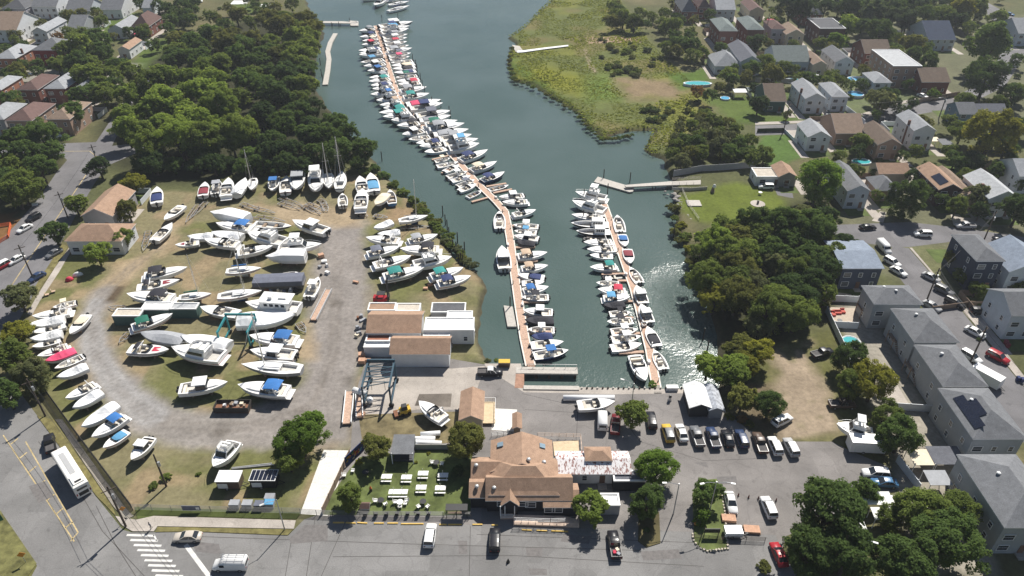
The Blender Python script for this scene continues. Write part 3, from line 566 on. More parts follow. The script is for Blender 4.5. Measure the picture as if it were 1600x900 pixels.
# left bank
H(128,175,337,299,4.4,'gable','y','brown','stone','stone-coloured house with tan-brown roof nearest the wood',ref='upper brown-roofed house')
H(103,188,376,350,4.4,'hip','x','brown','white','pale house with wide brown hipped roof beside the avenue',ref='lower brown-roofed house')
H(50,97,78,64,7,'hip','x','grey','red','bright red brick house with grey hipped roof',ref='bright red brick house')
H(-10,24,91,72,6.3,'hip','y','light','orange','orange brick house with pale grey roof at the left edge',chim=True,ref='orange brick house')
H(26,58,140,118,6.3,'hip','y','redbrown','brick','brick house with maroon roof, left of the pale-roofed brick one',ref='upper maroon-roofed house')
H(69,101,138,116,6.3,'hip','y','light','brick','brick house with pale grey roof in the left terrace',ref='pale-roofed brick house')
H(-24,1,140,120,6.3,'hip','y','light','orange','orange brick house cut by the left edge',ref='orange edge house')
H(9,49,188,162,6.3,'hip','y','redbrown','tanbrick','tan brick house with broad maroon roof above the avenue trees',ref='lower maroon-roofed house')
H(73,108,186,160,6.3,'hip','y','tan','tanbrick','brick house with grey-brown roof next to the wood',ref='grey-brown roofed house')
H(-32,5,186,162,6.3,'hip','y','light','stone','pale-roofed house at the left edge above the avenue trees',ref='pale edge house')
H(121,140,135,118,6,'hip','y','light','brick','brick house with pale roof half hidden by trees',ref='half-hidden brick house')
H(3,39,13,3,6,'hip','x','dark','lav','house with dark hipped roof at the top left',ref='dark hip-roofed house')
H(49,87,10,-6,6.3,'gable','x','grey','white','large white gabled house at the top left',ref='large white top house')
H(102,140,17,5,4,'gable','x','grey','pale','low pale bungalow with grey roof at the top left',ref='low pale bungalow')
H(156,189,15,0,4.6,'gable','x','grey','white','white bungalow with brown dormer at the top left',ref='white dormer bungalow')
H(-16,25,47,28,6,'gable','x','tan','white','white house with tan roof at the upper left edge',ref='white tan-roofed house')
H(50,72,49,32,6,'gable','y','light','white','small white house with two dormers, behind the red brick house',ref='small white dormer house')
H(103,128,49,32,3.6,'gable','x','grey','grey','little grey-roofed cottage behind the dark trees',ref='little grey cottage')
H(168,197,47,31,4.2,'gable','y','light','white','white gabled cottage beside the brick house with brown roof',ref='white gabled cottage')
H(206,232,41,27,5.2,'hip','x','redbrown','brick','brick house with brown roof and pink parasol beside it',ref='brick house with pink parasol')
H(184,201,77,63,4.4,'gable','y','brown','white','white cottage with brown roof beside the lawn',ref='white cottage by the lawn')
H(222,236,12,3,4,'gable','x','light','pale','tiny pale house among the trees at the top left',ref='tiny pale house')
# boatyard sheds
H(611,701,552,526,3.9,'gable','x','brown','white','white workshop with brown gable roof facing the apron',name='workshop',cat='workshop',rise=1.7,win=False,ref='white workshop')
wr = HOUSES[-1]
H(574,656,519,487,3.9,'gable','x','brown','white','workshop with large grey-brown roof behind the white workshop',name='workshop',cat='workshop',rise=1.9,win=False,ref='second workshop')
H(574,617,486,474,3.4,'flat','x','brown','white','low store with dark red roof edge behind the workshops',name='store_shed',cat='shed',win=False,ref='red-edged store')
H(618,656,487,475,3.2,'flat','x','mottled','white','low store with flaking cream roof behind the workshops',name='store_shed',cat='shed',win=False,ref='cream-roofed store')
H(571,609,534,523,2.9,'flat','x','rust','white','lean-to with rust brown roof against the workshop',name='lean_to',cat='shed',win=False,ref='rust lean-to')
H(568,610,544,536,2.5,'flat','x','white','white','narrow lean-to with white metal roof in front of the rusty one',name='lean_to',cat='shed',win=False,ref='white lean-to')
H(662,740,517,497,3.8,'flat','x','white','white','white flat-roofed hall beside the creek bank',name='boat_hall',cat='shed',win=True,ref='white flat hall')
H(698,738,497,487,3.4,'flat','x','white','white','white annex behind the flat-roofed hall',name='annex',cat='shed',win=False,ref='white annex')
H(661,703,526,516,3.0,'flat','x','white','white','low white store in front of the flat-roofed hall',name='store_shed',cat='shed',win=False,ref='low white store')
H(673,727,489,474,2.6,'flat','x','dark','stone','long grey office trailer behind the white hall',name='office_trailer',cat='trailer',win=False,ref='grey office trailer')
for a, b, yf, yb, rc, lb in ((175,218,495,483,'mottled','teal shed with cream flat roof, leftmost of the three by the track'),(219,263,485,473,'white','teal shed with white flat roof, middle one of three in the yard'),(265,306,484,474,'pale','teal shed with pale green flat roof, rightmost of the three')):
    H(a,b,yf,yb,2.6,'flat','x',rc,'teal',lb,name='storage_shed',cat='shed',win=False)
cabin, cw, cd_, _ = H(719,753,655,613,3.0,'gable','y','brown','cream','brown-roofed cabin with a sun deck beside the apron',name='cabin',cat='cabin',win=False,ref='brown-roofed cabin')
dk = MB(); dk.box(cw / 2 + 1.3, .5, .5, 2.4, cd_ * .8, .15); dk.build('deck', mat('pine_deck', (.55, .43, .28), .8, var=.2), cabin)
rl = MB()
for a, b in (((cw/2+2.5,-cd_*.3,0),(cw/2+2.5,cd_*.5,0)),((cw/2+.2,cd_*.5,0),(cw/2+2.5,cd_*.5,0))):
    a, b = Vector(a), Vector(b); rl.tube(a + Vector((0,0,1.5)), b + Vector((0,0,1.5)), .05, n=4)
    for i in range(7): p = a.lerp(b, i / 6); rl.tube(p + Vector((0,0,.5)), p + Vector((0,0,1.5)), .04, n=4)
rl.build('railing', TRIM, cabin)
H(803,813,668,648,2.6,'gable','y','brown','tan','small brown-roofed ticket booth on the apron',name='booth',cat='booth',win=False,ref='ticket booth')
H(1079,1110,636,602,2.7,'gable','y','white','dark','white-roofed storage tent with dark open front',name='storage_tent',cat='tent',win=False,rise=.9,ref='white-roofed tent')
H(1109,1130,640,604,2.4,'gable','y','crumple','stone','tent with crumpled silver cover beside the white-roofed one',name='storage_tent',cat='tent',win=False,rise=.6,ref='silver tent')
# restaurant: several roofed blocks under one thing
RX, RY = G(815, 745, 3).x, G(815, 745, 3).y
rest = thing('restaurant', 'sprawling dark restaurant with many brown roofs and four skylights', 'restaurant', (RX, RY, 0))
HOUSES.append((815, 735, 'restaurant', RX, RY, 20, 20))
def block(ax, bx, yf, yb, h, roof, axis, rc, wc, rise, over=.3):
    A, B, K = G(ax, yf, h), G(bx, yf, h), G(ax, yb, h); w, d = B.x - A.x, K.y - A.y
    return volume(rest, w, d, h, roof, axis, RC[rc], WC[wc], (A.x + B.x) / 2 - RX, A.y + d / 2 - RY, rise, over), ((A.x + B.x) / 2 - RX, A.y + d / 2 - RY, w, d)
(nb, _), nbx = block(768,863,736,690,4.2,'gable','y','brown','black',2.2)
block(738,806,749,716,3.4,'gable','x','brown','black',1.7)
block(766,872,772,718,3.9,'hip','x','brown','black',2.7)
(sb, _), sbx = block(761,893,780,742,3.3,'gable','x','brown','black',2.3)
block(735,763,776,746,3.0,'gable','x','brown','black',1.1)
block(851,903,791,757,2.6,'gable','x','brown','black',1.3)
block(785,809,788,758,3.1,'gable','y','brown','black',1.3)
skm = mat('skylight_glass', (.22, .30, .36), .12, spec=.8)
for px_, py_ in ((782,694),(799,690),(831,691),(847,696)):
    q = G(px_, py_, 5.3); s = -1 if px_ < 815 else 1; m = MB(); m.box(0, 0, 0, 1.1, 1.0, .25); m.build('skylight', skm, rest, loc=(q.x - RX, q.y - RY, 5.05), rot=(0, s * .38, 0))
for px_, py_, hh in ((744,727,5.0),(745,760,4.2),(826,718,6.4),(850,722,5.5),(772,762,4.6)):
    q = G(px_, py_, hh); v = MB(); v.tube((0, 0, -.9), (0, 0, .1), .22, .22, 8); v.dome(0, 0, .05, .42, .42, .3, 8, 3); v.build('roof_vent', mat('vent_metal', (.45,.45,.45), .4, .3), rest, loc=(q.x - RX, q.y - RY, hh))
for px_, py_, sz, hh in ((781,782,(1.0,1.35),1.5),(817,782,(1.9,1.4),1.5),(829,788,(1.9,1.4),1.2),(859,799,(1.9,1.4),.9),(871,799,(1.9,1.4),.9)):
    q = G(px_, py_, hh + .7); window(rest, sz, (q.x - RX, (sbx[1] - sbx[3] / 2 if py_ < 790 else G(870,791,2.6).y - RY + .1) - .08, hh), 0)
# terrace, ramp and rails along its front
DECKM = mat('terrace_boards', (.58, .45, .36), .8, var=.15, scale=1.5)
m = MB(); m.prism([(p[0] - RX, p[1] - RY) for p in P2([(802,804),(882,806),(905,812),(905,822),(802,818)], .5)], .02, .5); m.build('terrace', DECKM, rest)
m = MB(); m.prism([(p[0] - RX, p[1] - RY) for p in P2([(782,797),(802,797),(802,808),(782,808)], .6)], .02, .6); m.build('entrance_step', DECKM, rest)
def fence_run(parent, pts, hgt, m, name='railing', gap=1.2, z=0.0, r=.05, off=(0, 0), rails=3, rows=None):
    f = MB()
    for a, b in zip(pts, pts[1:]):
        a = Vector((a[0] - off[0], a[1] - off[1], z)); b = Vector((b[0] - off[0], b[1] - off[1], z)); n = max(1, int((b - a).length / gap))
        for i in range(n + 1): p = a.lerp(b, i / n); f.tube(p, p + Vector((0, 0, hgt)), r, n=4)
        for k in range(rails): zz = Vector((0, 0, hgt * (k + 1) / rails - .04)); f.tube(a + zz, b + zz, r * .7, n=4)
    return f.build(name, m, parent)
fence_run(rest, P2([(804,812),(860,814),(883,813)], 1), 1.1, TRIM, z=.5, off=(RX, RY)); fence_run(rest, P2([(803,818),(904,821)], 1), 1.0, DECKM, z=.5, off=(RX, RY)); fence_run(rest, P2([(782,808),(802,808)], 1), 1.1, TRIM, z=.6, off=(RX, RY))
for px_ in (782, 789, 804):
    q = G(px_, 806, .5); m = MB(); m.box(q.x - RX, q.y - RY, .5, .16, .16, 2.6); m.build('porch_post', TRIM, rest)
# back terrace of the restaurant and the long white annex with a striped roof
m = MB(); m.prism([(p[0] - RX, p[1] - RY) for p in P2([(864,690),(904,688),(905,712),(866,712)], .3)], .02, .3); m.build('rear_terrace', mat('pine_deck', (.55, .43, .28), .8), rest)
fence_run(rest, P2([(840,682),(907,684),(909,708)], .3), 1.1, DECKM, name='terrace_fence', z=.3, off=(RX, RY)); fence_run(rest, P2([(768,682),(806,678)], 0), 1.2, TRIM, name='terrace_fence', off=(RX, RY))
st = bpy.data.materials.new('streaked_roof'); st.use_nodes = True; nt = st.node_tree; b = nt.nodes['Principled BSDF']; b.inputs['Roughness'].default_value = .6
tc = nt.nodes.new('ShaderNodeTexCoord'); mp = _n(nt, 'ShaderNodeMapping'); mp.inputs['Scale'].default_value = (1.0, .25, 1.0); nt.links.new(tc.outputs['Object'], mp.inputs[0]); w = _n(nt, 'ShaderNodeTexNoise', Scale=2.6, Detail=3.0, Roughness=.7); nt.links.new(mp.outputs[0], w.inputs['Vector'])
cr = _n(nt, 'ShaderNodeValToRGB'); cr.color_ramp.elements[0].position = .42; cr.color_ramp.elements[1].position = .5; cr.color_ramp.elements[0].color = (.26, .12, .10, 1); cr.color_ramp.elements[1].color = (.74, .72, .72, 1); nt.links.new(w.outputs['Fac'], cr.inputs[0]); nt.links.new(cr.outputs[0], b.inputs['Base Color'])
RC['streak'] = st
ann, aw, ad, _ = H(872,984,739,707,2.9,'gable','x','streak','white','long white annex with streaked brown and white roof',name='annex',cat='annex',rise=1.0,win=True,ref='streak-roofed annex')
H(917,954,718,700,4.2,'hip','x','brown','tan','small brown pyramid roof rising from the streaked annex',name='cupola',cat='roof tower',win=False,ref='brown pyramid roof')
H(959,1008,753,737,2.5,'flat','x','slate','black','dark flat lean-to at the end of the streaked annex',name='lean_to',cat='shed',win=False,ref='dark lean-to')
H(936,969,791,772,2.3,'flat','x','white','stone','white food trailer beside the restaurant',name='food_trailer',cat='trailer',win=False,ref='white food trailer')
# ------------------------------------------------------------ gardens round the houses: drives, lawns and fences
gr = random.Random(21)
VIN = mat('white_vinyl_fence', (.62,.65,.68), .5, var=.06); TIM = mat('timber_fence', (.26,.19,.14), .9, var=.25)
GL = paving('garden_lawn', (0.085,0.115,0.03), 0.5, 0.0, 0.0, 0.3)
for i, (hx, hy, rf, cx, cy, w, d) in enumerate(list(HOUSES)):
    if 560 < hx < 1010 or 1060 < hx < 1135 and hy > 500 or rf.startswith(('teal shed', 'ticket')) or hx < 205 and hy > 330 or 'grey row' in rf or 'solar panels' in rf or 'lower right' in rf or 'cottage joined' in rf or 'garage' in rf or 'block' in rf: continue
    s = gr.choice((-1, 1)); x0 = cx + s * (w / 2 + 1.7); z = .02 + .0006 * (i % 9)
    MB().sheet([(x0-1.4, cy-d/2-5.5), (x0+1.4, cy-d/2-5.5), (x0+1.4, cy+d*.3), (x0-1.4, cy+d*.3)], z + .008).build('driveway', PALE, kind='structure')
    MB().sheet([(cx-w/2, cy-d/2-4.5), (cx+w/2, cy-d/2-4.5), (cx+w/2, cy-d/2-.2), (cx-w/2, cy-d/2-.2)], z).build('front_lawn', GL, kind='structure')
    MB().sheet([(cx-w/2-1, cy+d/2+.3), (cx+w/2+1, cy+d/2+.3), (cx+w/2+1, cy+d/2+7), (cx-w/2-1, cy+d/2+7)], z).build('back_lawn', gr.choice((GL, GL, PALE)), kind='structure')
    if gr.random() < .75:
        m = gr.choice((VIN, VIN, TIM)); t = thing('fence', ('white' if m is VIN else 'brown') + ' garden fence behind the ' + rf, 'fence', (0,0,0), group='garden fences of the houses'); X0, X1, Y0, Y1 = cx - w/2 - 1.2, cx + w/2 + 1.2, cy + d/2 - .5, cy + d/2 + 7.2
        for a, b, c, e in ((X0-.05, Y0, .1, Y1-Y0), (X1-.05, Y0, .1, Y1-Y0), (X0+.06, Y1, X1-X0-.12, .1)): MB().box(a + c/2, b + e/2, .04, c, e, 1.7).build('fence_panel', m, t)
# ------------------------------------------------------------ boats
GEL = mat('white_gelcoat', (0.80, 0.79, 0.77), 0.3, var=0.05, scale=0.8, spec=0.5, objvar=0.07)
WRAPM = mat('shrink_wrap', (0.82, 0.82, 0.82), 0.45, var=0.05, scale=0.7, objvar=0.04)
NONSKID = mat('cockpit_sole', (0.55, 0.53, 0.49), 0.8, var=0.15, objvar=0.15)
GLASS = mat('tinted_glass', (0.02, 0.025, 0.03), 0.08, var=0.1, spec=0.8)
BLACK = mat('black_rubber', (0.018, 0.018, 0.02), 0.5, var=0.2)
STEEL = mat('bright_rail', (0.6, 0.6, 0.6), 0.3, 0.8, var=0.05)
WOODM = mat('weathered_wood', (0.27, 0.20, 0.14), 0.85, var=0.3, scale=3, objvar=0.15)
CUSH = mat('cream_cushion', (0.62, 0.56, 0.47), 0.7, var=0.1, objvar=0.2)
CANV = {k: mat(k + '_canvas', c, 0.8, var=0.16, scale=1.2, objvar=0.1) for k, c in dict(
    blue=(0.03, 0.14, 0.38), sky=(0.10, 0.30, 0.50), navy=(0.02, 0.035, 0.12), black=(0.018, 0.018, 0.026), teal=(0.02, 0.22, 0.20), green=(0.008, 0.12, 0.08), red=(0.50, 0.035, 0.07), burgundy=(0.22, 0.03, 0.045),
    tan=(0.46, 0.34, 0.24), cream=(0.68, 0.60, 0.46), white=(0.78, 0.78, 0.76), grey=(0.30, 0.31, 0.33), slate=(0.13, 0.14, 0.18), pink=(0.60, 0.06, 0.14)).items()}
HULLC = dict(white=GEL, navy=mat('navy_hull', (0.012, 0.025, 0.09), 0.25, var=0.08, spec=0.5), grey=mat('grey_hull', (0.30, 0.31, 0.32), 0.4, var=0.1, objvar=0.1), black=mat('black_hull', (0.02, 0.02, 0.025), 0.3, var=0.1), blue=mat('blue_hull', (0.05, 0.20, 0.42), 0.4, var=0.1), red=mat('red_hull', (0.30, 0.03, 0.03), 0.4), steel=mat('pale_blue_hull', (0.45, 0.55, 0.62), 0.4, var=0.08), darkgrey=mat('dark_grey_hull', (0.12, 0.115, 0.11), 0.6, var=0.2))
BOTM = {'blue': mat('blue_antifouling', (0.02, 0.07, 0.19), 0.7, var=0.3), 'red': mat('red_antifouling', (0.16, 0.03, 0.025), 0.7, var=0.3), 'black': mat('black_antifouling', (0.03, 0.03, 0.035), 0.7, var=0.3), 'white': mat('white_bottom', (0.6, 0.59, 0.56), 0.6, var=0.15)}

def striped(name, rgb, z0, z1):
    m = mat(name, (0.80, 0.79, 0.77), 0.3, var=.05, scale=.8, spec=.5); nt = m.node_tree; b = nt.nodes['Principled BSDF']; src = b.inputs['Base Color'].links[0].from_socket
    tc = nt.nodes.new('ShaderNodeTexCoord'); sx = nt.nodes.new('ShaderNodeSeparateXYZ'); nt.links.new(tc.outputs['Object'], sx.inputs[0]); a = _n(nt, 'ShaderNodeMath', operation='COMPARE'); a.inputs[1].default_value = (z0 + z1) / 2; a.inputs[2].default_value = (z1 - z0) / 2; nt.links.new(sx.outputs['Z'], a.inputs[0])
    mx = nt.nodes.new('ShaderNodeMix'); mx.data_type = 'RGBA'; nt.links.new(a.outputs[0], mx.inputs[0]); nt.links.new(src, mx.inputs[6]); mx.inputs[7].default_value = (*rgb, 1); nt.links.new(mx.outputs[2], b.inputs['Base Color']); return m
HULLC.update(stripe=striped('navy_striped_hull', (.015, .03, .12), .82, 1.02), redstripe=striped('red_striped_hull', (.35, .03, .03), .85, .98), lowstripe=striped('black_striped_hull', (.03, .03, .035), .55, .72))
def beam_at(t, B, fine=2.7, stern=0.88):
    if t < 0.35: return B / 2 * (stern + (1 - stern) * math.sin(t / 0.35 * math.pi / 2))
    return B / 2 * max(1 - ((t - 0.35) / 0.65) ** fine, 0.012)
def hull_mb(L, B, F, rise=0.28, fine=2.7, stern=0.88, N=13):
    m = MB(); rows = []
    for i in range(N):
        t = i / (N - 1); t = 1 - (1 - t) ** 1.25; x = -L / 2 + L * t; hb = beam_at(t, B, fine, stern)
        zs = F * (1 + rise * t * t); k = max(0.0, (t - 0.62) / 0.38) ** 2 * zs * 0.82; xo = -max(0, (t - 0.5)) * 0.16 * L * (k / max(zs, .01)) * 0
        zc = max(k + 0.02, F * 0.34 + (t ** 3) * F * 0.5); kx = x - max(0.0, t - 0.75) * L * 0.25
        rows.append([(x, hb, zs), (x - max(0, t - .8) * L * .12, hb * 0.9, zc), (kx, 0.0, k), (x - max(0, t - .8) * L * .12, -hb * 0.9, zc), (x, -hb, zs)])
    for a, b in zip(rows, rows[1:]):
        m.add(a + b, [(0, 1, 6, 5), (3, 4, 9, 8)], 0); m.add(a + b, [(1, 2, 7, 6), (2, 3, 8, 7)], 1)
    m.add(rows[0], [(0, 4, 3, 2, 1)], 0)
    return m
def deck_mb(L, B, F, t0, t1, inner=0.8, floor=0.35, rise=0.28, fine=2.7, stern=0.88, crown=0.1):
    """deck with a sunk cockpit between t0 and t1 (material 1 is the sole)"""
    m = MB(); ts = sorted(set([0.0, t0, t1] + [i / 14 for i in range(15)] + [0.97]))
    def row(t):
        x = -L / 2 + L * t; hb = beam_at(t, B, fine, stern) * 0.985; zs = F * (1 + rise * t * t) + 0.015; return x, hb, zs
    for a, b in zip(ts, ts[1:]):
        xa, ha, za = row(a); xb, hb, zb = row(b); mid = (a + b) / 2
        if t0 <= mid <= t1:
            ia, ib = ha * inner, hb * inner; fz = floor
            for s in (1, -1):
                v = [(xa, s * ha, za), (xb, s * hb, zb), (xb, s * ib, zb + .03), (xa, s * ia, za + .03), (xa, s * ia, fz), (xb, s * ib, fz)]
                m.add(v, [(0, 1, 2, 3)[::-s], (3, 2, 5, 4)[::-s]], 0)
            m.add([(xa, ia, fz), (xa, -ia, fz), (xb, -ib, fz), (xb, ib, fz)], [(0, 1, 2, 3)], 1)
        else:
            m.add([(xa, ha, za), (xa, 0, za + crown * ha), (xa, -ha, za), (xb, hb, zb), (xb, 0, zb + crown * hb), (xb, -hb, zb)], [(0, 1, 4, 3), (1, 2, 5, 4)], 0)
    for t in (t0, t1):
        x, hb, zs = row(t); ib = hb * inner; m.add([(x, ib, zs + .03), (x, -ib, zs + .03), (x, -ib, floor), (x, ib, floor)], [(0, 1, 2, 3), (3, 2, 1, 0)], 0)
    return m
def trunk_mb(L, B, F, t0, t1, w, hgt, rise=0.28, front=0.12, N=6):
    """raised cabin top whose sides follow the hull"""
    m = MB(); rings = []
    for i in range(N + 1):
        t = t0 + (t1 - t0) * i / N; x = -L / 2 + L * t; hb = beam_at(t, B) * w; z0 = F * (1 + rise * t * t); k = min(1, (1 - i / N) / max(front, .01) * 0.35 + .12) * hgt
        rings.append([(x, hb, z0), (x, hb * 0.88, z0 + k * .8), (x, hb * 0.5, z0 + k), (x, -hb * 0.5, z0 + k), (x, -hb * 0.88, z0 + k * .8), (x, -hb, z0)])
    return m.loft(rings)
def screen_mb(x0, x1, w0, w1, z, hgt):
    """wrap-round windscreen: raked front and two side panels"""
    m = MB(); r = 0.28
    b = [(x0, w0 / 2, z), (x1 - .15, w1 / 2, z), (x1, w1 / 4, z), (x1, -w1 / 4, z), (x1 - .15, -w1 / 2, z), (x0, -w0 / 2, z)]
    t = [(x - r * (1 if i in (1, 2, 3, 4) else 0), y * 0.93, z + hgt * (0.55 if i in (0, 5) else 1)) for i, (x, y, z) in enumerate(b)]
    for i in range(5):
        q = [b[i], b[i + 1], t[i + 1], t[i]]; m.add(q, [(0, 1, 2, 3), (3, 2, 1, 0)][:1])
        q2 = [(p[0] - .03, p[1] * .98, p[2]) for p in q]; m.add(q2, [(3, 2, 1, 0)])
    return m
def bimini_mb(x0, x1, w, z, sag=0.18):
    m = MB(); rings = []
    for i in range(6):
        x = x0 + (x1 - x0) * i / 5; e = abs(i / 2.5 - 1); zz = z - sag * e * e
        rings.append([(x, w / 2 * math.cos(a), zz + .16 * math.sin(a)) for a in [math.pi * k / 6 for k in range(7)]] + [(x, w / 2 * math.cos(a) * .98, zz - .06 + .16 * math.sin(a)) for a in [math.pi * (6 - k) / 6 for k in range(7)]])
    return m.loft(rings)
def outboard(x, y, z, s=1.0):
    m = MB(); m.box(x - .25 * s, y, z, .5 * s, .36 * s, .5 * s, taper=.8); m.box(x - .22 * s, y, z - .8 * s, .22 * s, .16 * s, .8 * s); return m
BOATS = {}
def boat_parts(kind, hullc, can, bot):
    key = (kind, hullc, can, bot)
    if key in BOATS: return BOATS[key]
    out = []; H = [HULLC[hullc], BOTM[bot]]; cv = CANV.get(can or 'white')
    def part(name, mb, mats, parent=None, smooth=False):
        if name in ('seat', 'top_frame') or (name == 'flybridge' and len(mb.v) == 16):     # every box of these is a part of its own
            for i in range(0, len(mb.v), 8): q = MB(); q.v = mb.v[i:i + 8]; q.f = [tuple(j - i for j in f) for f in mb.f if i <= f[0] < i + 8]; q.mi = [0] * len(q.f); out.append((name, q.mesh(name, mats), parent))
            return len(out) - 1
        out.append((name, mb.mesh(name, mats, smooth), parent)); return len(out) - 1
    if kind == 'cruiser':
        L, B, F = 9.0, 3.0, 1.35
        part('hull', hull_mb(L, B, F), H); part('deck', deck_mb(L, B, F, .07, .46, .8, .75), [GEL, NONSKID])
        c = part('cabin_top', trunk_mb(L, B, F, .46, .84, .72, .34), GEL)
        hb = MB(); hb.box(2.0, 0, F + .43, .5, .5, .05, taper=.9); part('hatch', hb, GLASS, c)
        part('windscreen', screen_mb(-1.5, .25, 2.5, 2.2, F + .1, .72), GLASS)
        s = MB(); s.box(-3.4, 0, .8, .6, 2.1, .5); s.box(-1.0, .6, .8, .6, .8, .55); s.box(-1.3, -.6, .8, 1.2, .7, .45); part('seat', s, CUSH)
        a = MB(); pts = [(-2.9, 1.3, F), (-2.5, 1.15, F + 1.25), (-2.5, -1.15, F + 1.25), (-2.9, -1.3, F)]
        for p, q in zip(pts, pts[1:]): a.tube(p, q, .1, n=4)
        part('arch', a, GEL)
        w = MB(); w.box(-L / 2 - .35, 0, .5, .75, 2.3, .12); part('swim_platform', w, GEL)
        if can: part('canopy', bimini_mb(-3.4, -.6, 2.4, F + 1.3), cv)
    elif kind == 'runabout':
        L, B, F = 6.4, 2.35, 1.0
        part('hull', hull_mb(L, B, F), H); part('deck', deck_mb(L, B, F, .14, .58, .8, .5), [GEL, NONSKID])
        part('windscreen', screen_mb(-.5, .75, 1.9, 1.7, F + .05, .45), GLASS)
        s = MB(); s.box(-2.0, 0, .5, .5, 1.6, .5); s.box(-.3, .45, .5, .5, .5, .55); s.box(-.3, -.45, .5, .5, .5, .55); part('seat', s, CUSH)
        part('outboard_engine', outboard(-L / 2, 0, .75), BLACK)
        if can: part('cockpit_cover', bimini_mb(-2.4, .3, 1.9, F + .25, .12), cv)
    elif kind == 'sunpad':
        L, B, F = 7.6, 2.5, 1.1
        part('hull', hull_mb(L, B, F), H); part('deck', deck_mb(L, B, F, .12, .5, .8, .5), [GEL, NONSKID])
        part('windscreen', screen_mb(-.9, .55, 2.0, 1.8, F + .05, .5), GLASS)
        m = MB(); m.prism([(.8, -.55), (1.9, -.5), (2.6, -.15), (2.6, .15), (1.9, .5), (.8, .55)], F + .16, F + .26); part('sun_pad', m, cv)
        s = MB(); s.box(-2.4, 0, .5, .9, 1.7, .6); s.box(-.6, .45, .5, .5, .5, .55); s.box(-.6, -.45, .5, .5, .5, .55); part('seat', s, CANV['cream'])
        a = MB(); pts = [(-1.9, 1.15, F), (-1.3, 1.0, F + 1.1), (-1.3, -1.0, F + 1.1), (-1.9, -1.15, F)]
        for p, q in zip(pts, pts[1:]): a.tube(p, q, .08, n=4)
        part('arch', a, GEL); part('canopy', bimini_mb(-2.4, -1.3, 1.8, F + 1.0), CANV['black'])
    elif kind == 'console':
        L, B, F = 7.2, 2.5, 1.0
        part('hull', hull_mb(L, B, F), H); part('deck', deck_mb(L, B, F, .06, .84, .82, .45), [GEL, NONSKID])
        m = MB(); m.box(.1, 0, .45, .9, .9, 1.0, taper=.85); c = part('console', m, GEL); w = MB(); w.box(.45, 0, 1.4, .08, .7, .4); part('windscreen', w, GLASS, c)
        s = MB(); s.box(-.9, 0, .45, .5, .95, .75); s.box(-2.9, 0, .45, .5, 1.7, .4); s.box(1.7, 0, .45, .8, .8, .35); part('seat', s, CUSH)
        f = MB()
        for sx in (-.75, .6):
            for sy in (-.6, .6): f.tube((sx, sy, .5), (sx, sy * 1.1, 2.45), .04, n=4)
        if can:
            part('top_frame', f, STEEL); t = MB(); t.box(-.1, 0, 2.45, 2.0, 1.75, .1, taper=.94); part('canopy', t, cv)
        for y in (.3, -.3): part('outboard_engine', outboard(-L / 2, y, .85, .95), BLACK)
    elif kind == 'fly':
        L, B, F = 11.5, 3.9, 1.7
        part('hull', hull_mb(L, B, F), H); part('deck', deck_mb(L, B, F, .04, .27, .85, .95), [GEL, NONSKID])
        m = MB(); m.loft([[(x, y * k, z) for y, k in ((1.5, 1), (-1.5, 1))] + [(x2, -1.35 * k2, z2), (x2, 1.35 * k2, z2)] for x, z, x2, z2, k, k2 in ()], 0) if 0 else None
        m.add([(-2.6, 1.55, F), (1.9, 1.35, F + .12), (1.9, -1.35, F + .12), (-2.6, -1.55, F), (-2.8, 1.4, F + 1.45), (.7, 1.2, F + 1.45), (.7, -1.2, F + 1.45), (-2.8, -1.4, F + 1.45)], [(0, 1, 5, 4), (1, 2, 6, 5), (2, 3, 7, 6), (3, 0, 4, 7), (4, 5, 6, 7)])
        c = part('cabin', m, GEL)
        g = MB()
        for s in (1, -1): g.add([(-2.3, s * 1.53, F + .55), (1.35, s * 1.33, F + .6), (.85, s * 1.27, F + 1.2), (-2.4, s * 1.45, F + 1.15)], [(0, 1, 2, 3), (3, 2, 1, 0)])
        g.add([(1.75, 1.15, F + .4), (1.75, -1.15, F + .4), (.95, -1.05, F + 1.28), (.95, 1.05, F + 1.28)], [(0, 1, 2, 3), (3, 2, 1, 0)]); part('cabin_window', g, GLASS, c)
        part('foredeck', trunk_mb(L, B, F, .66, .88, .62, .28), GEL)
        b = MB(); z = F + 1.46; o = [(-3.0, 1.3), (0.1, 1.2), (.75, .7), (.75, -.7), (.1, -1.2), (-3.0, -1.3)]
        for p, q in zip(o, o[1:]): b.add([(*p, z), (*q, z), (q[0] * .97, q[1] * .95, z + .6), (p[0] * .97, p[1] * .95, z + .6)], [(0, 1, 2, 3), (3, 2, 1, 0)])
        b.add([(x, y, z + .02) for x, y in o], [tuple(range(6))[::-1]]); fb = part('flybridge', b, GEL)
        s = MB(); s.box(-1.0, 0, z + .03, .6, 1.5, .5); s.box(-2.4, 0, z + .03, .6, 2.0, .35); part('seat', s, CANV['white'] if can != 'red' else CANV['burgundy'], fb)
        r = MB()
        for p in ((-2.2, 1.1), (-2.2, -1.1), (0.0, 1.0), (0, -1.0)): r.tube((*p, z + .5), (p[0] * .9, p[1], z + 1.75), .05, n=4)
        if can: part('canopy', MB().box(-1.1, 0, z + 1.75, 2.7, 2.5, .12, taper=.94), cv); part('top_frame', r, STEEL)
        w = MB(); w.box(-L / 2 - .35, 0, .6, .8, 3.0, .12); part('swim_platform', w, GEL)
        rl = MB()
        for s in (1, -1):
            pr = None
            for i in range(7):
                t = .6 + .38 * i / 6; q = (-L / 2 + L * t, s * beam_at(t, B) * .95, F * (1 + .28 * t * t) + .6)
                if pr: rl.tube(pr, q, .03, n=4)
                pr = q
        part('bow_rail', rl, STEEL)
    elif kind == 'hardtop':
        L, B, F = 8.4, 2.9, 1.3
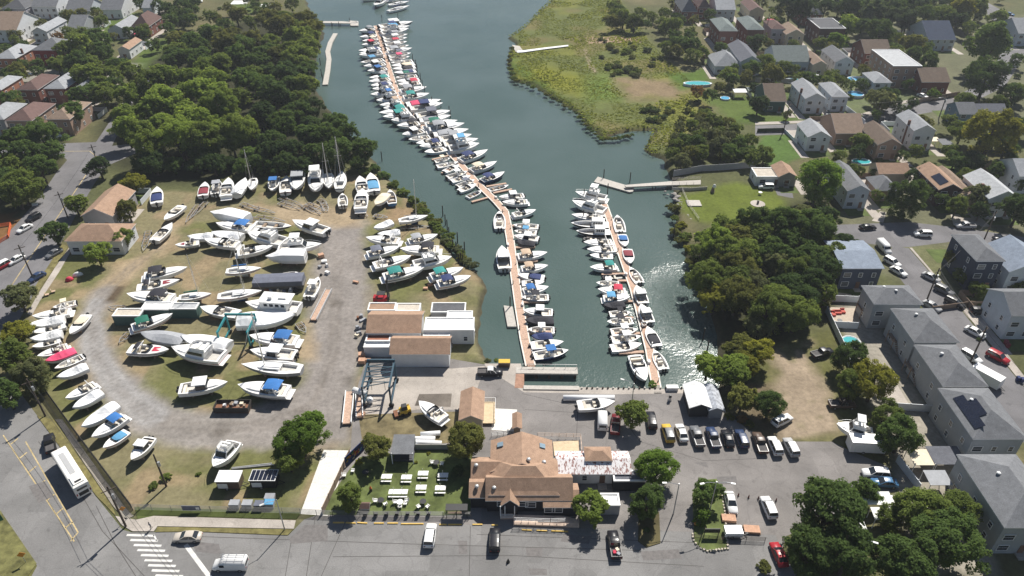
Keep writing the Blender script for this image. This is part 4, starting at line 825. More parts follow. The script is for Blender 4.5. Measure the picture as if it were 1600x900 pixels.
        part('hull', hull_mb(L, B, F), H); part('deck', deck_mb(L, B, F, .06, .42, .84, .7), [GEL, NONSKID]); part('foredeck', trunk_mb(L, B, F, .56, .86, .7, .3), GEL)
        g = MB(); g.add([(-1.1, 1.2, F), (1.0, 1.1, F), (1.0, -1.1, F), (-1.1, -1.2, F), (-1.1, 1.1, F + 1.2), (.3, 1.0, F + 1.2), (.3, -1.0, F + 1.2), (-1.1, -1.1, F + 1.2)], [(0, 1, 5, 4), (1, 2, 6, 5), (2, 3, 7, 6)]); part('windscreen', g, GLASS)
        part('hard_top', MB().box(-.55, 0, F + 1.2, 2.5, 2.3, .13, taper=.93), cv if can else GEL)
        s = MB(); s.box(-.4, .55, .7, .5, .55, .8); s.box(-3.3, 0, .7, .5, 2.0, .45); part('seat', s, CUSH)
        for y in (.35, -.35): part('outboard_engine', outboard(-L / 2, y, .95), BLACK)
    elif kind == 'sail':
        L, B, F = 9.0, 2.8, 1.1
        part('hull', hull_mb(L, B, F, .2, 2.0, .62), H); part('deck', deck_mb(L, B, F, .08, .34, .55, .65, .2, 2.0, .62), [GEL, NONSKID])
        m = MB(); rings = []
        for x, w, zt in ((-1.4, .95, .4), (.4, .95, .42), (1.6, .7, .36), (2.3, .4, .1)): rings.append([(x, w, F), (x, w * .85, F + zt), (x, -w * .85, F + zt), (x, -w, F)])
        c = part('cabin_top', m.loft(rings), GEL)
        g = MB()
        for s in (1, -1): g.add([(-1.1, s * .93, F + .14), (.9, s * .92, F + .14), (.9, s * .88, F + .3), (-1.1, s * .88, F + .3)], [(0, 1, 2, 3), (3, 2, 1, 0)])
        part('cabin_window', g, GLASS, c)
        k = MB(); k.prism([(-.8, -.08), (.9, -.08), (.9, .08), (-.8, .08)], -.75, .2); part('keel', k, H[1]); part('rudder', MB().box(-4.0, 0, -.3, .3, .08, 1.0), H[1])
        mst = MB(); mst.tube((1.0, 0, F), (1.0, 0, 12.2), .1, .075, n=6); mp = part('mast', mst, STEEL)
        st = MB()
        for q in ((4.4, 0, F + .3), (-4.4, 0, F + .1), (1.0, 1.3, F), (1.0, -1.3, F)): st.tube((1.0, 0, 12.1), q, .018, n=3)
        st.tube((1.0, -.8, 7.2), (1.0, .8, 7.2), .03, n=4); part('rigging', st, STEEL, mp)
        bm = MB(); bm.tube((.9, 0, F + 1.15), (-2.9, 0, F + 1.1), .07, n=6); bo = part('boom', bm, STEEL)
        if can: sc_ = MB(); sc_.tube((.8, 0, F + 1.32), (-2.8, 0, F + 1.2), .24, .13, n=8); part('sail_cover', sc_, cv, bo)
    elif kind in ('wrap', 'tarp'):
        L, B, F = 9.0, 3.0, 1.3; cm = WRAPM if kind == 'wrap' else cv
        part('hull', hull_mb(L, B, F), H if kind == 'wrap' else [HULLC[hullc], H[1]])
        m = MB(); rings = []; rr = random.Random(str(key))
        for i in range(11):
            t = i / 10; x = -L / 2 + L * t * 1.005; hb = beam_at(t, B) * 1.03; zs = F * (1 + .28 * t * t) - .15
            e = .18 + .95 * max(0, math.sin(min(1, (t + .12) / .62) * math.pi)) ** 1.3 if kind == 'wrap' else .15 + .6 * max(0, math.sin(min(1, t / .7) * math.pi)); e *= (1 if t < .97 else .5)
            e += rr.uniform(-.06, .06)
            rings.append([(x, hb, zs), (x, hb * .97, zs + .2 + .12 * e), (x, hb * .45, zs + .2 + e * .72), (x, 0, zs + .22 + e), (x, -hb * .45, zs + .2 + e * .72), (x, -hb * .97, zs + .2 + .12 * e), (x, -hb, zs)])
        part('cover', m.loft(rings), cm)
    elif kind == 'boxwrap':
        L, B, F = 9.0, 3.0, 1.3
        part('hull', hull_mb(L, B, F), H); m = MB(); rings = []
        for t, e, w in ((0, 1.6, .98), (.1, 1.75, 1.0), (.5, 1.75, 1.0), (.62, 1.5, 1.0), (.8, .7, 1.0), (.95, .25, 1.0), (1.0, .1, 1.0)):
            x = -L / 2 + L * t; hb = beam_at(t, B) * 1.04; zs = F * (1 + .28 * t * t) - .15; rings.append([(x, hb * w, zs), (x, hb * .9, zs + e * .85), (x, hb * .3, zs + e), (x, -hb * .3, zs + e), (x, -hb * .9, zs + e * .85), (x, -hb * w, zs)])
        part('cover', m.loft(rings), WRAPM)
    elif kind == 'barge':
        L, B, F = 11.5, 3.4, 1.0
        h = MB(); h.box(0, 0, 0, L, B * .9, F, taper=1.05); part('hull', h, HULLC['darkgrey'])
        m = MB(); rings = [[(x, B / 2, F), (x, B / 2 * .96, F + 1.1), (x, 0, F + 1.3), (x, -B / 2 * .96, F + 1.1), (x, -B / 2, F)] for x in (-5.8, -2, 2, 5.7)]; part('cover', m.loft(rings), CANV['slate'])
    elif kind == 'house':
        L, B, F = 11.5, 3.8, 1.5
        part('hull', hull_mb(L, B, F), H); part('deck', deck_mb(L, B, F, .03, .2, .85, .9), [GEL, NONSKID])
        m = MB(); m.box(-.9, 0, F, 5.6, 3.0, 1.9, taper=.97); c = part('cabin', m, GEL)
        for s in (1, -1):
            for x in (-3.0, -1.8, -.6, .6): part('cabin_window', MB().box(x, s * 1.485, F + .9, .75, .06, .6), GLASS, c)
        part('roof', MB().box(-1.2, 0, F + 1.9, 6.6, 3.3, .12), CANV['white']); s = MB(); s.box(-.2, 0, F + 2.02, .8, 1.6, .7); s.box(-2.6, 0, F + 2.02, 1.6, .8, .3); part('flybridge', s, GEL)
        part('foredeck', trunk_mb(L, B, F, .66, .9, .62, .3), GEL)
    elif kind == 'work':
        L, B, F = 8.2, 2.7, 1.1
        part('hull', hull_mb(L, B, F, .2, 3.0), [HULLC['black'], H[1]]); part('deck', deck_mb(L, B, F, .3, .93, .8, .5, .2, 3.0), [GEL, HULLC['darkgrey']])
        m = MB(); m.box(-1.6, 0, F, 2.6, 1.9, 1.4, taper=.92); c = part('cabin', m, GEL)
        for s in (1, -1):
            for x in (-2.4, -1.9, -1.4, -.9): part('cabin_window', MB().box(x, s * .93, F + .55, .38, .05, .55), GLASS, c)
    elif kind == 'rib':
        L, B, F = 5.0, 2.0, .7
        m = MB(); pts = [(-2.4, .75, .5), (.8, .75, .5), (1.8, .55, .58), (2.35, 0, .68), (1.8, -.55, .58), (.8, -.75, .5), (-2.4, -.75, .5)]
        for p, q in zip(pts, pts[1:]): m.tube(p, q, .25, n=7)
        part('hull', m, HULLC[hullc], smooth=True); f = MB(); f.prism([(-2.3, -.7), (1.0, -.7), (2.1, 0), (1.0, .7), (-2.3, .7)], .1, .32); part('floor', f, NONSKID)
        s = MB(); s.box(-.6, 0, .32, .4, 1.2, .35); s.box(.5, 0, .32, .5, .6, .5); part('seat', s, CUSH); part('outboard_engine', outboard(-2.4, 0, .6, .8), BLACK)
    elif kind == 'skiff':
        L, B, F = 5.0, 1.8, .75
        part('hull', hull_mb(L, B, F), H); part('deck', deck_mb(L, B, F, .06, .8, .85, .25), [GEL, NONSKID]); s = MB(); s.box(-1.2, 0, .3, .35, 1.4, .3); s.box(.3, 0, .3, .35, 1.4, .3); part('seat', s, WOODM)
    dims = {'cruiser': 9.3, 'runabout': 6.5, 'sunpad': 7.6, 'console': 7.4, 'fly': 11.8, 'hardtop': 8.6, 'sail': 9.0, 'wrap': 9.0, 'tarp': 9.0, 'boxwrap': 9.0, 'barge': 11.5, 'house': 11.5, 'work': 8.2, 'rib': 5.0, 'skiff': 5.0}
    BOATS[key] = (out, dims[kind]); return BOATS[key]
KINDNAME = {'sail': ('sailboat', 'sailboat'), 'rib': ('inflatable_boat', 'dinghy'), 'skiff': ('rowing_boat', 'boat'), 'barge': ('houseboat', 'boat'), 'house': ('houseboat', 'boat'), 'fly': ('motor_yacht', 'yacht'), 'work': ('work_boat', 'boat')}
def place_boat(kind, stern, bow, z_px, z_base, label, group, can=None, hull='white', bot='blue', wide=1.0, stand=False):
    S, Bw = G(*stern, z_px), G(*bow, z_px); d = Bw - S; Lr = d.length; parts, L0 = boat_parts(kind, hull, can, bot)
    nm, ct = KINDNAME.get(kind, ('motor_boat', 'boat')); k = Lr / L0; kw = (0.55 + 0.65 * k) * wide
    mid = (S + Bw) / 2; root = thing(nm, label, ct, (mid.x, mid.y, z_base), math.atan2(d.y, d.x), group, (k, kw, 0.4 + 0.6 * kw))
    made = []
    for n, me, par in parts: made.append(link(n, me, root if par is None else made[par]))
    if stand and kind not in ('rib',):
        for x in (-.25, .12):
            b = MB(); b.box(x * L0, 0, -z_base / (0.4 + 0.6 * kw), .3, 1.0, z_base / (0.4 + 0.6 * kw) + .25); b.build('keel_block', WOODM, root)
    return root

# --- the boatyard: (kind, stern px, bow px, canopy, hull, label)
YG = 'boats laid up in the boatyard'
YB = [
 ('console',(119,472),(82,481),'cream','white','small white boat with cream top, uppermost along the left fence'),
 ('cruiser',(111,486),(50,496),None,'white','white cruiser with dark windscreen, second from top along the left fence'),
 ('wrap',(100,498),(45,508),None,'white','wrapped white boat just below the dark-windscreen cruiser by the left fence'),
 ('runabout',(103,507),(50,521),None,'white','white boat with one red seat along the left fence'),
 ('wrap',(96,520),(47,530),None,'white','wrapped white boat below the boat with a red seat, left fence'),
 ('runabout',(95,530),(50,543),None,'white','slim white open boat, third above the pink cover by the left fence'),
 ('cruiser',(107,540),(58,558),None,'white','white cruiser directly above the boat with the pink cover'),
 ('tarp',(118,548),(72,567),'pink','white','white boat under a bright pink cover by the left fence'),
 ('console',(131,556),(85,577),None,'white','open white boat directly below the pink-covered boat'),
 ('wrap',(136,571),(89,590),None,'white','smooth wrapped boat with nothing below it but a gap, left fence row'),
 ('cruiser',(150,599),(102,624),None,'white','white boat with open cockpit, first below the gap in the left fence row'),
 ('wrap',(157,611),(114,638),None,'white','rounded wrapped white hull, second below the gap in the left fence row'),
 ('wrap',(181,631),(128,668),None,'white','large wrapped boat with raised stern beside the roadside fence'),
 ('cruiser',(196,649),(143,685),'blue','white','long white cruiser with blue bimini near the roadside fence'),
 ('runabout',(199,673),(161,701),'sky','white','short white boat with pale blue cockpit cover near the roadside fence'),
 ('hardtop',(236,684),(206,722),None,'white','white pilothouse boat alone on the grass by the lower fence corner'),
 ('runabout',(136,492),(110,524),'cream','white','white boat with rounded cream canopy standing alone at the track edge'),
 ('fly',(366,688),(333,731),None,'white','white motor yacht with two decks beside the white trailer on the grass'),
 ('runabout',(245,319),(246,294),'navy','white','boat under navy cover parked in the shade of the wood'),
 ('runabout',(285,322),(257,346),None,'white','white boat with its bow to lower left beside the shaded navy-covered one'),
 ('runabout',(241,377),(270,350),None,'white','open white boat near the bare boat trailers by the brown-roofed house'),
 ('runabout',(317,307),(321,286),'burgundy','white','small boat with dark red canopy in the tree shade'),
 ('console',(337,304),(341,282),'grey','white','shaded grey-topped boat right of the dark red canopy'),
 ('cruiser',(353,308),(358,280),None,'white','white cruiser half in shade with dark open cockpit by the wood'),
 ('wrap',(368,304),(384,280),None,'white','slanting wrapped boat at the edge of the wood shade'),
 ('sail',(396,279),(393,298),None,'white','small sailboat with grey mast beside the slanting wrapped boat'),
 ('console',(430,277),(425,300),'blue','white','white boat with bright blue top in the upper row'),
 ('runabout',(446,302),(448,277),None,'white','narrow white boat right of the blue-topped one in the upper row'),
 ('hardtop',(467,268),(463,301),'grey','white','white boat with grey hardtop and raked windscreen in the upper row'),
 ('fly',(494,266),(493,302),'white','white','big white flybridge yacht with red stripe in the upper row'),
 ('sail',(513,272),(514,296),None,'white','stubby sailboat right of the big flybridge yacht'),
 ('sail',(530,296),(535,269),None,'white','taller sailboat, right one of the two beside the flybridge yacht'),
 ('console',(536,322),(535,303),None,'white','small open boat with grey console on the bare ground below the upper row'),
 ('cruiser',(568,302),(562,277),None,'white','white boat with covered cockpit behind the blue tarpaulin boat'),
 ('cruiser',(563,328),(567,297),None,'white','white cruiser with dark cockpit and blue tarp beneath its stern'),
 ('runabout',(585,301),(579,273),'sky','white','white boat with large pale blue cockpit cover near the creek bank'),
 ('tarp',(604,304),(587,323),'cream','white','small white boat with cream cover pointing to lower left'),
 ('sail',(623,345),(669,338),None,'white','white sailboat with tall mast near the creek bank'),
 ('wrap',(612,346),(584,357),None,'white','small oval wrapped boat at the top of the creekside rows'),
 ('wrap',(625,362),(590,366),None,'white','wrapped boat directly behind the white hull nearest the gravel lane'),
 ('cruiser',(625,377),(571,373),None,'white','white hull with bow to the gravel lane, second in the creekside rows'),
 ('cruiser',(637,378),(685,368),'grey','white','white cruiser with grey hood and bow toward the creek pilings'),
 ('cruiser',(573,398),(626,387),'slate','white','white cruiser with slate canopy beside the gravel lane'),
 ('cruiser',(687,390),(624,391),'black','white','white cruiser with black bimini and bow pointing left'),
 ('cruiser',(583,416),(644,402),None,'white','white cruiser with open brown cockpit beside the gravel lane'),
 ('fly',(645,413),(707,403),None,'white','white motor yacht with dark side windows in the creekside rows'),
 ('cruiser',(598,434),(665,420),'teal','white','large white cruiser with teal top beside the gravel lane'),
 ('cruiser',(672,433),(725,420),'teal','white','white cruiser with teal top nearer the creek'),
 ('cruiser',(683,444),(737,433),'navy','white','white boat with two navy cockpit covers, lowest of the creekside rows'),
 ('boxwrap',(388,346),(329,333),None,'white','tall boxy wrapped boat at the top left of the yard centre'),
 ('cruiser',(397,357),(337,351),'blue','white','white cruiser with blue canopy below the tall wrapped boat'),
 ('wrap',(333,368),(293,370),None,'white','wrapped boat with peaked cover left of another wrapped hull'),
 ('wrap',(378,370),(331,364),None,'white','crumpled wrapped boat touching the peaked one'),
 ('sunpad',(311,379),(274,384),'burgundy','white','open sport boat with dark red seats on a trailer'),
 ('cruiser',(373,383),(319,376),None,'white','white cruiser with navy stripe in front of the crumpled wrapped boat'),
 ('cruiser',(370,396),(428,386),None,'white','white cruiser with bow to the right behind the blue-boom sailboat'),
 ('skiff',(397,350),(456,355),None,'darkgrey','long dark grey hull lying beside the empty trailers'),
 ('fly',(446,378),(386,365),None,'white','white motor yacht with grey side windows, bow left, mid yard'),
 ('hardtop',(512,364),(457,348),'white','white','white hardtop cruiser by itself at the head of the gravel lane'),
 ('fly',(434,386),(504,383),'white','white','big white flybridge cruiser with blue bottom beside the gravel lane'),
 ('boxwrap',(478,402),(415,402),None,'white','boxy white shrink-wrapped boat with flat top by the gravel lane'),
 ('barge',(398,442),(475,439),None,'darkgrey','long low boat under a slate tarpaulin'),
 ('sail',(353,424),(409,420),'blue','white','sailboat with blue sail cover in the yard centre'),
 ('sail',(279,465),(331,460),'green','white','sailboat with green sail cover in the yard centre'),
 ('sail',(340,464),(410,456),None,'white','long sailboat with bare boom in front of the slate tarpaulin boat'),
 ('cruiser',(224,432),(295,420),'black','white','white cruiser with black canopy and oval foredeck hatch, top left of yard'),
 ('sunpad',(214,451),(282,440),'burgundy','white','sport boat with red foredeck sun pad'),
 ('cruiser',(271,467),(198,462),'black','white','large sport cruiser with black canopy and bow pointing left'),
 ('runabout',(373,492),(313,482),None,'white','white bowrider with reddish foredeck behind the teal boat lift'),
 ('wrap',(372,503),(462,497),None,'white','huge white hull standing behind the teal boat lift'),
 ('house',(468,481),(384,475),None,'white','white houseboat with square cabin windows'),
 ('cruiser',(205,513),(272,492),'green','white','white cruiser with green canopy in front of the teal sheds'),
 ('tarp',(288,534),(221,524),'grey','grey','boat under a grey tarpaulin at the lower left of the yard'),
 ('wrap',(358,541),(284,528),None,'white','wrapped sailboat hull right of the grey tarpaulin boat'),
 ('sunpad',(202,546),(265,549),'red','white','white sport boat with red canopy at the track edge'),
 ('fly',(349,557),(268,545),None,'white','white motor yacht with dark side windows at the front of the yard'),
 ('cruiser',(466,533),(389,527),'blue','white','white cruiser with two bright blue canopies beside the gravel lane'),
 ('hardtop',(463,557),(391,551),'white','white','white fishing boat with white hardtop right of the teal lift'),
 ('sail',(472,578),(378,572),None,'grey','grey-hulled ketch with red bottom at the lane edge'),
 ('hardtop',(280,610),(358,601),'white','white','white hardtop cruiser with navy bottom at the bend of the track'),
 ('cruiser',(452,612),(371,604),'blue','white','white cruiser with deep blue canopy and navy bottom by the lower track'),
 ('console',(482,465),(498,434),'white','white','small white boat with square white top on the gravel lane'),
 ('cruiser',(694,655),(654,628),None,'white','white cruiser on the dry grass behind the yellow loader'),
 ('runabout',(902,634),(961,629),None,'white','bowrider with dark cockpit on the lot below the quay'),
 ('fly',(1365,676),(1306,663),'white','white','white flybridge yacht on the right lot behind the box trailer'),
 ('skiff',(613,318),(609,297),None,'blue','narrow blue hull lying at the creek bank'),
 ('skiff',(440,428),(466,425),None,'white','small white tender behind the slate tarpaulin boat'),
]
for k, s, bw, can, hl, lb in YB:
    bt = 'red' if 'red bottom' in lb else 'white' if k in ('console', 'runabout', 'skiff') else 'blue' if ('navy' in lb or 'blue bottom' in lb) else random.choice(['black', 'white', 'blue', 'black'])
    zb = {'sail': 1.0, 'skiff': 0.25, 'barge': 0.4, 'runabout': .55, 'console': .6}.get(k, 0.7)
    if hl == 'white' and k not in ('wrap', 'tarp', 'boxwrap') and random.random() < .5: hl = random.choice(['stripe', 'redstripe', 'lowstripe', 'lowstripe'])
    place_boat(k, s, bw, zb + {'fly': 1.8, 'cruiser': 1.4, 'house': 1.6, 'wrap': 1.5, 'boxwrap': 1.5}.get(k, 1.1), zb, lb, YG, can, hl, bt, stand=True, wide=1.25 if 'huge' in lb else 0.9 if 'big white flyb' in lb else 1.0)

# --- docks
PLANK = mat('dock_planks', (0.46, 0.315, 0.235), 0.85, var=0.38, scale=2.5)
PLANK2 = mat('grey_dock_planks', (0.44, 0.41, 0.37), 0.85, var=0.2, scale=2.0)
EDGE = mat('dock_edge_white', (0.68, 0.64, 0.58), 0.7, var=0.2)
PILE = mat('tarred_piling', (0.045, 0.035, 0.028), 0.9, var=0.3)
DZ = WATER_Z + 0.55
MAIN = [(587,40),(594,62),(601,85),(612,120),(621,145),(630,162),(650,186),(690,226),(716,252),(745,285),(775,314),(789,330),(793,350),(797,372),(803,420),(812,482),(820,530),(829,571)]
SEC = [(944,319),(952,341),(960,366),(974,405),(990,450),(1003,498),(1015,545),(1026,606)]
def dock(name, label, pts, wd, m, edge=None, z=DZ):
    Q = [G(x, y, z) for x, y in pts]; root = thing(name, label, 'dock', (0, 0, 0))
    for a, b in zip(Q, Q[1:]):
        d = b - a; n = Vector((-d.y, d.x, 0)).normalized(); e = d.normalized() * .05
        s = MB(); p = [a - e + n * wd / 2, b + e + n * wd / 2, b + e - n * wd / 2, a - e - n * wd / 2]; s.prism([(q.x, q.y) for q in p], z - .45, z); s.build('deck_section', m, root)
        if edge:
            for sg in (1, -1):
                p = [a + n * sg * (wd / 2 + .004), b + n * sg * (wd / 2 + .004), b + n * sg * (wd / 2 + .3), a + n * sg * (wd / 2 + .3)]; MB().prism([(q.x, q.y) for q in p], z - .4, z + .012).build('edge_board', edge, root)
    return root
MD = dock('floating_dock', 'long tan floating dock winding up the middle of the creek', MAIN, 1.75, PLANK, EDGE)
SD = dock('floating_dock', 'shorter tan floating dock near the right bank', SEC, 1.55, PLANK, EDGE)
dock('floating_dock', 'pale grey floating walkway along the wooded left bank', [(524,52),(516,66),(512,80),(514,92),(512,110),(508,132)], 2.2, PLANK2)
def finger(root, a, b, wd=.85, m=PLANK):
    A, Bq = G(*a, DZ - .02), G(*b, DZ - .02); d = Bq - A; n = Vector((-d.y, d.x, 0)).normalized() * wd / 2
    MB().prism([(q.x, q.y) for q in (A + n, Bq + n, Bq - n, A - n)], DZ - .4, DZ - .03).build('finger_pier', m, root)
for a, b in (((802,386),(836,385)),((806,407),(840,407)),((810,435),(818,434)),((815,471),(851,470)),((818,494),(856,493)),((822,519),(862,518)),((826,546),(862,544)),((760,291),(791,286)),((771,301),(800,295)),((737,315),(766,307)),((675,249),(704,242)),((640,205),(664,200)),((800,352),(806,352)),((690,270),(708,262))): finger(MD, a, b)
for a, b in (((945,365),(917,369)),((973,393),(950,393)),((978,427),(940,428)),((988,470),(975,470)),((990,496),(975,496)),((1000,520),(960,521)),((1006,549),(967,551)),((960,386),(945,386)),((985,438),(965,438))): finger(SD, a, b, .8)
dg = thing('boat_lift_float', 'square grey float moored left of the long dock', 'float', (0, 0, 0)); MB().prism(P2([(787,477),(801,479),(807,510),(793,510)], DZ), DZ - .5, DZ).build('deck', PLANK2, dg)
PDK = 'boats on the long dock'; SDK = 'boats on the short dock'
def dx(pts, y):
    for a, b in zip(pts, pts[1:]):
        if a[1] <= y <= b[1]: return a[0] + (b[0] - a[0]) * (y - a[1]) / (b[1] - a[1])
    return pts[0][0] if y < pts[0][1] else pts[-1][0]
DESC = {'cruiser': 'cruiser', 'runabout': 'small open boat', 'console': 'console boat', 'fly': 'flybridge yacht', 'hardtop': 'hardtop boat', 'sail': 'sailboat', 'wrap': 'covered boat', 'tarp': 'covered boat', 'work': 'black-hulled pilothouse boat', 'rib': 'inflatable dinghy', 'skiff': 'open skiff', 'sunpad': 'sport boat'}
CWORD = {'sky': 'pale blue', 'slate': 'dark grey', 'burgundy': 'dark red'}
def berth(rows, dockname, side, group):
    n = len(rows)
    for i, (k, s, bw, can, hl) in enumerate(rows):
        c = CWORD.get(can, can); h = '' if k in ('work', 'rib') else ('dark blue' if hl == 'navy' else hl if hl != 'steel' else 'pale blue') + ' '
        lb = f"{h}{DESC[k]}{' with ' + c + (' top' if k not in ('tarp','wrap') else ' cover') if can else ''}, {ordinal(n - 1 - i)} from shore, {side} side of {dockname} dock"
        place_boat(k, s, bw, WATER_Z + .9, WATER_Z - .3, lb, group, can, hl, random.choice(['blue', 'black', 'red']), wide=1.28 if s[1] < 240 else 1.0)
rr = random.Random(5)
def pick(): return rr.choice([('cruiser', None), ('cruiser', 'white'), ('fly', None), ('hardtop', 'white'), ('cruiser', 'white'), ('console', 'white'), ('runabout', None), ('runabout', 'navy'), ('hardtop', 'white'), ('cruiser', 'grey'), ('hardtop', 'grey'), ('cruiser', 'cream')])
L_bows = [(561,51,None),(562,61,'navy'),(566,67,None),(565,73,'red'),(560,82,None),(562,87,None),(561,91,None),(563,100,'sky'),(568,107,None),(574,114,'blue'),(577,125,None),(576,131,'teal'),(579,136,None),(582,144,None),(579,153,'navy'),(588,162,'blue'),(593,168,None),(599,174,'tan'),(592,181,'teal'),(598,187,'teal'),(611,193,None),(620,200,'black')]
rows = []
for x, y, c in L_bows:
    yy = y - 3.5; sx = dx(MAIN, yy) - 5; k, c0 = pick(); rows.append((k, (sx, yy - 0.11 * (sx - x) + 1.5), (x, y), c or c0, rr.choice(['white'] * 10 + ['navy'])))
rows += [('hardtop',(662,206),(628,214),'white','white'),('console',(672,214),(638,220),None,'white'),('runabout',(682,220),(650,226),None,'white'),('cruiser',(690,226),(655,232),'navy','white'),('runabout',(697,233),(663,240),None,'steel')]
rows += [('console',(679,252),(704,247),'cream','white'),('console',(682,260),(716,254),None,'white'),('runabout',(694,268),(718,258),None,'white'),('console',(698,277),(731,268),'white','white'),('runabout',(705,283),(736,275),None,'white'),('console',(714,291),(742,281),'slate','white'),('runabout',(717,298),(745,288),None,'white'),('skiff',(730,307),(753,297),None,'white'),('console',(781,358),(780,331),None,'white'),('hardtop',(789,422),(784,387),None,'white')]
berth(rows, 'long', 'left', PDK)
R_rows = []
for x, y, c, inn in [(646,39,'white',0),(641,45,'sky',0),(640,50,'navy',0),(638,56,'grey',0),(637,61,None,0),(637,67,'red',0),(640,73,None,0),(645,79,None,0),(643,85,'slate',0),(641,90,'pink',0),(645,96,None,1),(648,101,None,1),(649,106,'black',1),(650,112,'navy',1),(652,119,'green',1),(655,125,None,1),(657,131,'red',1),(668,140,None,0),(672,150,'teal',0),(690,160,'pink',0),(693,166,'navy',0),(705,178,'slate',0),(705,184,'grey',0),(716,193,'green',0),(727,198,'grey',0),(733,206,'grey',0),(738,215,'grey',0),(748,222,None,0),(750,230,'sky',0)]:
    yy = y + 2; bx = dx(MAIN, yy) + 5; k, c0 = pick(); e = ((bx, yy + 0.09 * (x - bx) - 1), (x, y))
    R_rows.append((k if x - bx > 42 else rr.choice(['runabout', 'console', 'cruiser']), *(e if not inn else e[::-1]), c or c0, rr.choice(['white'] * 8 + ['grey'])))
R_rows += [('cruiser',(718,252),(763,237),'navy','white'),('cruiser',(735,268),(777,255),'cream','white'),('cruiser',(752,284),(789,271),'navy','navy'),('skiff',(763,296),(795,289),None,'grey'),('hardtop',(819,306),(779,310),'white','white'),('cruiser',(825,316),(784,318),None,'white'),
 ('cruiser',(801,337),(838,330),None,'white'),('console',(842,354),(801,352),'white','white'),('console',(839,363),(803,361),'sky','white'),('hardtop',(842,374),(802,370),'white','white'),('tarp',(836,381),(806,379),'black','darkgrey'),('cruiser',(808,402),(856,397),'tan','white'),('cruiser',(814,421),(857,417),'tan','white'),('runabout',(851,434),(808,430),'navy','white'),('runabout',(815,442),(851,441),None,'white'),('cruiser',(817,456),(858,450),'blue','white'),('console',(858,464),(814,465),'black','grey'),('hardtop',(864,489),(817,487),'white','white'),('tarp',(865,501),(820,502),'black','black'),('console',(867,515),(824,515),'white','white'),('tarp',(863,525),(830,527),'navy','white'),('runabout',(829,540),(881,535),None,'white'),('console',(833,556),(889,548),'blue','navy')]
berth(R_rows, 'long', 'right', PDK)
berth([('fly',(948,312),(898,304),'white','white'),('fly',(946,332),(893,318),None,'white'),('cruiser',(942,342),(892,338),None,'white'),('work',(951,352),(892,350),None,'white'),('work',(953,363),(900,362),None,'white'),('rib',(944,372),(910,372),None,'darkgrey'),('cruiser',(957,379),(911,381),None,'white'),('cruiser',(962,390),(916,392),None,'white'),('runabout',(958,400),(921,399),None,'white'),('cruiser',(964,417),(921,420),'teal','white'),('rib',(974,430),(940,432),None,'black'),('console',(968,443),(931,442),'white','white'),('cruiser',(978,456),(933,454),'red','white'),('cruiser',(942,467),(985,466),'sky','white'),('tarp',(976,475),(943,479),'black','black'),('console',(952,490),(986,488),'black','white'),('console',(989,500),(948,503),'black','white'),('console',(954,518),(997,515),'white','white'),('console',(955,530),(1002,526),'white','white'),('runabout',(954,544),(1003,538),None,'white'),('cruiser',(991,556),(1008,599),None,'white')], 'short', 'left', SDK)
berth([('console',(970,363),(964,337),None,'white'),('runabout',(972,366),(977,386),'blue','white'),('runabout',(980,389),(985,413),'burgundy','white'),('console',(1000,442),(985,418),None,'white'),('hardtop',(1006,475),(994,448),None,'white'),('hardtop',(1015,505),(1001,477),None,'white'),('runabout',(1027,541),(1011,511),'black','white'),('console',(1038,577),(1022,547),None,'white')], 'short', 'right', SDK)
for k, s, bw, c, lb in [('cruiser',(586,-2),(563,1),'navy','white cruiser at the left of the moored group at the picture top'),('fly',(598,2),(586,12),None,'broad white yacht with its bow toward the viewer at the picture top'),('sail',(606,18),(640,10),'navy','white sailboat with navy sail cover, lowest of the top moored group'),('sail',(607,8),(640,3),None,'white sailboat with bare boom, upper of the pair at the picture top'),('cruiser',(604,1),(632,-4),'white','white cruiser behind the two sailboats at the picture top')]:
    place_boat(k, s, bw, WATER_Z + .9, WATER_Z - .3, lb, 'boats moored in the upper creek', c)
bt = place_boat('skiff',(548,36),(560,33),WATER_Z+.9,WATER_Z-.2,'little open boat beside the end of the left bank jetty','boats moored in the upper creek',None,'grey')
place_boat('skiff',(1003,508),(1011,506),DZ+.3,DZ+.02,'little white tender lying on the short dock','boats on the short dock',None,'white')
# power posts and lockers along the docks
for nm, pts, wd, n in (('long', MAIN, .8, 30), ('short', SEC, .7, 14)):
    Q = [G(x, y, DZ) for x, y in pts]; Ls = [(b - a).length for a, b in zip(Q, Q[1:])]; T = sum(Ls)
    for i in range(n):
        t = T * (i + .6) / n; k = 0
        while t > Ls[k] and k < len(Ls) - 1: t -= Ls[k]; k += 1
        q = Q[k].lerp(Q[k + 1], t / Ls[k]); d = (Q[k + 1] - Q[k]).normalized(); s = 1 if i % 2 else -1; m = MB()
        if i % 3: m.box(0, 0, 0, .22, .22, 1.05, taper=.8)
        else: m.box(0, 0, 0, 1.1, .5, .55, taper=.92)
        m.build('power_post' if i % 3 else 'dock_locker', (BLACK, STEEL)[i % 2] if i % 3 else GEL, None, loc=(q.x - d.y * s * wd, q.y + d.x * s * wd, DZ + .012), rz=math.atan2(d.y, d.x), label=('power post' if i % 3 else 'white dock locker') + f' on the {nm} dock planks, {ordinal(i)} counting from its far end', cat='power post' if i % 3 else 'locker', group=f'fittings on the {nm} dock')
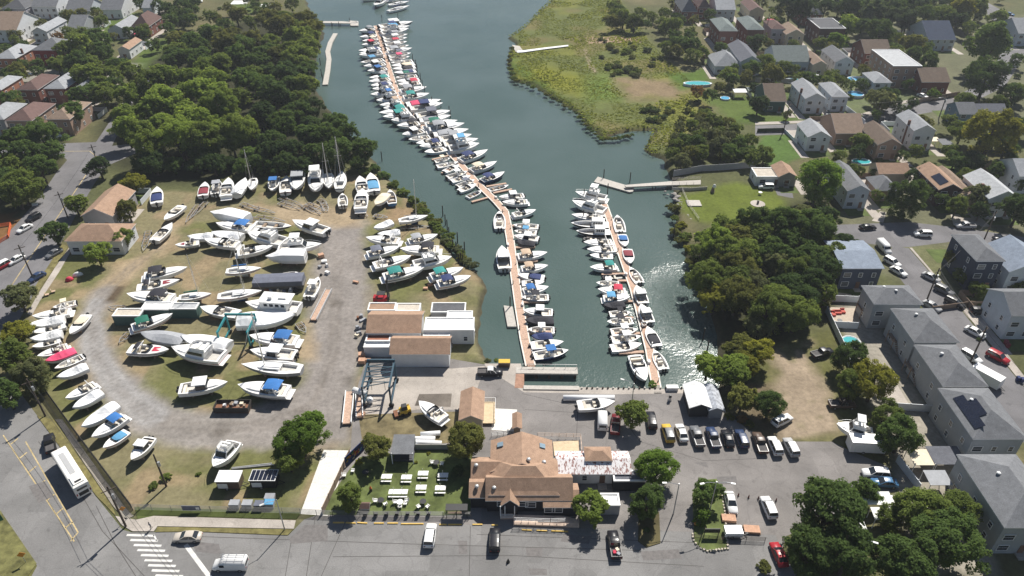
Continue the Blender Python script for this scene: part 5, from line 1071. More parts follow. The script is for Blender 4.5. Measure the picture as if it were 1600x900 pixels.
# pilings
PG = 'pilings standing in the creek'
def piling(px, py, hgt, lb, r=.17):
    p = G(px, py, WATER_Z); m = MB(); m.tube((0, 0, -2.2), (0, 0, hgt), r, r * .85, n=7); return m.build('piling', PILE, None, loc=(p.x, p.y, WATER_Z), label=lb, cat='piling', group=PG)
pl = [(645,95),(650,104),(652,112),(657,125),(660,136),(664,147),(675,163),(689,168),(702,178),(704,184),(597,33),(622,30),(573,400)]
for i, (x, y) in enumerate(pl[:-1]): piling(x, y, 3.2, f'dark piling, {ordinal(i)} counting down the right edge of the long dock boats')
for i, (x, y) in enumerate([(497,68),(500,80),(501,102),(503,120),(505,128),(530,44),(519,45),(505,42),(547,38)]): piling(x, y, 3.4, f'thin dark piling by the left bank walkway, {ordinal(i)} of those there')
for i, (x, y) in enumerate([(692,338),(696,352),(699,360),(702,372),(708,392),(715,380),(713,395),(726,395),(724,405),(720,412),(717,414),(723,415)]): piling(x, y, 3.6, f'old dark piling off the boatyard bank, {ordinal(i)} from the top')
for i, (x, y) in enumerate([(943,280),(984,285),(949,303),(912,312),(911,345),(1052,372),(1098,532),(1104,552),(991,600),(797,482),(568,58+172),(597,252)]): piling(x, y, 3.6, ['tall piling at the far end of the right bank float','tall piling at the near end of the right bank float','short piling above the first yacht of the short dock','piling left of the topmost short dock yacht','piling at the bow of the third short dock boat','lone piling close to the right bank bushes','leaning piling in the sunlit water by the right trees','lower piling in the sunlit water by the right trees','piling by the bow of the lowest short dock boat','white-capped piling beside the square grey float','lone dark piling off the left wooded bank','short dark piling below the left wooded bank'][i])
# ------------------------------------------------------------ vehicles
def paint(name, rgb): return mat('paint_' + name, rgb, 0.3, 0.0, var=.04, spec=.3, coat=.0)
PC = {k: paint(k, c) for k, c in dict(white=(.72,.72,.71), silver=(.42,.42,.42), black=(.018,.018,.022), grey=(.15,.155,.165), navy=(.03,.05,.11), red=(.34,.022,.03), maroon=(.16,.02,.025), yellow=(.60,.40,.06), champagne=(.50,.45,.39), blue=(.06,.16,.30), brown=(.10,.07,.055), bus=(.78,.76,.72)).items()}
HEADL = mat('headlight_lens', (.7,.7,.68), .15); TAILL = mat('tail_light_lens', (.30,.02,.02), .25); BEDM = mat('truck_bed_liner', (.09,.085,.085), .9, var=.3)
RIMM = mat('wheel_rim', (.35,.35,.35), .4, .5)
def _wheel(r=.34, w=.24):
    t = MB(); t.tube((0, -w / 2, 0), (0, w / 2, 0), r, r, 12); k = MB(); k.tube((0, -w / 2 - .012, 0), (0, w / 2 + .012, 0), r * .58, r * .58, 10); return t.mesh('wheel', BLACK), k.mesh('rim', RIMM)
WHEEL, RIM = _wheel()
CARS = {}
SPEC = dict(
 sedan=dict(sec=[(-2.35,.76,.38,.78),(-2.2,.87,.25,.98),(-1.2,.91,.22,1.0),(.9,.91,.22,.97),(1.6,.89,.22,.89),(2.2,.84,.26,.76),(2.35,.74,.36,.62)], base=(-1.85,1.12,.98,.83), roof=(-1.1,.18,1.44,.64), ax=(1.42,-1.38)),
 suv=dict(sec=[(-2.35,.80,.42,1.0),(-2.25,.92,.3,1.12),(-1.2,.95,.27,1.12),(.9,.95,.27,1.10),(1.7,.93,.28,1.02),(2.25,.88,.32,.9),(2.38,.78,.42,.72)], base=(-2.22,1.2,1.1,.86), roof=(-2.0,.35,1.74,.70), ax=(1.45,-1.42)),
 pickup=dict(sec=[(-2.75,.86,.5,1.02),(-2.7,.95,.4,1.05),(-.55,.96,.33,1.05),(1.0,.96,.33,1.12),(1.9,.95,.33,1.10),(2.55,.9,.38,.98),(2.7,.8,.48,.8)], base=(-.75,1.35,1.1,.86), roof=(-.5,.62,1.82,.72), ax=(1.75,-1.75)),
 van=dict(sec=[(-2.85,.92,.4,2.2),(-2.75,.98,.32,2.3),(.6,.99,.3,2.3),(1.3,.97,.3,1.95),(1.75,.96,.3,1.25),(2.5,.92,.33,1.08),(2.75,.8,.42,.8)], base=None, roof=None, ax=(1.75,-1.75)))
def car_parts(kind, c, c2):
    k = (kind, c, c2)
    if k in CARS: return CARS[k]
    s = SPEC[kind]; out = []; bm = PC[c]
    rings = [[(x, -w * .93, zl), (x, -w, zl + .2 * (zt - zl)), (x, -w * .99, zl + .72 * (zt - zl)), (x, -w * .86, zt), (x, w * .86, zt), (x, w * .99, zl + .72 * (zt - zl)), (x, w, zl + .2 * (zt - zl)), (x, w * .93, zl)] for x, w, zl, zt in s['sec']]
    out.append(('body', MB().loft(rings).mesh('body', bm, True)))
    if s['base']:
        b0, b1, bz, bw = s['base']; r0, r1, rz, rw = s['roof']; B = [(b0,-bw,bz-.04),(b1,-bw,bz-.04),(b1,bw,bz-.04),(b0,bw,bz-.04)]; T = [(r0,-rw,rz),(r1,-rw,rz),(r1,rw,rz),(r0,rw,rz)]
        for n, i, j in (('windscreen',1,2),('rear_window',3,0),('side_window',0,1),('side_window',2,3)): out.append((n, MB().add([B[i],B[j],T[j],T[i]], [(0,1,2,3)]).mesh(n, GLASS)))
        m = MB(); m.loft([[(x, rw*1.03*math.cos(a), zz + .09*math.sin(a)) for a in [math.pi*q/8 for q in range(9)]] for x, zz in ((r0-.06,rz-.03),(r0+.3*(r1-r0),rz+.03),(r0+.65*(r1-r0),rz+.025),(r1+.05,rz-.035))])
        for p, q in ((B[0],T[0]),(B[1],T[1]),(B[2],T[2]),(B[3],T[3]),(((b0+b1)/2-.1,-bw-.005,bz),((r0+r1)/2-.1,-rw-.005,rz)),(((b0+b1)/2-.1,bw+.005,bz),((r0+r1)/2-.1,rw+.005,rz))): m.tube(p, q, .05, n=4)
        out.append(('roof', m.mesh('roof', PC[c2 or c])))
    if kind == 'pickup':
        m = MB(); m.box(-1.72, 0, 1.055, 1.9, 1.5, .012); out.append(('bed_floor', m.mesh('bed_floor', BEDM)))
        for n, a in (('bed_side', (-1.72,.86,1.04,2.0,.14,.16)), ('bed_side', (-1.72,-.86,1.04,2.0,.14,.16)), ('tailgate', (-2.68,0,1.03,.09,1.6,.17))): out.append((n, MB().box(*a).mesh(n, bm)))
    if kind == 'van':
        out.append(('windscreen', MB().add([(1.72,-.85,1.3),(1.72,.85,1.3),(1.3,.8,1.97),(1.3,-.8,1.97)], [(0,1,2,3)]).mesh('windscreen', GLASS)))
        for y in (1, -1): out.append(('side_window', MB().box(.95, y * .985, 1.3, .8, .03, .55).mesh('side_window', GLASS)))
        out.append(('rear_window', MB().box(-2.86, 0, 1.3, .04, 1.4, .6).mesh('rear_window', GLASS)))
    xf, wf, zf = s['sec'][-1][0], s['sec'][-1][1], s['sec'][-1][3]; xr, wr_, zr = s['sec'][0][0], s['sec'][0][1], s['sec'][0][3]
    for y in (1, -1):
        out.append(('headlight', MB().box(xf - .04, y * wf * .72, zf - .16, .1, .28, .14).mesh('headlight', HEADL))); out.append(('tail_light', MB().box(xr + .02, y * wr_ * .78, min(zr, 1.2) - .22, .1, .22, .18).mesh('tail_light', TAILL)))
    CARS[k] = out; return out
def car(kind, px, py, ang, c, label, c2=None, group='cars parked around the marina and streets', sc=1.0):
    p = G(px, py, .6); root = thing({'sedan': 'car', 'suv': 'car', 'pickup': 'pickup_truck', 'van': 'van'}[kind], label, {'pickup': 'pickup truck', 'van': 'van'}.get(kind, 'car'), (p.x, p.y, 0.015), R(ang), group, sc)
    for n, me in car_parts(kind, c, c2): link(n, me, root)
    a, b = SPEC[kind]['ax']; hw = max(q[1] for q in SPEC[kind]['sec']) - .1
    for x in (a, b):
        for y in (hw, -hw): w = link('wheel', WHEEL, root, (x, y, .34)); link('rim', RIM, w)
    return root
# angle 0 faces right in the picture, 90 faces away from the viewer
CARL = [
 ('suv',1044,677,93,'yellow','yellow car with grey roof, leftmost of the parked row','grey'),('sedan',1065,676,93,'white','white coupe second from left in the parked row'),('pickup',1089,682,93,'grey','dark pickup with grey bed, third in the parked row'),('pickup',1114,684,92,'navy','dark pickup, fourth in the parked row, beside the black sedan'),('sedan',1137,685,91,'black','black sedan in the middle of the parked row'),('suv',1159,686,91,'navy','navy car next to the open frame truck in the row'),('pickup',1187,692,90,'brown','stripped pickup with open bed in the parked row'),('suv',1211,697,92,'white','white SUV second from right in the parked row'),('suv',1236,699,94,'silver','silver SUV with white roof, rightmost of the parked row','white'),
 ('suv',1018,657,88,'black','dark car half under the tree beside the parked row'),('van',941,656,85,'white','white van with rack of gear by the lot tree'),('pickup',962,663,80,'maroon','dark red pickup beside the white van by the lot tree'),('pickup',766,582,0,'black','pickup with white cab alone on the apron near the dock head','white'),
 ('suv',672,837,88,'white','white SUV on the street in front of the beer garden'),('suv',773,844,90,'black','black SUV on the street in front of the restaurant'),('pickup',960,851,92,'black','dark pickup with cluttered open bed at the tree shade on the street'),('sedan',1142,785,268,'white','white sedan beside the traffic island'),('suv',1201,793,93,'white','white SUV beside the lower right grove'),('sedan',1217,866,95,'red','red car in the shade of the lower right grove'),
 ('sedan',293,839,182,'champagne','champagne car turning at the crosswalk'),('van',360,883,180,'white','white van with long roof ladder rack on the street'),('pickup',78,693,122,'black','black pickup ahead of the white bus'),
 ('sedan',25,406,246,'white','white sedan driving down the left avenue'),('suv',52,341,250,'black','black car parked on the left avenue, upper of two'),('sedan',38,357,250,'white','white sedan parked behind the black car on the left avenue'),('sedan',57,433,246,'navy','dark car at the foot of the avenue utility pole'),('sedan',84,396,246,'grey','grey car in the street tree shade on the avenue'),('suv',2,416,246,'red','red and white car cut by the left edge','white'),
 ('sedan',228,112,10,'black','black car parked below the small lawn'),('sedan',228,127,10,'silver','silver car beside the black one below the small lawn'),('sedan',214,127,60,'red','little red car at the grove corner'),('sedan',85,214,40,'white','white car in front of the grey-brown roofed house'),('sedan',42,116,15,'white','white car behind the maroon-roofed house'),('sedan',96,34,60,'black','dark car on the top left drive by the low bungalow'),('sedan',98,27,60,'grey','grey car above the dark one on the top left drive'),('suv',310,2,0,'white','white car at the top edge by the little field'),
 ('pickup',1285,552,20,'black','black pickup parked on the rough grass of the bare lot'),('pickup',1316,632,0,'brown','brown-bedded pickup at the edge of the bare lot'),('suv',1222,657,30,'white','white car half under the rounded dark tree'),('sedan',1356,355,5,'black','black car parked before the pale blue gabled house'),('suv',1442,366,175,'white','white SUV on the cross street by the corner lawn'),('pickup',1508,353,180,'silver','silver pickup on the cross street'),('suv',1565,373,180,'black','black car under the dark edge tree on the cross street'),
 ('van',1381,388,275,'white','white van at the top of the side street'),('suv',1394,410,300,'white','white car directly below the white van on the side street'),('sedan',1404,424,300,'white','white sedan, third in the left line of the side street'),('sedan',1455,433,305,'silver','silver sedan in the right line of the side street, uppermost'),('suv',1475,454,305,'grey','grey SUV below the uppermost silver sedan'),('suv',1492,473,305,'black','black SUV, third in the right line of the side street'),('sedan',1456,478,300,'silver','silver car half behind the uppermost grey row house'),('suv',1532,487,355,'black','black SUV on the right driveway'),('sedan',1524,519,305,'white','white sedan by the clipped round bush'),('suv',1517,558,300,'white','white SUV at the foot of the side street pole'),('suv',1559,558,305,'red','bright red SUV on the side street'),
 ('suv',1368,740,175,'white','white car with open trunk at the lower right fence'),('sedan',1382,754,175,'blue','blue car half under the lower right grove'),('suv',1197,292,175,'white','white SUV beside the white flat-roofed garage'),('sedan',1292,177,250,'black','black car on the drive of the pale chimney house'),('sedan',1281,81,350,'black','black car behind the long pale house'),('sedan',1260,82,300,'grey','grey car at the curve behind the long pale house'),('sedan',1385,192,350,'black','dark green car parked on the upper street'),('sedan',1405,177,10,'silver','silver car under the slim tree of the upper street'),('sedan',1442,150,300,'white','white car in the yard behind the upper street fence'),('suv',1101,80,300,'grey','grey car on the pale yard near the low white marsh house'),('sedan',1108,40,20,'white','white car in front of the left brick twin'),('sedan',1578,22,300,'blue','blue car at the top right corner street'),('sedan',1583,103,0,'white','white car at the right edge above the upper street')]
for e in CARL: car(*e[:6], *( [e[6]] if len(e) > 6 else []))
# ladder rack on the street van
VR = [o for o in COL.objects if o.get('label', '').startswith('white van with long roof ladder')][0]
m = MB()
for y in (-.7, -.35, .35, .7): m.tube((-2.6, y, 2.5), (1.4, y, 2.5), .04, n=4)
for x in (-2.5, -1.2, .1, 1.0): m.tube((x, -.8, 2.48), (x, .8, 2.48), .04, n=4); m.tube((x, -.8, 2.2), (x, -.8, 2.5), .04, n=4); m.tube((x, .8, 2.2), (x, .8, 2.5), .04, n=4)
m.build('ladder_rack', STEEL, VR)
for i, (x, y, z, c) in enumerate([(-1.9,.3,1.05,'red'),(-1.4,-.2,1.05,'cream'),(-2.2,-.3,1.05,'grey')]):
    P_ = [o for o in COL.objects if o.get('label', '').startswith('dark pickup with cluttered')][0]; m = MB(); m.box(x, y, z, .6, .5, .35, .4 * i); m.build('cargo', CANV[c], P_)
# the white bus
A, Bf = G(130, 776, 0), G(84, 702, 0); d = (Bf - A); a = math.atan2(d.y, d.x); c0 = G(112, 738, 1.5)
bus = thing('bus', 'long white bus stopped behind the black pickup', 'bus', (c0.x, c0.y, .015), a)
m = MB(); L = 12.0; rings = []
for z, w, l in ((.35,2.45,11.9),(.8,2.6,12.0),(2.7,2.6,12.0),(3.0,2.45,11.85),(3.1,2.1,11.5)): rings.append([(-l/2,-w/2,z),(l/2,-w/2,z),(l/2,w/2,z),(-l/2,w/2,z)])
m.loft(rings); m.build('body', PC['bus'], bus)
for y in (1, -1):
    for i in range(7): MB().box(-4.4 + 1.45 * i, y * 1.3, 1.45, 1.3, .03, .95).build('side_window', GLASS, bus)
MB().box(6.0, 0, 1.2, .04, 2.3, 1.5).build('windscreen', GLASS, bus); MB().box(-6.0, 0, 2.05, .04, 1.7, .45).build('rear_window', GLASS, bus); MB().box(-6.0, 0, .75, .05, 1.6, .8).build('engine_grille', BLACK, bus)
MB().box(-4.2, 0, 3.1, 2.4, 1.8, .22).build('air_conditioner', PC['bus'], bus); MB().box(-4.9, 0, 3.32, .5, 1.1, .04).build('roof_grille', BLACK, bus); MB().box(1.0, 0, 3.1, 6.5, .9, .05).build('roof_panel', CANV['grey'] if 0 else PC['silver'], bus)
for x in (3.2, -3.2):
    for y in (1.12, -1.12): w = link('wheel', WHEEL, bus, (x, y, .48), scale=1.4); link('rim', RIM, w)
for y in (1.1, -1.1): MB().box(-6.0, y, 1.0, .06, .2, .5).build('tail_light', TAILL, bus)
def box_trailer(px, py, ang, size, c, label, top=None, name='box_trailer'):
    p = G(px, py, 1.2); t = thing(name, label, 'trailer', (p.x, p.y, .02), R(ang)); l, w, h = size
    MB().box(0, 0, .5, l, w, h).build('body', c, t)
    if top: top(t, l, w, h)
    MB().box(-.25 * l, -w / 2 - .02, .7, 1.8, .05, h * .6).build('side_door', TRIM, t)
    for y in (w / 2 - .1, -w / 2 + .1): k = link('wheel', WHEEL, t, (-.1 * l, y, .36)); link('rim', RIM, k)
    m = MB(); m.tube((l / 2, .5, .5), (l / 2 + 1.2, 0, .5), .06, n=4); m.tube((l / 2, -.5, .5), (l / 2 + 1.2, 0, .5), .06, n=4); m.build('tow_bar', BLACK, t)
    return t
box_trailer(1353,696,-4,(6.6,2.5,2.6),GEL,'white box trailer behind the flybridge yacht on the right lot')
box_trailer(360,752,0,(4.0,2.4,2.0),PC['brown'],'brown trailer with broad white roof on the yard grass',lambda t,l,w,h: MB().box(0,0,h+.5,l+.3,w+.3,.12).build('roof',PC['white'],t))
def pv(t, l, w, h):
    r = MB().box(0, 0, h + .5, l + .2, w + .2, .1).build('roof', PC['white'], t)
    for i in range(6): MB().box(-l / 2 + l * (i + .5) / 6, 0, h + .602, l / 6 - .08, w - .1, .05).build('solar_panel', mat('solar_panel', (.012,.015,.028), .15), r)
box_trailer(414,750,0,(4.6,2.4,1.9),PC['black'],'dark trailer with solar panels on its roof on the yard grass',pv)
box_trailer(1541,590,305,(6.0,2.4,2.3),PC['white'],'long white box trailer parked on the side street')
box_trailer(1146,829,0,(2.9,1.7,1.0),PC['white'],'low white covered trailer by the pink stone pallets')
# empty boat trailers on the grass
TRM = mat('galvanised', (.38,.38,.38), .5, .4, objvar=.15)
def boat_trailer(a, b, label):
    A, B = G(*a, .4), G(*b, .4); d = B - A; L = d.length; t = thing('boat_trailer', label, 'trailer', (A.x, A.y, 0), math.atan2(d.y, d.x), 'empty boat trailers in the yard')
    m = MB()
    for y in (.8, -.8): m.tube((0, y, .5), (L * .6, y, .5), .09, n=4); m.tube((L * .6, y, .5), (L, 0, .5), .09, n=4)
    for x in (.1, L * .3, L * .6): m.tube((x, -.8, .5), (x, .8, .5), .08, n=4)
    m.build('frame', TRM, t); m = MB()
    m.box(L * .3, .45, .55, L * .5, .14, .12); m.build('bunk', WOODM, t); MB().box(L * .3, -.45, .55, L * .5, .14, .12).build('bunk', WOODM, t)
    for y in (.95, -.95): link('wheel', WHEEL, t, (L * .22, y, .32))
for i, (a, b) in enumerate([((377,318),(405,328)),((393,324),(430,333)),((437,309),(474,322)),((436,317),(470,327)),((474,321),(502,335)),((480,318),(508,330)),((400,338),(446,346)),((385,341),(420,344)),((498,312),(512,320)),((560,334),(575,338)),((584,337),(606,340)),((626,356),(672,354)),((195,482),(170,480)),((203,520),(186,536)),((230,372),(224,392)),((232,361),(228,376)),((322,316),(296,342)),((310,320),(290,348)),((466,505),(478,520)),((505,318),(512,330))]):
    boat_trailer(a, b, f'bare boat trailer among the laid-up boats, {ordinal(i)} ' + ('of the group below the upper row' if i < 9 else 'counting on around the yard'))
# ------------------------------------------------------------ trees and shrubs
def crown(name, seed, n, leaf, nl=16, squash=.8, spread=.62):
    """leaf clumps on twig clusters on the big boughs of a crown of radius 1"""
    r = np.random.default_rng(seed)
    def dirs(k, up):
        d = r.normal(size=(k, 3)); d /= np.linalg.norm(d, axis=1)[:, None]; d[:, 2] = np.where(r.random(k) < up, np.abs(d[:, 2]), d[:, 2]); return d
    D = dirs(nl, .62); C = D * (r.uniform(.3, 1.0, nl)[:, None] ** .7) * spread; C[:, 2] = C[:, 2] * squash; C = np.vstack([C, [[0, 0, .0]]]); rad = np.append(r.uniform(.22, .42, nl), .5)
    ns = nl * 14; k = r.choice(nl + 1, size=ns, p=rad ** 2 / (rad ** 2).sum()); d1 = dirs(ns, .55); S = C[k] + d1 * (rad[k] * r.uniform(.75, 1.12, ns))[:, None]; sr = r.uniform(.09, .19, ns)
    dd = (np.linalg.norm(S[:, None] - C[None], axis=2) / rad[None]).min(1); ok = dd > .7; S, d1, sr = S[ok], d1[ok], sr[ok]; ns = len(S)
    j = r.choice(ns, size=n, p=sr ** 2 / (sr ** 2).sum()); d2 = dirs(n, .5); p = S[j] + d2 * (sr[j] * r.uniform(.25, 1.15, n) ** .6)[:, None]
    nn = d2 * .45 + d1[j] * .35 + r.normal(size=(n, 3)) * .5; nn[:, 2] += .75; nn /= np.linalg.norm(nn, axis=1)[:, None]
    a = np.cross(nn, r.normal(size=(n, 3))); a /= np.linalg.norm(a, axis=1)[:, None]; b = np.cross(nn, a); s = leaf * r.uniform(.5, 1.3, n)[:, None]; a *= s; b *= s * r.uniform(.55, .9, n)[:, None]
    V = np.stack([p - a * .9, p - b, p + a * 1.1, p + b * .85], 1).reshape(-1, 3)
    me = bpy.data.meshes.new(name); me.vertices.add(n * 4); me.vertices.foreach_set('co', V.astype(np.float32).ravel()); me.loops.add(n * 4); me.loops.foreach_set('vertex_index', np.arange(n * 4, dtype=np.int32)); me.polygons.add(n); me.polygons.foreach_set('loop_start', np.arange(0, n * 4, 4, dtype=np.int32)); me.update(); me.validate()
    return me
LEAF = {k: leaf_mat('leaf_' + k, c) for k, c in dict(bright=(.175,.24,.062), mid=(.135,.18,.055), dark=(.092,.142,.050), deep=(.062,.098,.042), olive=(.145,.160,.055), yellow=(.205,.215,.045), blue=(.080,.112,.062), grey=(.130,.150,.080), rust=(.20,.125,.055), lush=(.125,.20,.045)).items()}
BARK = mat('bark', (.085, .065, .048), .95, var=.3, scale=6)
_cs = {}
SHAPES = {'big': [(101 + i, 15000, .036, 22, .8, .68) for i in range(4)], 'mid': [(201 + i, 6000, .058, 16, .85, .66) for i in range(6)], 'far': [(301 + i, 3000, .082, 13, .85, .64) for i in range(4)], 'tall': [(401 + i, 7000, .05, 18, 1.35, .56) for i in range(2)], 'bush': [(501 + i, 1700, .10, 9, .6, .62) for i in range(4)]}
def crown_me(size, i, c):
    k = (size, i, c)
    if k not in _cs:
        if (size, i) not in _cs: s = SHAPES[size][i]; _cs[(size, i)] = crown('crown', s[0], s[1], s[2], s[3], s[4], s[5])
        me = _cs[(size, i)].copy(); me.materials.append(LEAF[c]); _cs[k] = me
    return _cs[k]
def trunk_me():
    m = MB(); m.tube((0, 0, -.05), (.03, .02, .55), .075, .055, 7); m.tube((.03, .02, .55), (0, 0, 1.15), .055, .03, 6)
    for i in range(5):
        t = i * 1.26; m.tube((.03, .02, .5 + .05 * i), (.42 * math.cos(t), .42 * math.sin(t), .95 + .07 * i), .032, .012, 5)
    return m.mesh('trunk', BARK)
TRUNK = trunk_me()
tr = random.Random(11)
TREES = []; REQ = []
def tree(px, py, rpx, c, label, size=None, group=None, name='tree', cat='tree', lift=1.0, sz=1.0):
    z = 5.0
    for _ in range(3): Rm = rpx / PXM(py, z); z = (1.0 * lift) * Rm
    p = G(px, py, z); sc = SC.render.resolution_x
    size = size or ('big' if rpx > 34 else 'mid' if rpx > 13 else 'far'); i = tr.randrange(len(SHAPES[size]))
    if name == 'tree':
        REQ.append((rpx, p.x, p.y, Rm, size, i, c, lift, sz, label, cat, group, tr.uniform(0, 6.28), tr.uniform(.93, 1.07))); TREES.append((p.x, p.y, Rm)); return
    root = thing(name, label, cat, (p.x, p.y, -.6 if name == 'shrub' and sdist(np.array([[p.x, p.y]]), shore)[0] < 2.5 else 0), tr.uniform(0, 6.28), group, (Rm * tr.uniform(.95, 1.05), Rm * tr.uniform(.95, 1.05), Rm * sz))
    link('trunk', TRUNK, root, scale=(1, 1, lift)); link('crown', crown_me(size, i, c), root, loc=(0, 0, lift)); TREES.append((p.x, p.y, Rm)); return root
CW = dict(bright='bright green', mid='green', dark='dark green', deep='deep green', olive='olive green', yellow='yellow-green', blue='blue-green', grey='grey-green', rust='russet', lush='fresh green')
USED = {}
def uniq(lb, alts=()):
    for l in (lb, *alts):
        if l not in USED: USED[l] = 1; return l
    USED[lb] += 1; return None
def inpoly(x, y, poly):
    s = False
    for (x1, y1), (x2, y2) in zip(poly, poly[1:] + poly[:1]):
        if (y1 > y) != (y2 > y) and x < x1 + (y - y1) / (y2 - y1) * (x2 - x1): s = not s
    return s
def wood(region, poly, r0, r1, colours, step=1.12, lift=1.0, edge='left'):
    xs = [p[0] for p in poly]; ys = [p[1] for p in poly]; pts = []; y = min(ys); row = 0; tot = []
    while y < max(ys):
        rp = r0 + (r1 - r0) * (y - min(ys)) / (max(ys) - min(ys) + 1e-6); x = min(xs) + (row % 2) * rp * .8; line = []
        while x < max(xs):
            qx, qy = x + tr.uniform(-.35, .35) * rp, y + tr.uniform(-.3, .3) * rp
            if inpoly(qx, qy, poly): line.append((qx, qy, rp * tr.uniform(.8, 1.25)))
            x += rp * step * 1.25
        if line: tot.append(line)
        y += rp * step * .72; row += 1
    for j, line in enumerate(tot):
        for i, (x, y, q) in enumerate(line):
            c = tr.choice(colours(x, y) if callable(colours) else colours)
            tree(x, y, q, c, uniq(f'{CW[c]} tree in the {region}, {ordinal(i)} from {edge} in {ordinal(len(tot) - 1 - j)} row up'), group='trees of the ' + region, lift=lift * .82 * tr.uniform(.85, 1.2))
wood('bright boatyard wood', [(165,190),(172,160),(200,135),(235,120),(300,108),(362,118),(392,150),(400,190),(370,222),(290,238),(220,236),(175,222)], 27, 32, lambda x, y: ['mid', 'bright', 'bright', 'mid'] if x > 360 or x < 185 or y > 225 else ['bright', 'bright', 'mid', 'bright'], lift=1.25)
wood('creekside wood', [(420,30),(470,12),(492,40),(498,62),(484,95),(490,130),(510,170),(545,212),(578,238),(540,252),(490,245),(440,248),(405,235),(402,180),(398,140),(360,112),(330,100),(300,95),(262,92),(255,66),(300,58),(350,55),(390,48)], 20, 29, lambda x, y: ['dark', 'mid', 'dark', 'deep'] if y > 95 else ['mid', 'mid', 'dark', 'olive'], lift=1.2)
wood('shaded wood edge', [(205,246),(240,240),(400,246),(560,252),(590,258),(585,266),(400,262),(245,270),(200,262)], 21, 22, ['deep', 'dark', 'deep'], step=1.05, lift=.95)
wood('left avenue grove', [(0,205),(45,198),(80,215),(98,235),(88,255),(62,272),(50,300),(20,325),(0,335)], 27, 30, ['dark', 'mid', 'dark'], lift=1.15)
wood('left terrace grove', [(100,66),(120,52),(160,50),(178,74),(180,96),(202,92),(206,120),(200,138),(168,150),(150,160),(136,185),(118,196),(112,180),(126,150),(132,115),(112,100)], 20, 26, ['mid', 'dark', 'mid', 'dark'], lift=1.2)
wood('right bank thicket', [(1072,402),(1080,380),(1110,358),(1150,350),(1200,362),(1230,352),(1262,330),(1302,338),(1318,372),(1310,410),(1302,440),(1292,470),(1262,498),(1215,505),(1165,480),(1120,478),(1098,460),(1086,430)], 27, 33, lambda x, y: ['mid', 'bright', 'olive', 'mid', 'yellow'] if x < 1165 else ['dark', 'deep', 'dark', 'mid', 'grey', 'mid'], lift=1.1)
wood('tent bank grove', [(1098,588),(1112,560),(1140,530),(1168,500),(1198,520),(1200,560),(1188,590),(1150,605)], 22, 26, lambda x, y: ['yellow', 'bright', 'olive'] if y > 550 else ['olive', 'grey', 'olive'], lift=1.0)
wood('top right grove', [(1215,0),(1260,-5),(1330,-5),(1400,-5),(1455,5),(1470,25),(1440,35),(1430,60),(1380,58),(1350,62),(1330,30),(1300,18),(1250,20),(1225,25)], 20, 22, ['deep', 'dark', 'deep', 'blue'], lift=1.3)
wood('corner grove', [(1452,-8),(1538,-8),(1534,14),(1512,40),(1478,34),(1456,20)], 17, 19, ['deep', 'dark', 'mid'], lift=1.2)
wood('marsh tree belt', [(940,12),(965,5),(980,28),(1010,18),(1040,22),(1060,48),(1085,55),(1098,80),(1078,95),(1050,92),(1030,72),(1045,60),(1020,45),(985,42),(950,35)], 13, 16, ['mid', 'dark', 'olive', 'mid'], lift=1.1)
wood('lower marsh scrub', [(1050,200),(1080,185),(1110,180),(1145,195),(1185,215),(1195,245),(1150,255),(1100,250),(1060,260),(1040,235)], 14, 17, ['mid', 'grey', 'mid', 'dark', 'olive'], lift=.85)
wood('top left grove', [(235,12),(255,2),(290,0),(310,12),(285,35),(262,40),(250,30)], 13, 14, ['deep', 'dark'], lift=1.2)
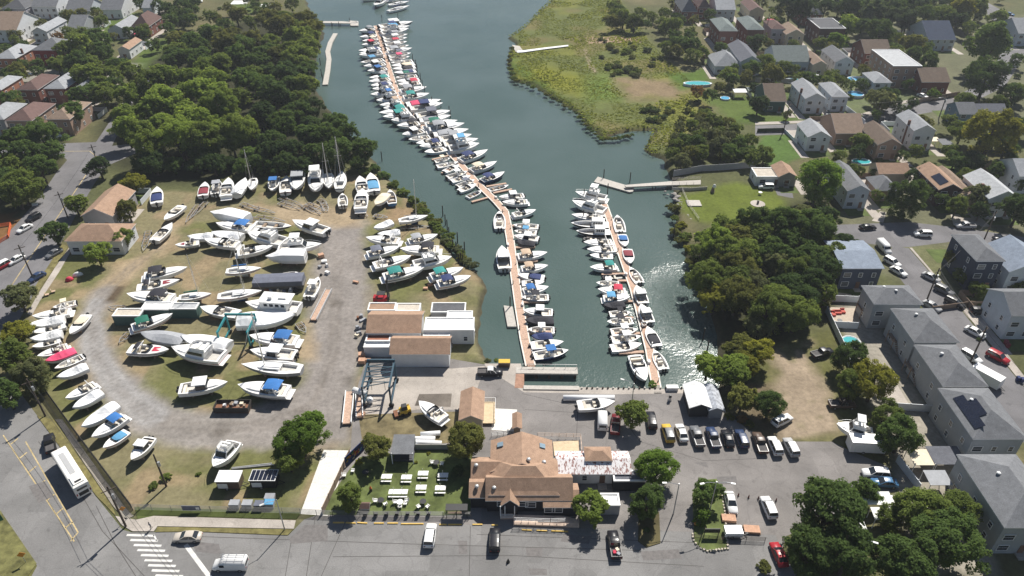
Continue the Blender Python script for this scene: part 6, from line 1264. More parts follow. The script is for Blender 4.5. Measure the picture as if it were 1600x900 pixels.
for px, py, r, c, lb, *o in [
 (1278,284,46,'lush','huge round fresh green tree beside the pale blue gabled house','big'), (1222,355,40,'dark','broad dark tree below the huge round one','big'), (1270,362,40,'dark','dark tree filling the gap left of the dark blue house','big'), (1175,352,34,'dark','dark tree at the lower edge of the lawn','big'), (1120,385,36,'bright','leafy green tree at the lawn corner by the creek','big'), (1416,312,36,'dark','spreading street tree over the cross street with its trunk showing','big'),
 (1548,212,50,'yellow','big golden green tree below the long dark-roofed house','big'), (1541,78,42,'dark','towering dark tree at the right between two streets','tall'), (1540,125,40,'deep','deep shaded lower tree below the towering dark one','big'), (1500,20,26,'yellow','yellowing tree at the top right street'), (1325,45,22,'bright','bright tree in front of the dark brick block'), (1308,66,19,'lush','small bright tree below the dark brick block'), (1425,70,22,'olive','olive tree right of the white-roofed block'), (1450,100,20,'dark','dark tree between the white-roofed block and towering tree'),
 (1375,160,24,'grey','grey-green street tree by the round pool'), (1398,165,16,'deep','slim dark tree beside the upper street'), (1425,160,12,'deep','small dark conifer by the upper street'), (1392,120,13,'dark','tree beside the small pale house'), (1460,148,11,'lush','green bush tree near the brick house under the dark tree'), (1515,158,14,'olive','rounded tree on the upper street corner'), (1580,150,24,'dark','dark tree at the right edge of the upper street'), (1560,165,18,'mid','green tree behind the golden green tree'),
 (1207,120,22,'olive','olive tree in front of the long pale house'), (1140,118,17,'mid','green tree by the low white marsh house'), (1165,122,15,'olive','browner tree right of the low white marsh house'), (1088,145,15,'rust','half-bare russet tree beside the oval pool'), (1108,152,15,'dark','dark tree right of the half-bare russet one'), (1178,140,12,'deep','dark tree left of the dark green house'), (1300,118,14,'mid','green tree by the white dormer house'), (1330,15,25,'dark','grey dark tree at the very top right of centre'), (1590,330,32,'dark','dark tree at the right edge over the cross street'), (1530,308,26,'grey','grey-green tree in front of the white two-chimney house'), (1500,405,24,'olive','loose small tree on the corner lawn'), (1520,255,22,'deep','dark tree behind the white two-chimney house'), (1340,240,16,'deep','dark tree behind the white house below the upper street'), (1560,30,18,'mid','green tree at the top right corner street'), (1590,95,16,'dark','dark tree near the upper right edge house'), (1230,180,10,'grey','grey-green hedge tree by the upper street end'),
 (1332,560,34,'dark','dark tree in the yard of the second grey row house','big'), (1365,600,42,'yellow','yellow-green tree overhanging the third grey row house','big'), (1330,600,32,'mid','green tree left of the yellow-green one by the bare lot','big'), (1407,682,41,'dark','round dark tree beside the white box trailer','big'), (1385,652,32,'mid','green tree behind the white flybridge yacht','big'), (1202,635,30,'dark','rounded dark tree at the edge of the bare earth lot','big'), (1160,625,28,'olive','brownish tree beside the silver tent'), (1145,578,30,'bright','sunlit tree right of the creek corner'),
 (1290,800,70,'dark','broad tree on the left of the lower right grove','big'), (1325,868,58,'dark','dark tree in the middle of the lower right grove','big'), (1440,806,52,'mid','green tree on the right of the lower right grove','big'), (1480,850,62,'dark','green tree nearest the lower right grey house','big'), (1260,860,52,'dark','dark tree over the red car in the lower right grove','big'), (1410,880,60,'dark','dark tree at the bottom edge of the lower right grove','big'), (1388,812,27,'mid','small tree in the gap of the lower right grove'), (1352,770,26,'dark','small dark tree at the top of the lower right grove'), (330,28,15,'mid','green tree left of the white party tent'), (350,42,16,'dark','dark tree below the white party tent'), (300,34,14,'dark','dark tree at the edge of the top left field'), (392,36,16,'mid','green tree under the small white tents'), (432,14,15,'olive','olive tree above the left bank jetty'), (456,8,14,'mid','green tree at the top of the left bank'), (338,62,17,'mid','green tree on the upper edge of the creekside wood'), (285,24,14,'deep','deep green tree beside the top left field'), (1500,800,40,'mid','smaller green tree touching the lower right grey house wall','big'),
 (470,688,42,'lush','large bright tree beside the white driveway','big'), (492,660,24,'lush','upper bright tree joined to the large one by the driveway'), (452,720,28,'mid','lower tree at the left of the white driveway'), (730,692,38,'olive','rounded olive tree beside the restaurant','big'), (588,702,27,'olive','broad olive tree by the mural fence'), (547,776,27,'mid','leafy tree in the corner of the beer garden'), (925,797,32,'bright','sunlit tree in front of the food trailer'), (1025,735,40,'lush','tall bright tree at the end of the streaked annex','big'), (1010,785,36,'dark','shaded lower tree at the end of the streaked annex','big'), (990,650,30,'mid','tree on the lot beside the moored red truck'), (1104,772,27,'dark','dense dark tree on the traffic island'), (1097,806,15,'lush','small bright shrub tree on the traffic island'), (716,735,12,'deep','slim dark tree by the restaurant side wall','tall'),
 (205,290,24,'yellow','sunlit yellow-green tree beside the upper brown-roofed house'), (200,330,22,'olive','olive tree right of the two brown-roofed houses'), (192,372,20,'mid','green tree at the corner of the lower brown-roofed house'), (152,398,24,'bright','bright tree in front of the lower brown-roofed house'), (118,320,22,'mid','tree between the avenue and upper brown-roofed house'), (85,365,24,'dark','street tree shading the avenue'), (155,262,22,'deep','deep green tree at the avenue bend'), (30,465,30,'grey','grey-green tree at the lower left avenue'), (20,560,34,'mid','dense tree at the left edge beside the fence row'), (50,590,34,'grey','grey-green tree overhanging the left fence','big'), (25,525,28,'yellow','yellow-green bush tree at the left edge'), (12,620,30,'dark','dark tree at the left edge above the avenue'),
 (60,102,12,'dark','street tree in front of the bright red brick house'), (33,102,13,'dark','street tree left of the bright red brick house'), (92,60,11,'rust','russet tree behind the red brick house'), (22,55,13,'olive','olive tree in front of the white tan-roofed house'), (150,35,13,'olive','olive tree by the white gabled cottage'), (298,70,18,'bright','light tree at the lawn above the wood'), (265,85,16,'mid','green tree at the edge of the small lawn'), (370,25,18,'olive','yellowish tree above the creekside wood'), (240,70,14,'dark','dark tree beside the small lawn'), (400,10,10,'dark','dark tree beside the tents at the top')]:
    tree(px, py, r, c, uniq(lb), o[0] if o else None, 'single trees around the marina', lift=.88)
# garden trees fill the gaps of the neighbourhoods, kept clear of houses, drives and each other
def near_house(x, y):
    return min(HOUSES, key=lambda h: (h[3] - x) ** 2 + (h[4] - y) ** 2)
def free(x, y, r, gap=.5):
    for h in HOUSES:
        if abs(x - h[3]) < h[5] / 2 + r * .55 and abs(y - h[4]) < h[6] / 2 + r * .55: return False
    return all((x - a) ** 2 + (y - b) ** 2 > ((r + q) * gap) ** 2 for a, b, q in TREES)
SIDE = lambda x, y, h: 'behind' if y > h[4] + h[6] / 2 else 'in front of' if y < h[4] - h[6] / 2 else 'left of' if x < h[3] else 'right of'
KEEP = [np.array(P2(q)) for q in ([(1280,345),(1420,343),(1600,360),(1700,380),(1700,430),(1480,384),(1395,392),(1300,378)],[(1395,384),(1430,384),(1530,510),(1700,720),(1700,830),(1590,692),(1500,575),(1385,405)],[(1170,185),(1345,176),(1500,142),(1570,60),(1620,55),(1580,135),(1450,184),(1170,216)],[(0,205),(95,222),(170,222),(200,130),(270,92),(280,106),(190,262),(0,520),(-60,520)],[(1280,470),(1350,470),(1420,600),(1520,900),(1400,900),(1290,560)])]
NT = 0
for poly, n, r0, r1, cs in (([(1030,0),(1600,-10),(1600,240),(1480,250),(1420,230),(1290,235),(1200,190),(1130,150),(1090,90),(1050,40)], 105, 2.8, 5.0, ['dark','mid','deep','olive','mid','dark']), ([(1250,235),(1600,235),(1600,340),(1300,345)], 20, 2.2, 3.8, ['dark','mid','deep']), ([(0,-8),(440,-12),(420,14),(300,45),(240,55),(200,60),(0,200)], 55, 2.8, 5.0, ['dark','mid','olive','dark']), ([(1480,400),(1600,400),(1600,520),(1540,500)], 4, 2, 3, ['mid','dark'])):
    xs = [q[0] for q in poly]; ys = [q[1] for q in poly]; k = 0
    for _ in range(4000):
        if k >= n: break
        x, y = tr.uniform(min(xs), max(xs)), tr.uniform(min(ys), max(ys)); g = G(x, y, 4); Rm = tr.uniform(r0, r1)
        if not inpoly(x, y, poly) or not free(g.x, g.y, Rm) or any(sdist(np.array([[g.x, g.y]]), q)[0] < 0 for q in KEEP): continue
        h = near_house(g.x, g.y); c = tr.choice(cs); lb = uniq(f'{CW[c]} tree {SIDE(g.x, g.y, h)} the {h[2]}', [f'{v}{CW[c]} tree {SIDE(g.x, g.y, h)} the {h[2]}' for v in ('another ', 'one more ', 'farther ', 'yet another ')])
        if lb is None: continue
        tree(x, y, Rm * PXM(y, 4), c, lb, None, 'garden trees of the neighbourhoods', lift=.95); k += 1
    for _ in range(4000):
        if k >= n * 1.3: break
        x, y = tr.uniform(min(xs), max(xs)), tr.uniform(min(ys), max(ys)); g = G(x, y, 1); Rm = tr.uniform(.9, 1.9)
        if not inpoly(x, y, poly) or not free(g.x, g.y, Rm, .8) or any(sdist(np.array([[g.x, g.y]]), q)[0] < 0 for q in KEEP): continue
        h = near_house(g.x, g.y); c = tr.choice(['mid','dark','olive','grey']); lb = uniq(f'{CW[c]} garden bush {SIDE(g.x, g.y, h)} the {h[2]}', [f'{v}{CW[c]} garden bush {SIDE(g.x, g.y, h)} the {h[2]}' for v in ('another ', 'one more ')])
        if lb is None: continue
        tree(x, y, Rm * PXM(y, 1), c, lb, 'bush', 'garden bushes', 'shrub', 'shrub', lift=.5, sz=.85); k += 1
# shrubs along the banks, singled out by their row
def shrub(px, py, r, c, lb): return tree(px, py, r, c, uniq(lb), 'bush', 'bank shrubs', 'shrub', 'shrub', lift=.45, sz=.75)
bank = [(1062,372),(1056,358),(1070,366),(1055,338),(1064,348),(1054,322),(1075,385),(1078,405),(1088,415)]
for i, (x, y) in enumerate(bank): shrub(x, y, 9 + i % 3 * 2, tr.choice(['yellow', 'olive', 'mid']), f'shrub on the rocky bank below the lawn, {ordinal(i)} from its top')
for i in range(16):
    x = 655 + 5.4 * i + tr.uniform(-7, 4); y = 318 + 6.2 * i; shrub(x, y, 9 + tr.uniform(0, 5), tr.choice(['grey', 'mid', 'olive', 'mid']), f'shrub on the boatyard creek bank, {ordinal(i)} from the top')
for i, (x, y) in enumerate([(600,270),(585,262),(615,285),(630,298),(570,268),(645,312),(530,262),(490,264),(450,262),(415,268)]): shrub(x, y, 13, tr.choice(['mid', 'dark', 'olive']), f'shrub along the upper boat row, {ordinal(i)} clockwise from the creek corner')
for i in range(34):
    t = i / 33; q = [(797,75),(792,98),(800,124),(830,135),(868,156),(900,178),(918,200),(936,216),(960,216),(985,210)]; k = min(int(t * 9), 8); f = t * 9 - k; x = q[k][0] + (q[k + 1][0] - q[k][0]) * f; y = q[k][1] + (q[k + 1][1] - q[k][1]) * f
    shrub(x + 3, y - 2, tr.uniform(4, 6.5), tr.choice(['mid', 'dark', 'olive']), f'low marsh shrub at the water edge, {ordinal(i)} from the marsh top')
for i in range(46):
    x, y = tr.uniform(935, 1090), tr.uniform(44, 118)
    if y > 100 and x > 1010: x -= 60
    shrub(x, y, tr.uniform(5, 9), tr.choice(['mid', 'mid', 'grey', 'olive', 'blue']), f'shrub of the marsh thicket, {ordinal(i)} of that scattered group')
for i in range(24):
    x, y = tr.uniform(985, 1110), tr.uniform(158, 190); shrub(x, y, tr.uniform(6, 9), tr.choice(['mid', 'dark', 'olive', 'blue']), f'shrub below the brown marsh clearing, {ordinal(i)} of that scattered band')
for i, (x, y, r, c) in enumerate([(1020,598,9,'lush'),(1160,655,10,'rust'),(1140,650,9,'olive'),(1172,662,9,'olive'),(560,722,7,'yellow'),(670,708,4,'yellow'),(650,722,4,'yellow'),(258,745,10,'mid'),(240,758,9,'mid'),(310,740,5,'mid'),(660,505,6,'mid'),(672,500,6,'mid'),(762,560,6,'grey'),(775,560,5,'mid'),(1530,530,5,'dark'),(1095,815,12,'lush'),(1010,828,7,'dark'),(1195,885,14,'olive')]):
    shrub(x, y, r, c, ['bright shrub at the foot of the short dock','russet bush beside the silver tent','olive bush below the silver tent','olive bush at the edge of the row of parked cars','dry bush beside the mural fence','yellow flower bush right of the pavilion','yellow flower bush above the lawn tables','weeds around the lone pole in the yard grass','weeds below the lone pole in the yard grass','small weed clump above the white trailer','bush between the workshops, left one','bush between the workshops, right one','weedy bush at the head of the long dock','small bush by the dumpster at the dock head','clipped round bush on the right driveway','leafy bush at the front of the traffic island','low bush in the planting bed','dry bush left of the shaded red car'][i])
# the 296 trees that show largest are things; the small rest, mostly far gardens, is one mass
REQ.sort(key=lambda q: -q[0])
for rpx, x, y, Rm, size, i, c, lift, sz, label, cat, group, rz, k in REQ[:296]:
    root = thing('tree', label, cat, (x, y, 0), rz, group, (Rm * k, Rm / k, Rm * sz)); link('trunk', TRUNK, root, scale=(1, 1, lift)); link('crown', crown_me(size, i, c), root, loc=(0, 0, lift))
VV = []; MI = []; CK = list(LEAF)
for rpx, x, y, Rm, size, i, c, lift, sz, label, cat, group, rz, k in REQ[296:]:
    me = crown_me('far', i % 4, c); a = np.empty(len(me.vertices) * 3, np.float32); me.vertices.foreach_get('co', a); a = a.reshape(-1, 4, 3)[::2] * 1.2 if False else a.reshape(-1, 4, 3)[::2]; cs_, sn = math.cos(rz), math.sin(rz)
    b = a.copy(); b[..., 0] = (a[..., 0] * cs_ - a[..., 1] * sn) * Rm + x; b[..., 1] = (a[..., 0] * sn + a[..., 1] * cs_) * Rm + y; b[..., 2] = (a[..., 2] + lift) * Rm; VV.append(b); MI += [CK.index(c)] * len(b)
if VV:
    V = np.concatenate(VV); n = len(V); me = bpy.data.meshes.new('far_trees'); me.vertices.add(n * 4); me.vertices.foreach_set('co', V.astype(np.float32).ravel()); me.loops.add(n * 4); me.loops.foreach_set('vertex_index', np.arange(n * 4, dtype=np.int32)); me.polygons.add(n); me.polygons.foreach_set('loop_start', np.arange(0, n * 4, 4, dtype=np.int32)); me.update()
    for k in CK: me.materials.append(LEAF[k])
    me.polygons.foreach_set('material_index', np.array(MI, dtype=np.int32)); link('far_trees', me, kind='stuff', label='small trees among the far gardens and along the marsh', cat='trees')
# reeds and tall grass of the marsh: nobody could count them
rs = np.random.default_rng(3); MP = np.array(P2(MARSH)); lo, hi = MP.min(0), MP.max(0); q = rs.uniform(lo, hi, (60000, 2)); q = q[(sdist(q, MP) < 0) & (sdist(q, shore) > .8)]
bare = np.array(P2([(958,122),(1040,124),(1075,145),(1050,150),(985,155),(970,140)])); q = q[sdist(q, bare) + (vnoise(q, 6, 31) - .5) * 14 > 2]; nq = vnoise(q, 9, 21); q = q[nq > .25][:16000]; n = len(q)
hh = .12 + .45 * vnoise(q, 14, 22) ** 2; an = rs.uniform(0, 6.28, n); ww = rs.uniform(.25, .6, n); dxy = np.stack([np.cos(an), np.sin(an)], 1) * ww[:, None]; ln = rs.normal(size=(n, 2)) * .25
V = np.zeros((n, 4, 3)); V[:, 0, :2] = q - dxy; V[:, 1, :2] = q + dxy; V[:, 2, :2] = q + dxy * .7 + ln; V[:, 3, :2] = q - dxy * .7 + ln; V[:, 2:, 2] = hh[:, None]; V[:, :2, 2] = -.05
me = bpy.data.meshes.new('marsh_grass'); me.vertices.add(n * 4); me.vertices.foreach_set('co', V.astype(np.float32).ravel()); me.loops.add(n * 4); me.loops.foreach_set('vertex_index', np.arange(n * 4, dtype=np.int32)); me.polygons.add(n); me.polygons.foreach_set('loop_start', np.arange(0, n * 4, 4, dtype=np.int32)); me.update(); me.materials.append(leaf_mat('reed', (.155, .185, .05), .3))
link('marsh_grass', me, kind='stuff', label='tall yellow-green marsh grass on the far bank', cat='grass')
# ------------------------------------------------------------ yard machinery, quay, garden and street furniture
TEAL = mat('teal_steel', (.02,.20,.22), .5, var=.15); BLUES = mat('blue_steel', (.025,.065,.095), .5, var=.2); RUST = mat('rusty_iron', (.20,.09,.05), .9, var=.3)
ALU = mat('aluminium', (.55,.55,.55), .4, .5)
def lift(px0, px1, yf, yb, hgt, m, label):
    A, B, K = G(px0, yf, 0), G(px1, yf, 0), G(px0, yb, 0); t = thing('boat_lift', label, 'boat hoist', (A.x, A.y, 0)); w, d = B.x - A.x, K.y - A.y; s = .34
    for x in (0, w):
        for y in (0, d): MB().box(x, y, .7, s, s, hgt - .7).build('leg', m, t); k = link('wheel', WHEEL, t, (x, y, .55), scale=1.6)
    for x in (0, w): MB().box(x, d / 2, hgt, s, d + s, .5).build('side_beam', m, t); MB().box(x, d / 2, .7, s * .8, d - s, .4).build('lower_beam', m, t)
    MB().box(w / 2, d, hgt + .5, w + s, s, .5).build('cross_beam', m, t)
    for x in (.25, .75):
        k = MB(); k.tube((w * x, d * .3, hgt), (w * x, d * .3, 2.5), .05, n=4); k.build('sling', BLACK, t)
    return t, w, d
lift(347, 393, 546, 520, 4.6, TEAL, 'teal steel boat lift standing around the huge white hull')
bl, w, d = lift(570, 612, 636, 596, 5.2, BLUES, 'dark blue travelling boat lift with lattice bracing on the apron')
for i in range(5):
    m = MB(); y0, y1 = d * (i / 5), d * ((i + 1) / 5); m.tube((0, y0, 5.5), (w, y1, 5.5), .1, n=4); m.tube((0, y1, 5.5), (w, y1, 5.5), .1, n=4); m.build('brace', BLUES, bl)
# forklift with a tall mast
p = G(597, 468, .8); fl = thing('forklift', 'red forklift with tall black mast behind the red-edged store', 'forklift', (p.x, p.y, 0), 0)
m = MB(); m.box(-.4, 0, .5, 3.4, 1.9, 1.0, taper=.92); m.box(-1.6, 0, 1.0, 1.0, 1.8, .8, taper=.85); m.build('body', PC['red'], fl)
m = MB()
for x, y in ((-.9,.7),(-.9,-.7),(.7,.7),(.7,-.7)): m.tube((x, y, 1.5), (x * .9, y * .95, 2.7), .07, n=4)
m.box(-.1, 0, 2.7, 2.0, 1.6, .1); m.build('cab_frame', BLACK, fl)
for y in (.55, -.55): MB().box(1.6, y, .3, .3, .25, 6.5).build('mast_rail', BLACK, fl)
MB().box(1.6, 0, 6.5, .3, 1.35, .3).build('mast_crossbar', BLACK, fl); MB().box(1.8, 0, 1.2, .15, 1.7, 1.0).build('carriage', BLACK, fl)
for y in (.4, -.4): MB().box(2.7, y, .3, 1.8, .2, .1).build('fork', BLACK, fl)
for x in (-1.3, 1.1):
    for y in (.9, -.9): link('wheel', WHEEL, fl, (x, y, .5), scale=1.45)
# yellow loader
p = G(633, 642, .6); ld = thing('skid_loader', 'yellow skid loader on the dry grass strip', 'loader', (p.x, p.y, 0), R(200))
m = MB(); m.box(0, 0, .4, 2.3, 1.5, .9, taper=.95); m.build('body', PC['yellow'], ld); MB().box(.1, 0, 1.3, 1.2, 1.2, .9, taper=.85).build('cab', BLACK, ld)
for y in (.75, -.75): m = MB(); m.tube((-1.0, y, 1.5), (1.6, y, .5), .1, n=4); m.build('lift_arm', PC['yellow'], ld)
m = MB(); m.prism([(1.5,-.9),(2.3,-.9),(2.3,.9),(1.5,.9)], .1, .6); m.build('bucket', RUST, ld)
for x in (-.7, .7):
    for y in (.8, -.8): link('wheel', WHEEL, ld, (x, y, .4), scale=1.15)
# open skip full of scrap
def skip(a, b, label, wd=2.4, h=1.3):
    A, B = G(*a, 0), G(*b, 0); d = B - A; t = thing('scrap_skip', label, 'skip', tuple((A + B) / 2), math.atan2(d.y, d.x)); L = d.length
    MB().box(0, 0, .2, L, wd, .15).build('floor', RUST, t)
    for n, q in (('side_wall', (0, wd/2, .35, L, .1, h)), ('side_wall', (0, -wd/2, .35, L, .1, h)), ('end_wall', (L/2-.05, 0, .35, .1, wd-.1, h)), ('end_wall', (-L/2+.05, 0, .35, .1, wd-.1, h))): MB().box(*q).build(n, mat('dark_iron', (.05,.045,.04), .9, var=.3), t)
    m = MB(); rr2 = random.Random(3)
    m = MB(); m.add([(-L/2+.1,-wd/2+.1,.9),(L/2-.1,-wd/2+.1,.9),(L/2-.1,wd/2-.1,.9),(-L/2+.1,wd/2-.1,.9)], [(0,1,2,3)]); m.build('scrap_load', RUST, t)
    for i in range(9): MB().box(rr2.uniform(-L/2+.5,L/2-.5), rr2.uniform(-wd/2+.4,wd/2-.4), .85, rr2.uniform(.4,1.0), rr2.uniform(.3,.8), rr2.uniform(.3,.7), rr2.uniform(0,3)).build('scrap_piece', rr2.choice([GEL, CANV['grey'], RUST, CANV['cream'], WOODM]), t)
skip((338,640),(392,640),'dark open skip filled with white scrap between the two blue-bottomed boats')
# scrap and pallets lying about the yard, each a thing of its own
def pallet(px, py, ang, label, m=None, size=(1.6,1.2,.9), z=0.0):
    p = G(px, py, z); t = thing('pallet_stack', label, 'pallet', (p.x, p.y, z), R(ang), 'pallets and blocks lying about')
    MB().box(0, 0, 0, size[0], size[1], .14).build('pallet', WOODM, t); MB().box(0, 0, .14, size[0] * .92, size[1] * .92, size[2]).build('load', m or mat('pink_block', (.50,.30,.20), .9, var=.25), t)
for i, (x, y, a, s) in enumerate([(1138,812,-5,(2.6,1.5,.5)),(1174,829,-4,(2.9,1.6,.4)),(566,558,10,(1.6,1.3,1.0)),(566,567,0,(1.6,1.3,.9)),(574,565,5,(1.8,.8,.7)),(502,402,30,(1.6,1.3,.9)),(507,410,10,(1.5,1.0,.5)),(672,446,30,(1.2,1.0,.6)),(665,452,0,(1.2,.8,.4)),(556,442,-20,(1.6,.6,.4)),(566,650,80,(1.6,1.0,.5))]):
    pallet(x, y, a, ['pink stone pallet beside the traffic island, upper one','pink stone pallet beside the traffic island, lower one','tan pallet stack left of the blue lift, upper one','tan pallet stack left of the blue lift, lower one','low timber stack beside the tan pallets','tan pallet stack at the bow of the flybridge cruiser','flat white bundle at the gravel lane edge','pallet between forklift and creek, upper one','pallet between forklift and creek, lower one','timber scraps by the gravel lane boats','rusty block at the foot of the ramp sections'][i], size=s, m=CANV['white'] if 'white' in ['','','','','','','w white'][min(i,6)] and i == 6 else None)
rr3 = random.Random(9)
for i in range(26):
    if i < 12: x, y = rr3.uniform(415, 468), rr3.uniform(452, 462)
    elif i < 20: x, y = rr3.uniform(557, 572), rr3.uniform(492, 545)
    else: x, y = rr3.uniform(488, 512), rr3.uniform(395, 432)
    p = G(x, y, 0); m = MB(); m.box(0, 0, 0, rr3.uniform(.6,1.8), rr3.uniform(.5,1.1), rr3.uniform(.4,1.1), taper=rr3.uniform(.6,1)); m.build('scrap_piece', rr3.choice([GEL, CANV['grey'], RUST, BLACK, CANV['cream'], CANV['slate']]), None, loc=p, rz=rr3.uniform(0,3), label=('discarded scrap piece in the heap below the slate tarpaulin boat, ' if i < 12 else 'discarded engine part heaped left of the workshops, ' if i < 20 else 'debris piece beside the gravel lane, ') + ordinal(i if i < 12 else i - 12 if i < 20 else i - 20) + ' of the heap', cat='scrap', group='scrap lying in the yard')
# dock ramp sections stored ashore
def ramp(a, b, wd, label, m1, rail):
    A, B = G(*a, .5), G(*b, .5); d = B - A; t = thing('stored_ramp', label, 'ramp', tuple(A - Vector((0,0,.5))), math.atan2(d.y, d.x)); L = d.length
    MB().box(L / 2, 0, .3, L, wd, .3).build('deck', m1, t)
    for s in (1, -1): MB().box(L / 2, s * wd / 2, .25, L, .18, .75).build('side_rail', rail, t)
ramp((514,453),(490,500),1.5,'long stored ramp with pinkish deck beside the gravel lane',PLANK,ALU); ramp((547,612),(542,662),1.7,'stored white-railed ramp, left of two by the yard entrance',PLANK,TRIM); ramp((561,617),(562,652),1.3,'stored pink ramp, right of two by the yard entrance',PLANK,TRIM)
for px, py, lb in ((563,613,'white fuel tank lying beside the stored ramps'),(578,625,'white globe buoy beside the stored ramps')):
    p = G(px, py, .8); m = MB()
    if 'tank' in lb: m.tube((-1.6,0,.9), (1.4,0,.9), .75, .75, 14)
    else: m.dome(0,0,.8,.75,.75,.75,12,4); m.dome(0,0,.8,.75,.75,-.75,12,4)
    m.build('tank' if 'tank' in lb else 'buoy', GEL, None, True, loc=(p.x,p.y,0), rz=R(-20), label=lb, cat='tank' if 'tank' in lb else 'buoy')
for i, (a, b) in enumerate([((880,622),(960,622)),((632,691),(690,693)),((636,686),(680,686)),((657,679),(688,677))]):
    A, B = G(*a, .5), G(*b, .5); d = B - A; m = MB(); m.tube((0,0,.55), (d.length,0,.55), .62 if i == 0 else .5, n=12); m.build('plastic_pipe' if i else 'wrapped_mast_roll', WRAPM, None, True, loc=(A.x,A.y,0), rz=math.atan2(d.y,d.x), label=['long white roll lying below the quay behind the bowrider','long white pipe behind the pavilion, lowest of three','white pipe behind the pavilion, middle one of three','short white pipe behind the pavilion, topmost of three'][i], cat='roll' if not i else 'pipe')
# quay front: pier over the water, fender walls, gangway heads
pier = thing('fixed_pier', 'grey timber pier over the water at the dock head', 'pier', (0,0,0))
MB().prism(P2([(806,573),(902,574),(903,584),(806,583)], .1), -.3, .1).build('deck', PLANK2, pier)
for x in (838, 858, 878, 899): q = G(x, 584, 0); m = MB(); m.tube((q.x,q.y,-3.2),(q.x,q.y,-.3), .28, n=8); m.build('pile', PILE, pier)
fence_run(pier, P2([(816,574),(901,575)], .1), 1.0, STEEL, z=.1, gap=2.2, rails=1)
pr2 = thing('fender_wall', 'long pale timber fender wall along the quay edge', 'fender wall', (0,0,0)); MB().prism(P2([(818,602),(905,603),(905,609),(818,608)], .25), -1.8, .25).build('cap', PLANK2, pr2)
MB().prism(P2([(806,584),(819,584),(819,606),(804,606)], .06), .02, .06).build('slipway', mat('rusty_slip', (.33,.19,.13), .9, var=.3), None, label='rust-brown slipway slab beside the pier', cat='slipway')
for i in range(24):
    x = 909 + i * 8.2; q = G(x, 606.5, .1); m = MB(); m.tube((0,0,-2.8),(0,0,.35), .2, n=7); m.build('quay_pile', PILE if i % 3 else PLANK2, None, loc=(q.x,q.y,0), label=f'short timber pile along the quay edge, {ordinal(i)} from the fender wall', cat='pile', group='piles along the quay edge')
gw = thing('gangway', 'ramp from the apron down to the long dock', 'gangway', (0,0,0)); a, b = G(829,568,DZ), G(831,577,.1); m = MB(); m.add([(a.x-.8,a.y,DZ+.1),(a.x+.8,a.y,DZ+.1),(b.x+.8,b.y,.14),(b.x-.8,b.y,.14)], [(0,1,2,3),(3,2,1,0)]); m.build('deck', PLANK, gw)
gw = thing('gangway', 'grey ramp from the quay down to the short dock', 'gangway', (0,0,0)); a, b = G(1025,602,DZ), G(1028,614,.1); m = MB(); m.add([(a.x-.8,a.y,DZ+.1),(a.x+.8,a.y,DZ+.1),(b.x+.8,b.y,.14),(b.x-.8,b.y,.14)], [(0,1,2,3),(3,2,1,0)]); m.build('deck', PLANK2, gw)
p = G(1050,607,.3); MB().box(0,0,0,2.4,1.0,.9).build('dock_box', GEL, None, loc=(p.x,p.y,0), label='white dock box at the quay edge right of the short dock', cat='box')
p = G(1047,621,.8); kb = thing('engine_stand', 'dark outboard engine on a stand near the quay box', 'engine', (p.x,p.y,0)); MB().box(0,0,.9,.5,.5,.6).build('outboard_engine', BLACK, kb); MB().box(0,0,0,.7,.7,.9,taper=.6).build('stand', ALU, kb)
p = G(788,569,.5); t = thing('dumpster', 'yellowish dumpster at the dock head', 'dumpster', (p.x,p.y,0)); MB().box(0,0,.15,2.4,1.4,1.1,taper=1.08).build('body', PC['brown'], t); MB().box(0,.1,1.27,2.5,1.3,.08).build('lid', PC['yellow'], t)
# private jetties on the far banks
j = thing('private_float', 'grey float moored off the right bank jetty', 'float', (0,0,0)); MB().prism(P2([(934,276),(991,293),(989,299),(984,300),(928,284)], DZ), DZ-.4, DZ).build('deck', PLANK2, j)
j = thing('private_jetty', 'grey timber jetty leading to the right bank lawn', 'jetty', (0,0,0)); MB().prism(P2([(976,289),(1050,283),(1095,281),(1095,288),(1050,289),(978,292)], .1), -.3, .1).build('deck', PLANK2, j)
for x in (1020, 1025, 1043): q = G(x, 289, 0); m = MB(); m.tube((q.x,q.y,-3.0),(q.x,q.y,-.3), .16, n=6); m.build('pile', PILE, j)
fence_run(j, P2([(1050,282),(1095,280)], .1), 1.0, PLANK2, z=.1, gap=2.0); fence_run(j, P2([(1050,289),(1095,288)], .1), 1.0, PLANK2, z=.1, gap=2.0)
j = thing('private_jetty', 'pale narrow jetty reaching out from the left wooded bank', 'jetty', (0,0,0)); MB().prism(P2([(494,33),(533,33),(547,34),(547,36.5),(494,35.5)], .1), -.2, .1).build('deck', PLANK2, j); MB().prism(P2([(545,32),(560,33),(560,40),(548,40)], DZ), DZ-.5, DZ).build('float', PLANK2, j)
for x in (504, 519, 531): q = G(x, 35.8, 0); m = MB(); m.tube((q.x,q.y,-3.0),(q.x,q.y,-.2), .16, n=6); m.build('pile', PILE, j)
j = thing('boardwalk', 'white boardwalk crossing the marsh to the water', 'boardwalk', (0,0,0)); MB().prism(P2([(808,79),(817,78.5),(852,74),(888,70),(888,72),(852,76.5),(817,81.5),(808,82)], .5), .3, .5).build('deck', TRIM, j); MB().prism(P2([(800,70),(812,72),(818,80),(806,81)], .2), -.2, .2).build('platform', PLANK2, j)
for x in (820, 840, 860, 880): q = G(x, 80 - (x-808) * .11, 0); m = MB(); m.tube((q.x,q.y,-1),(q.x,q.y,.3), .12, n=5); m.build('post', PILE, j)
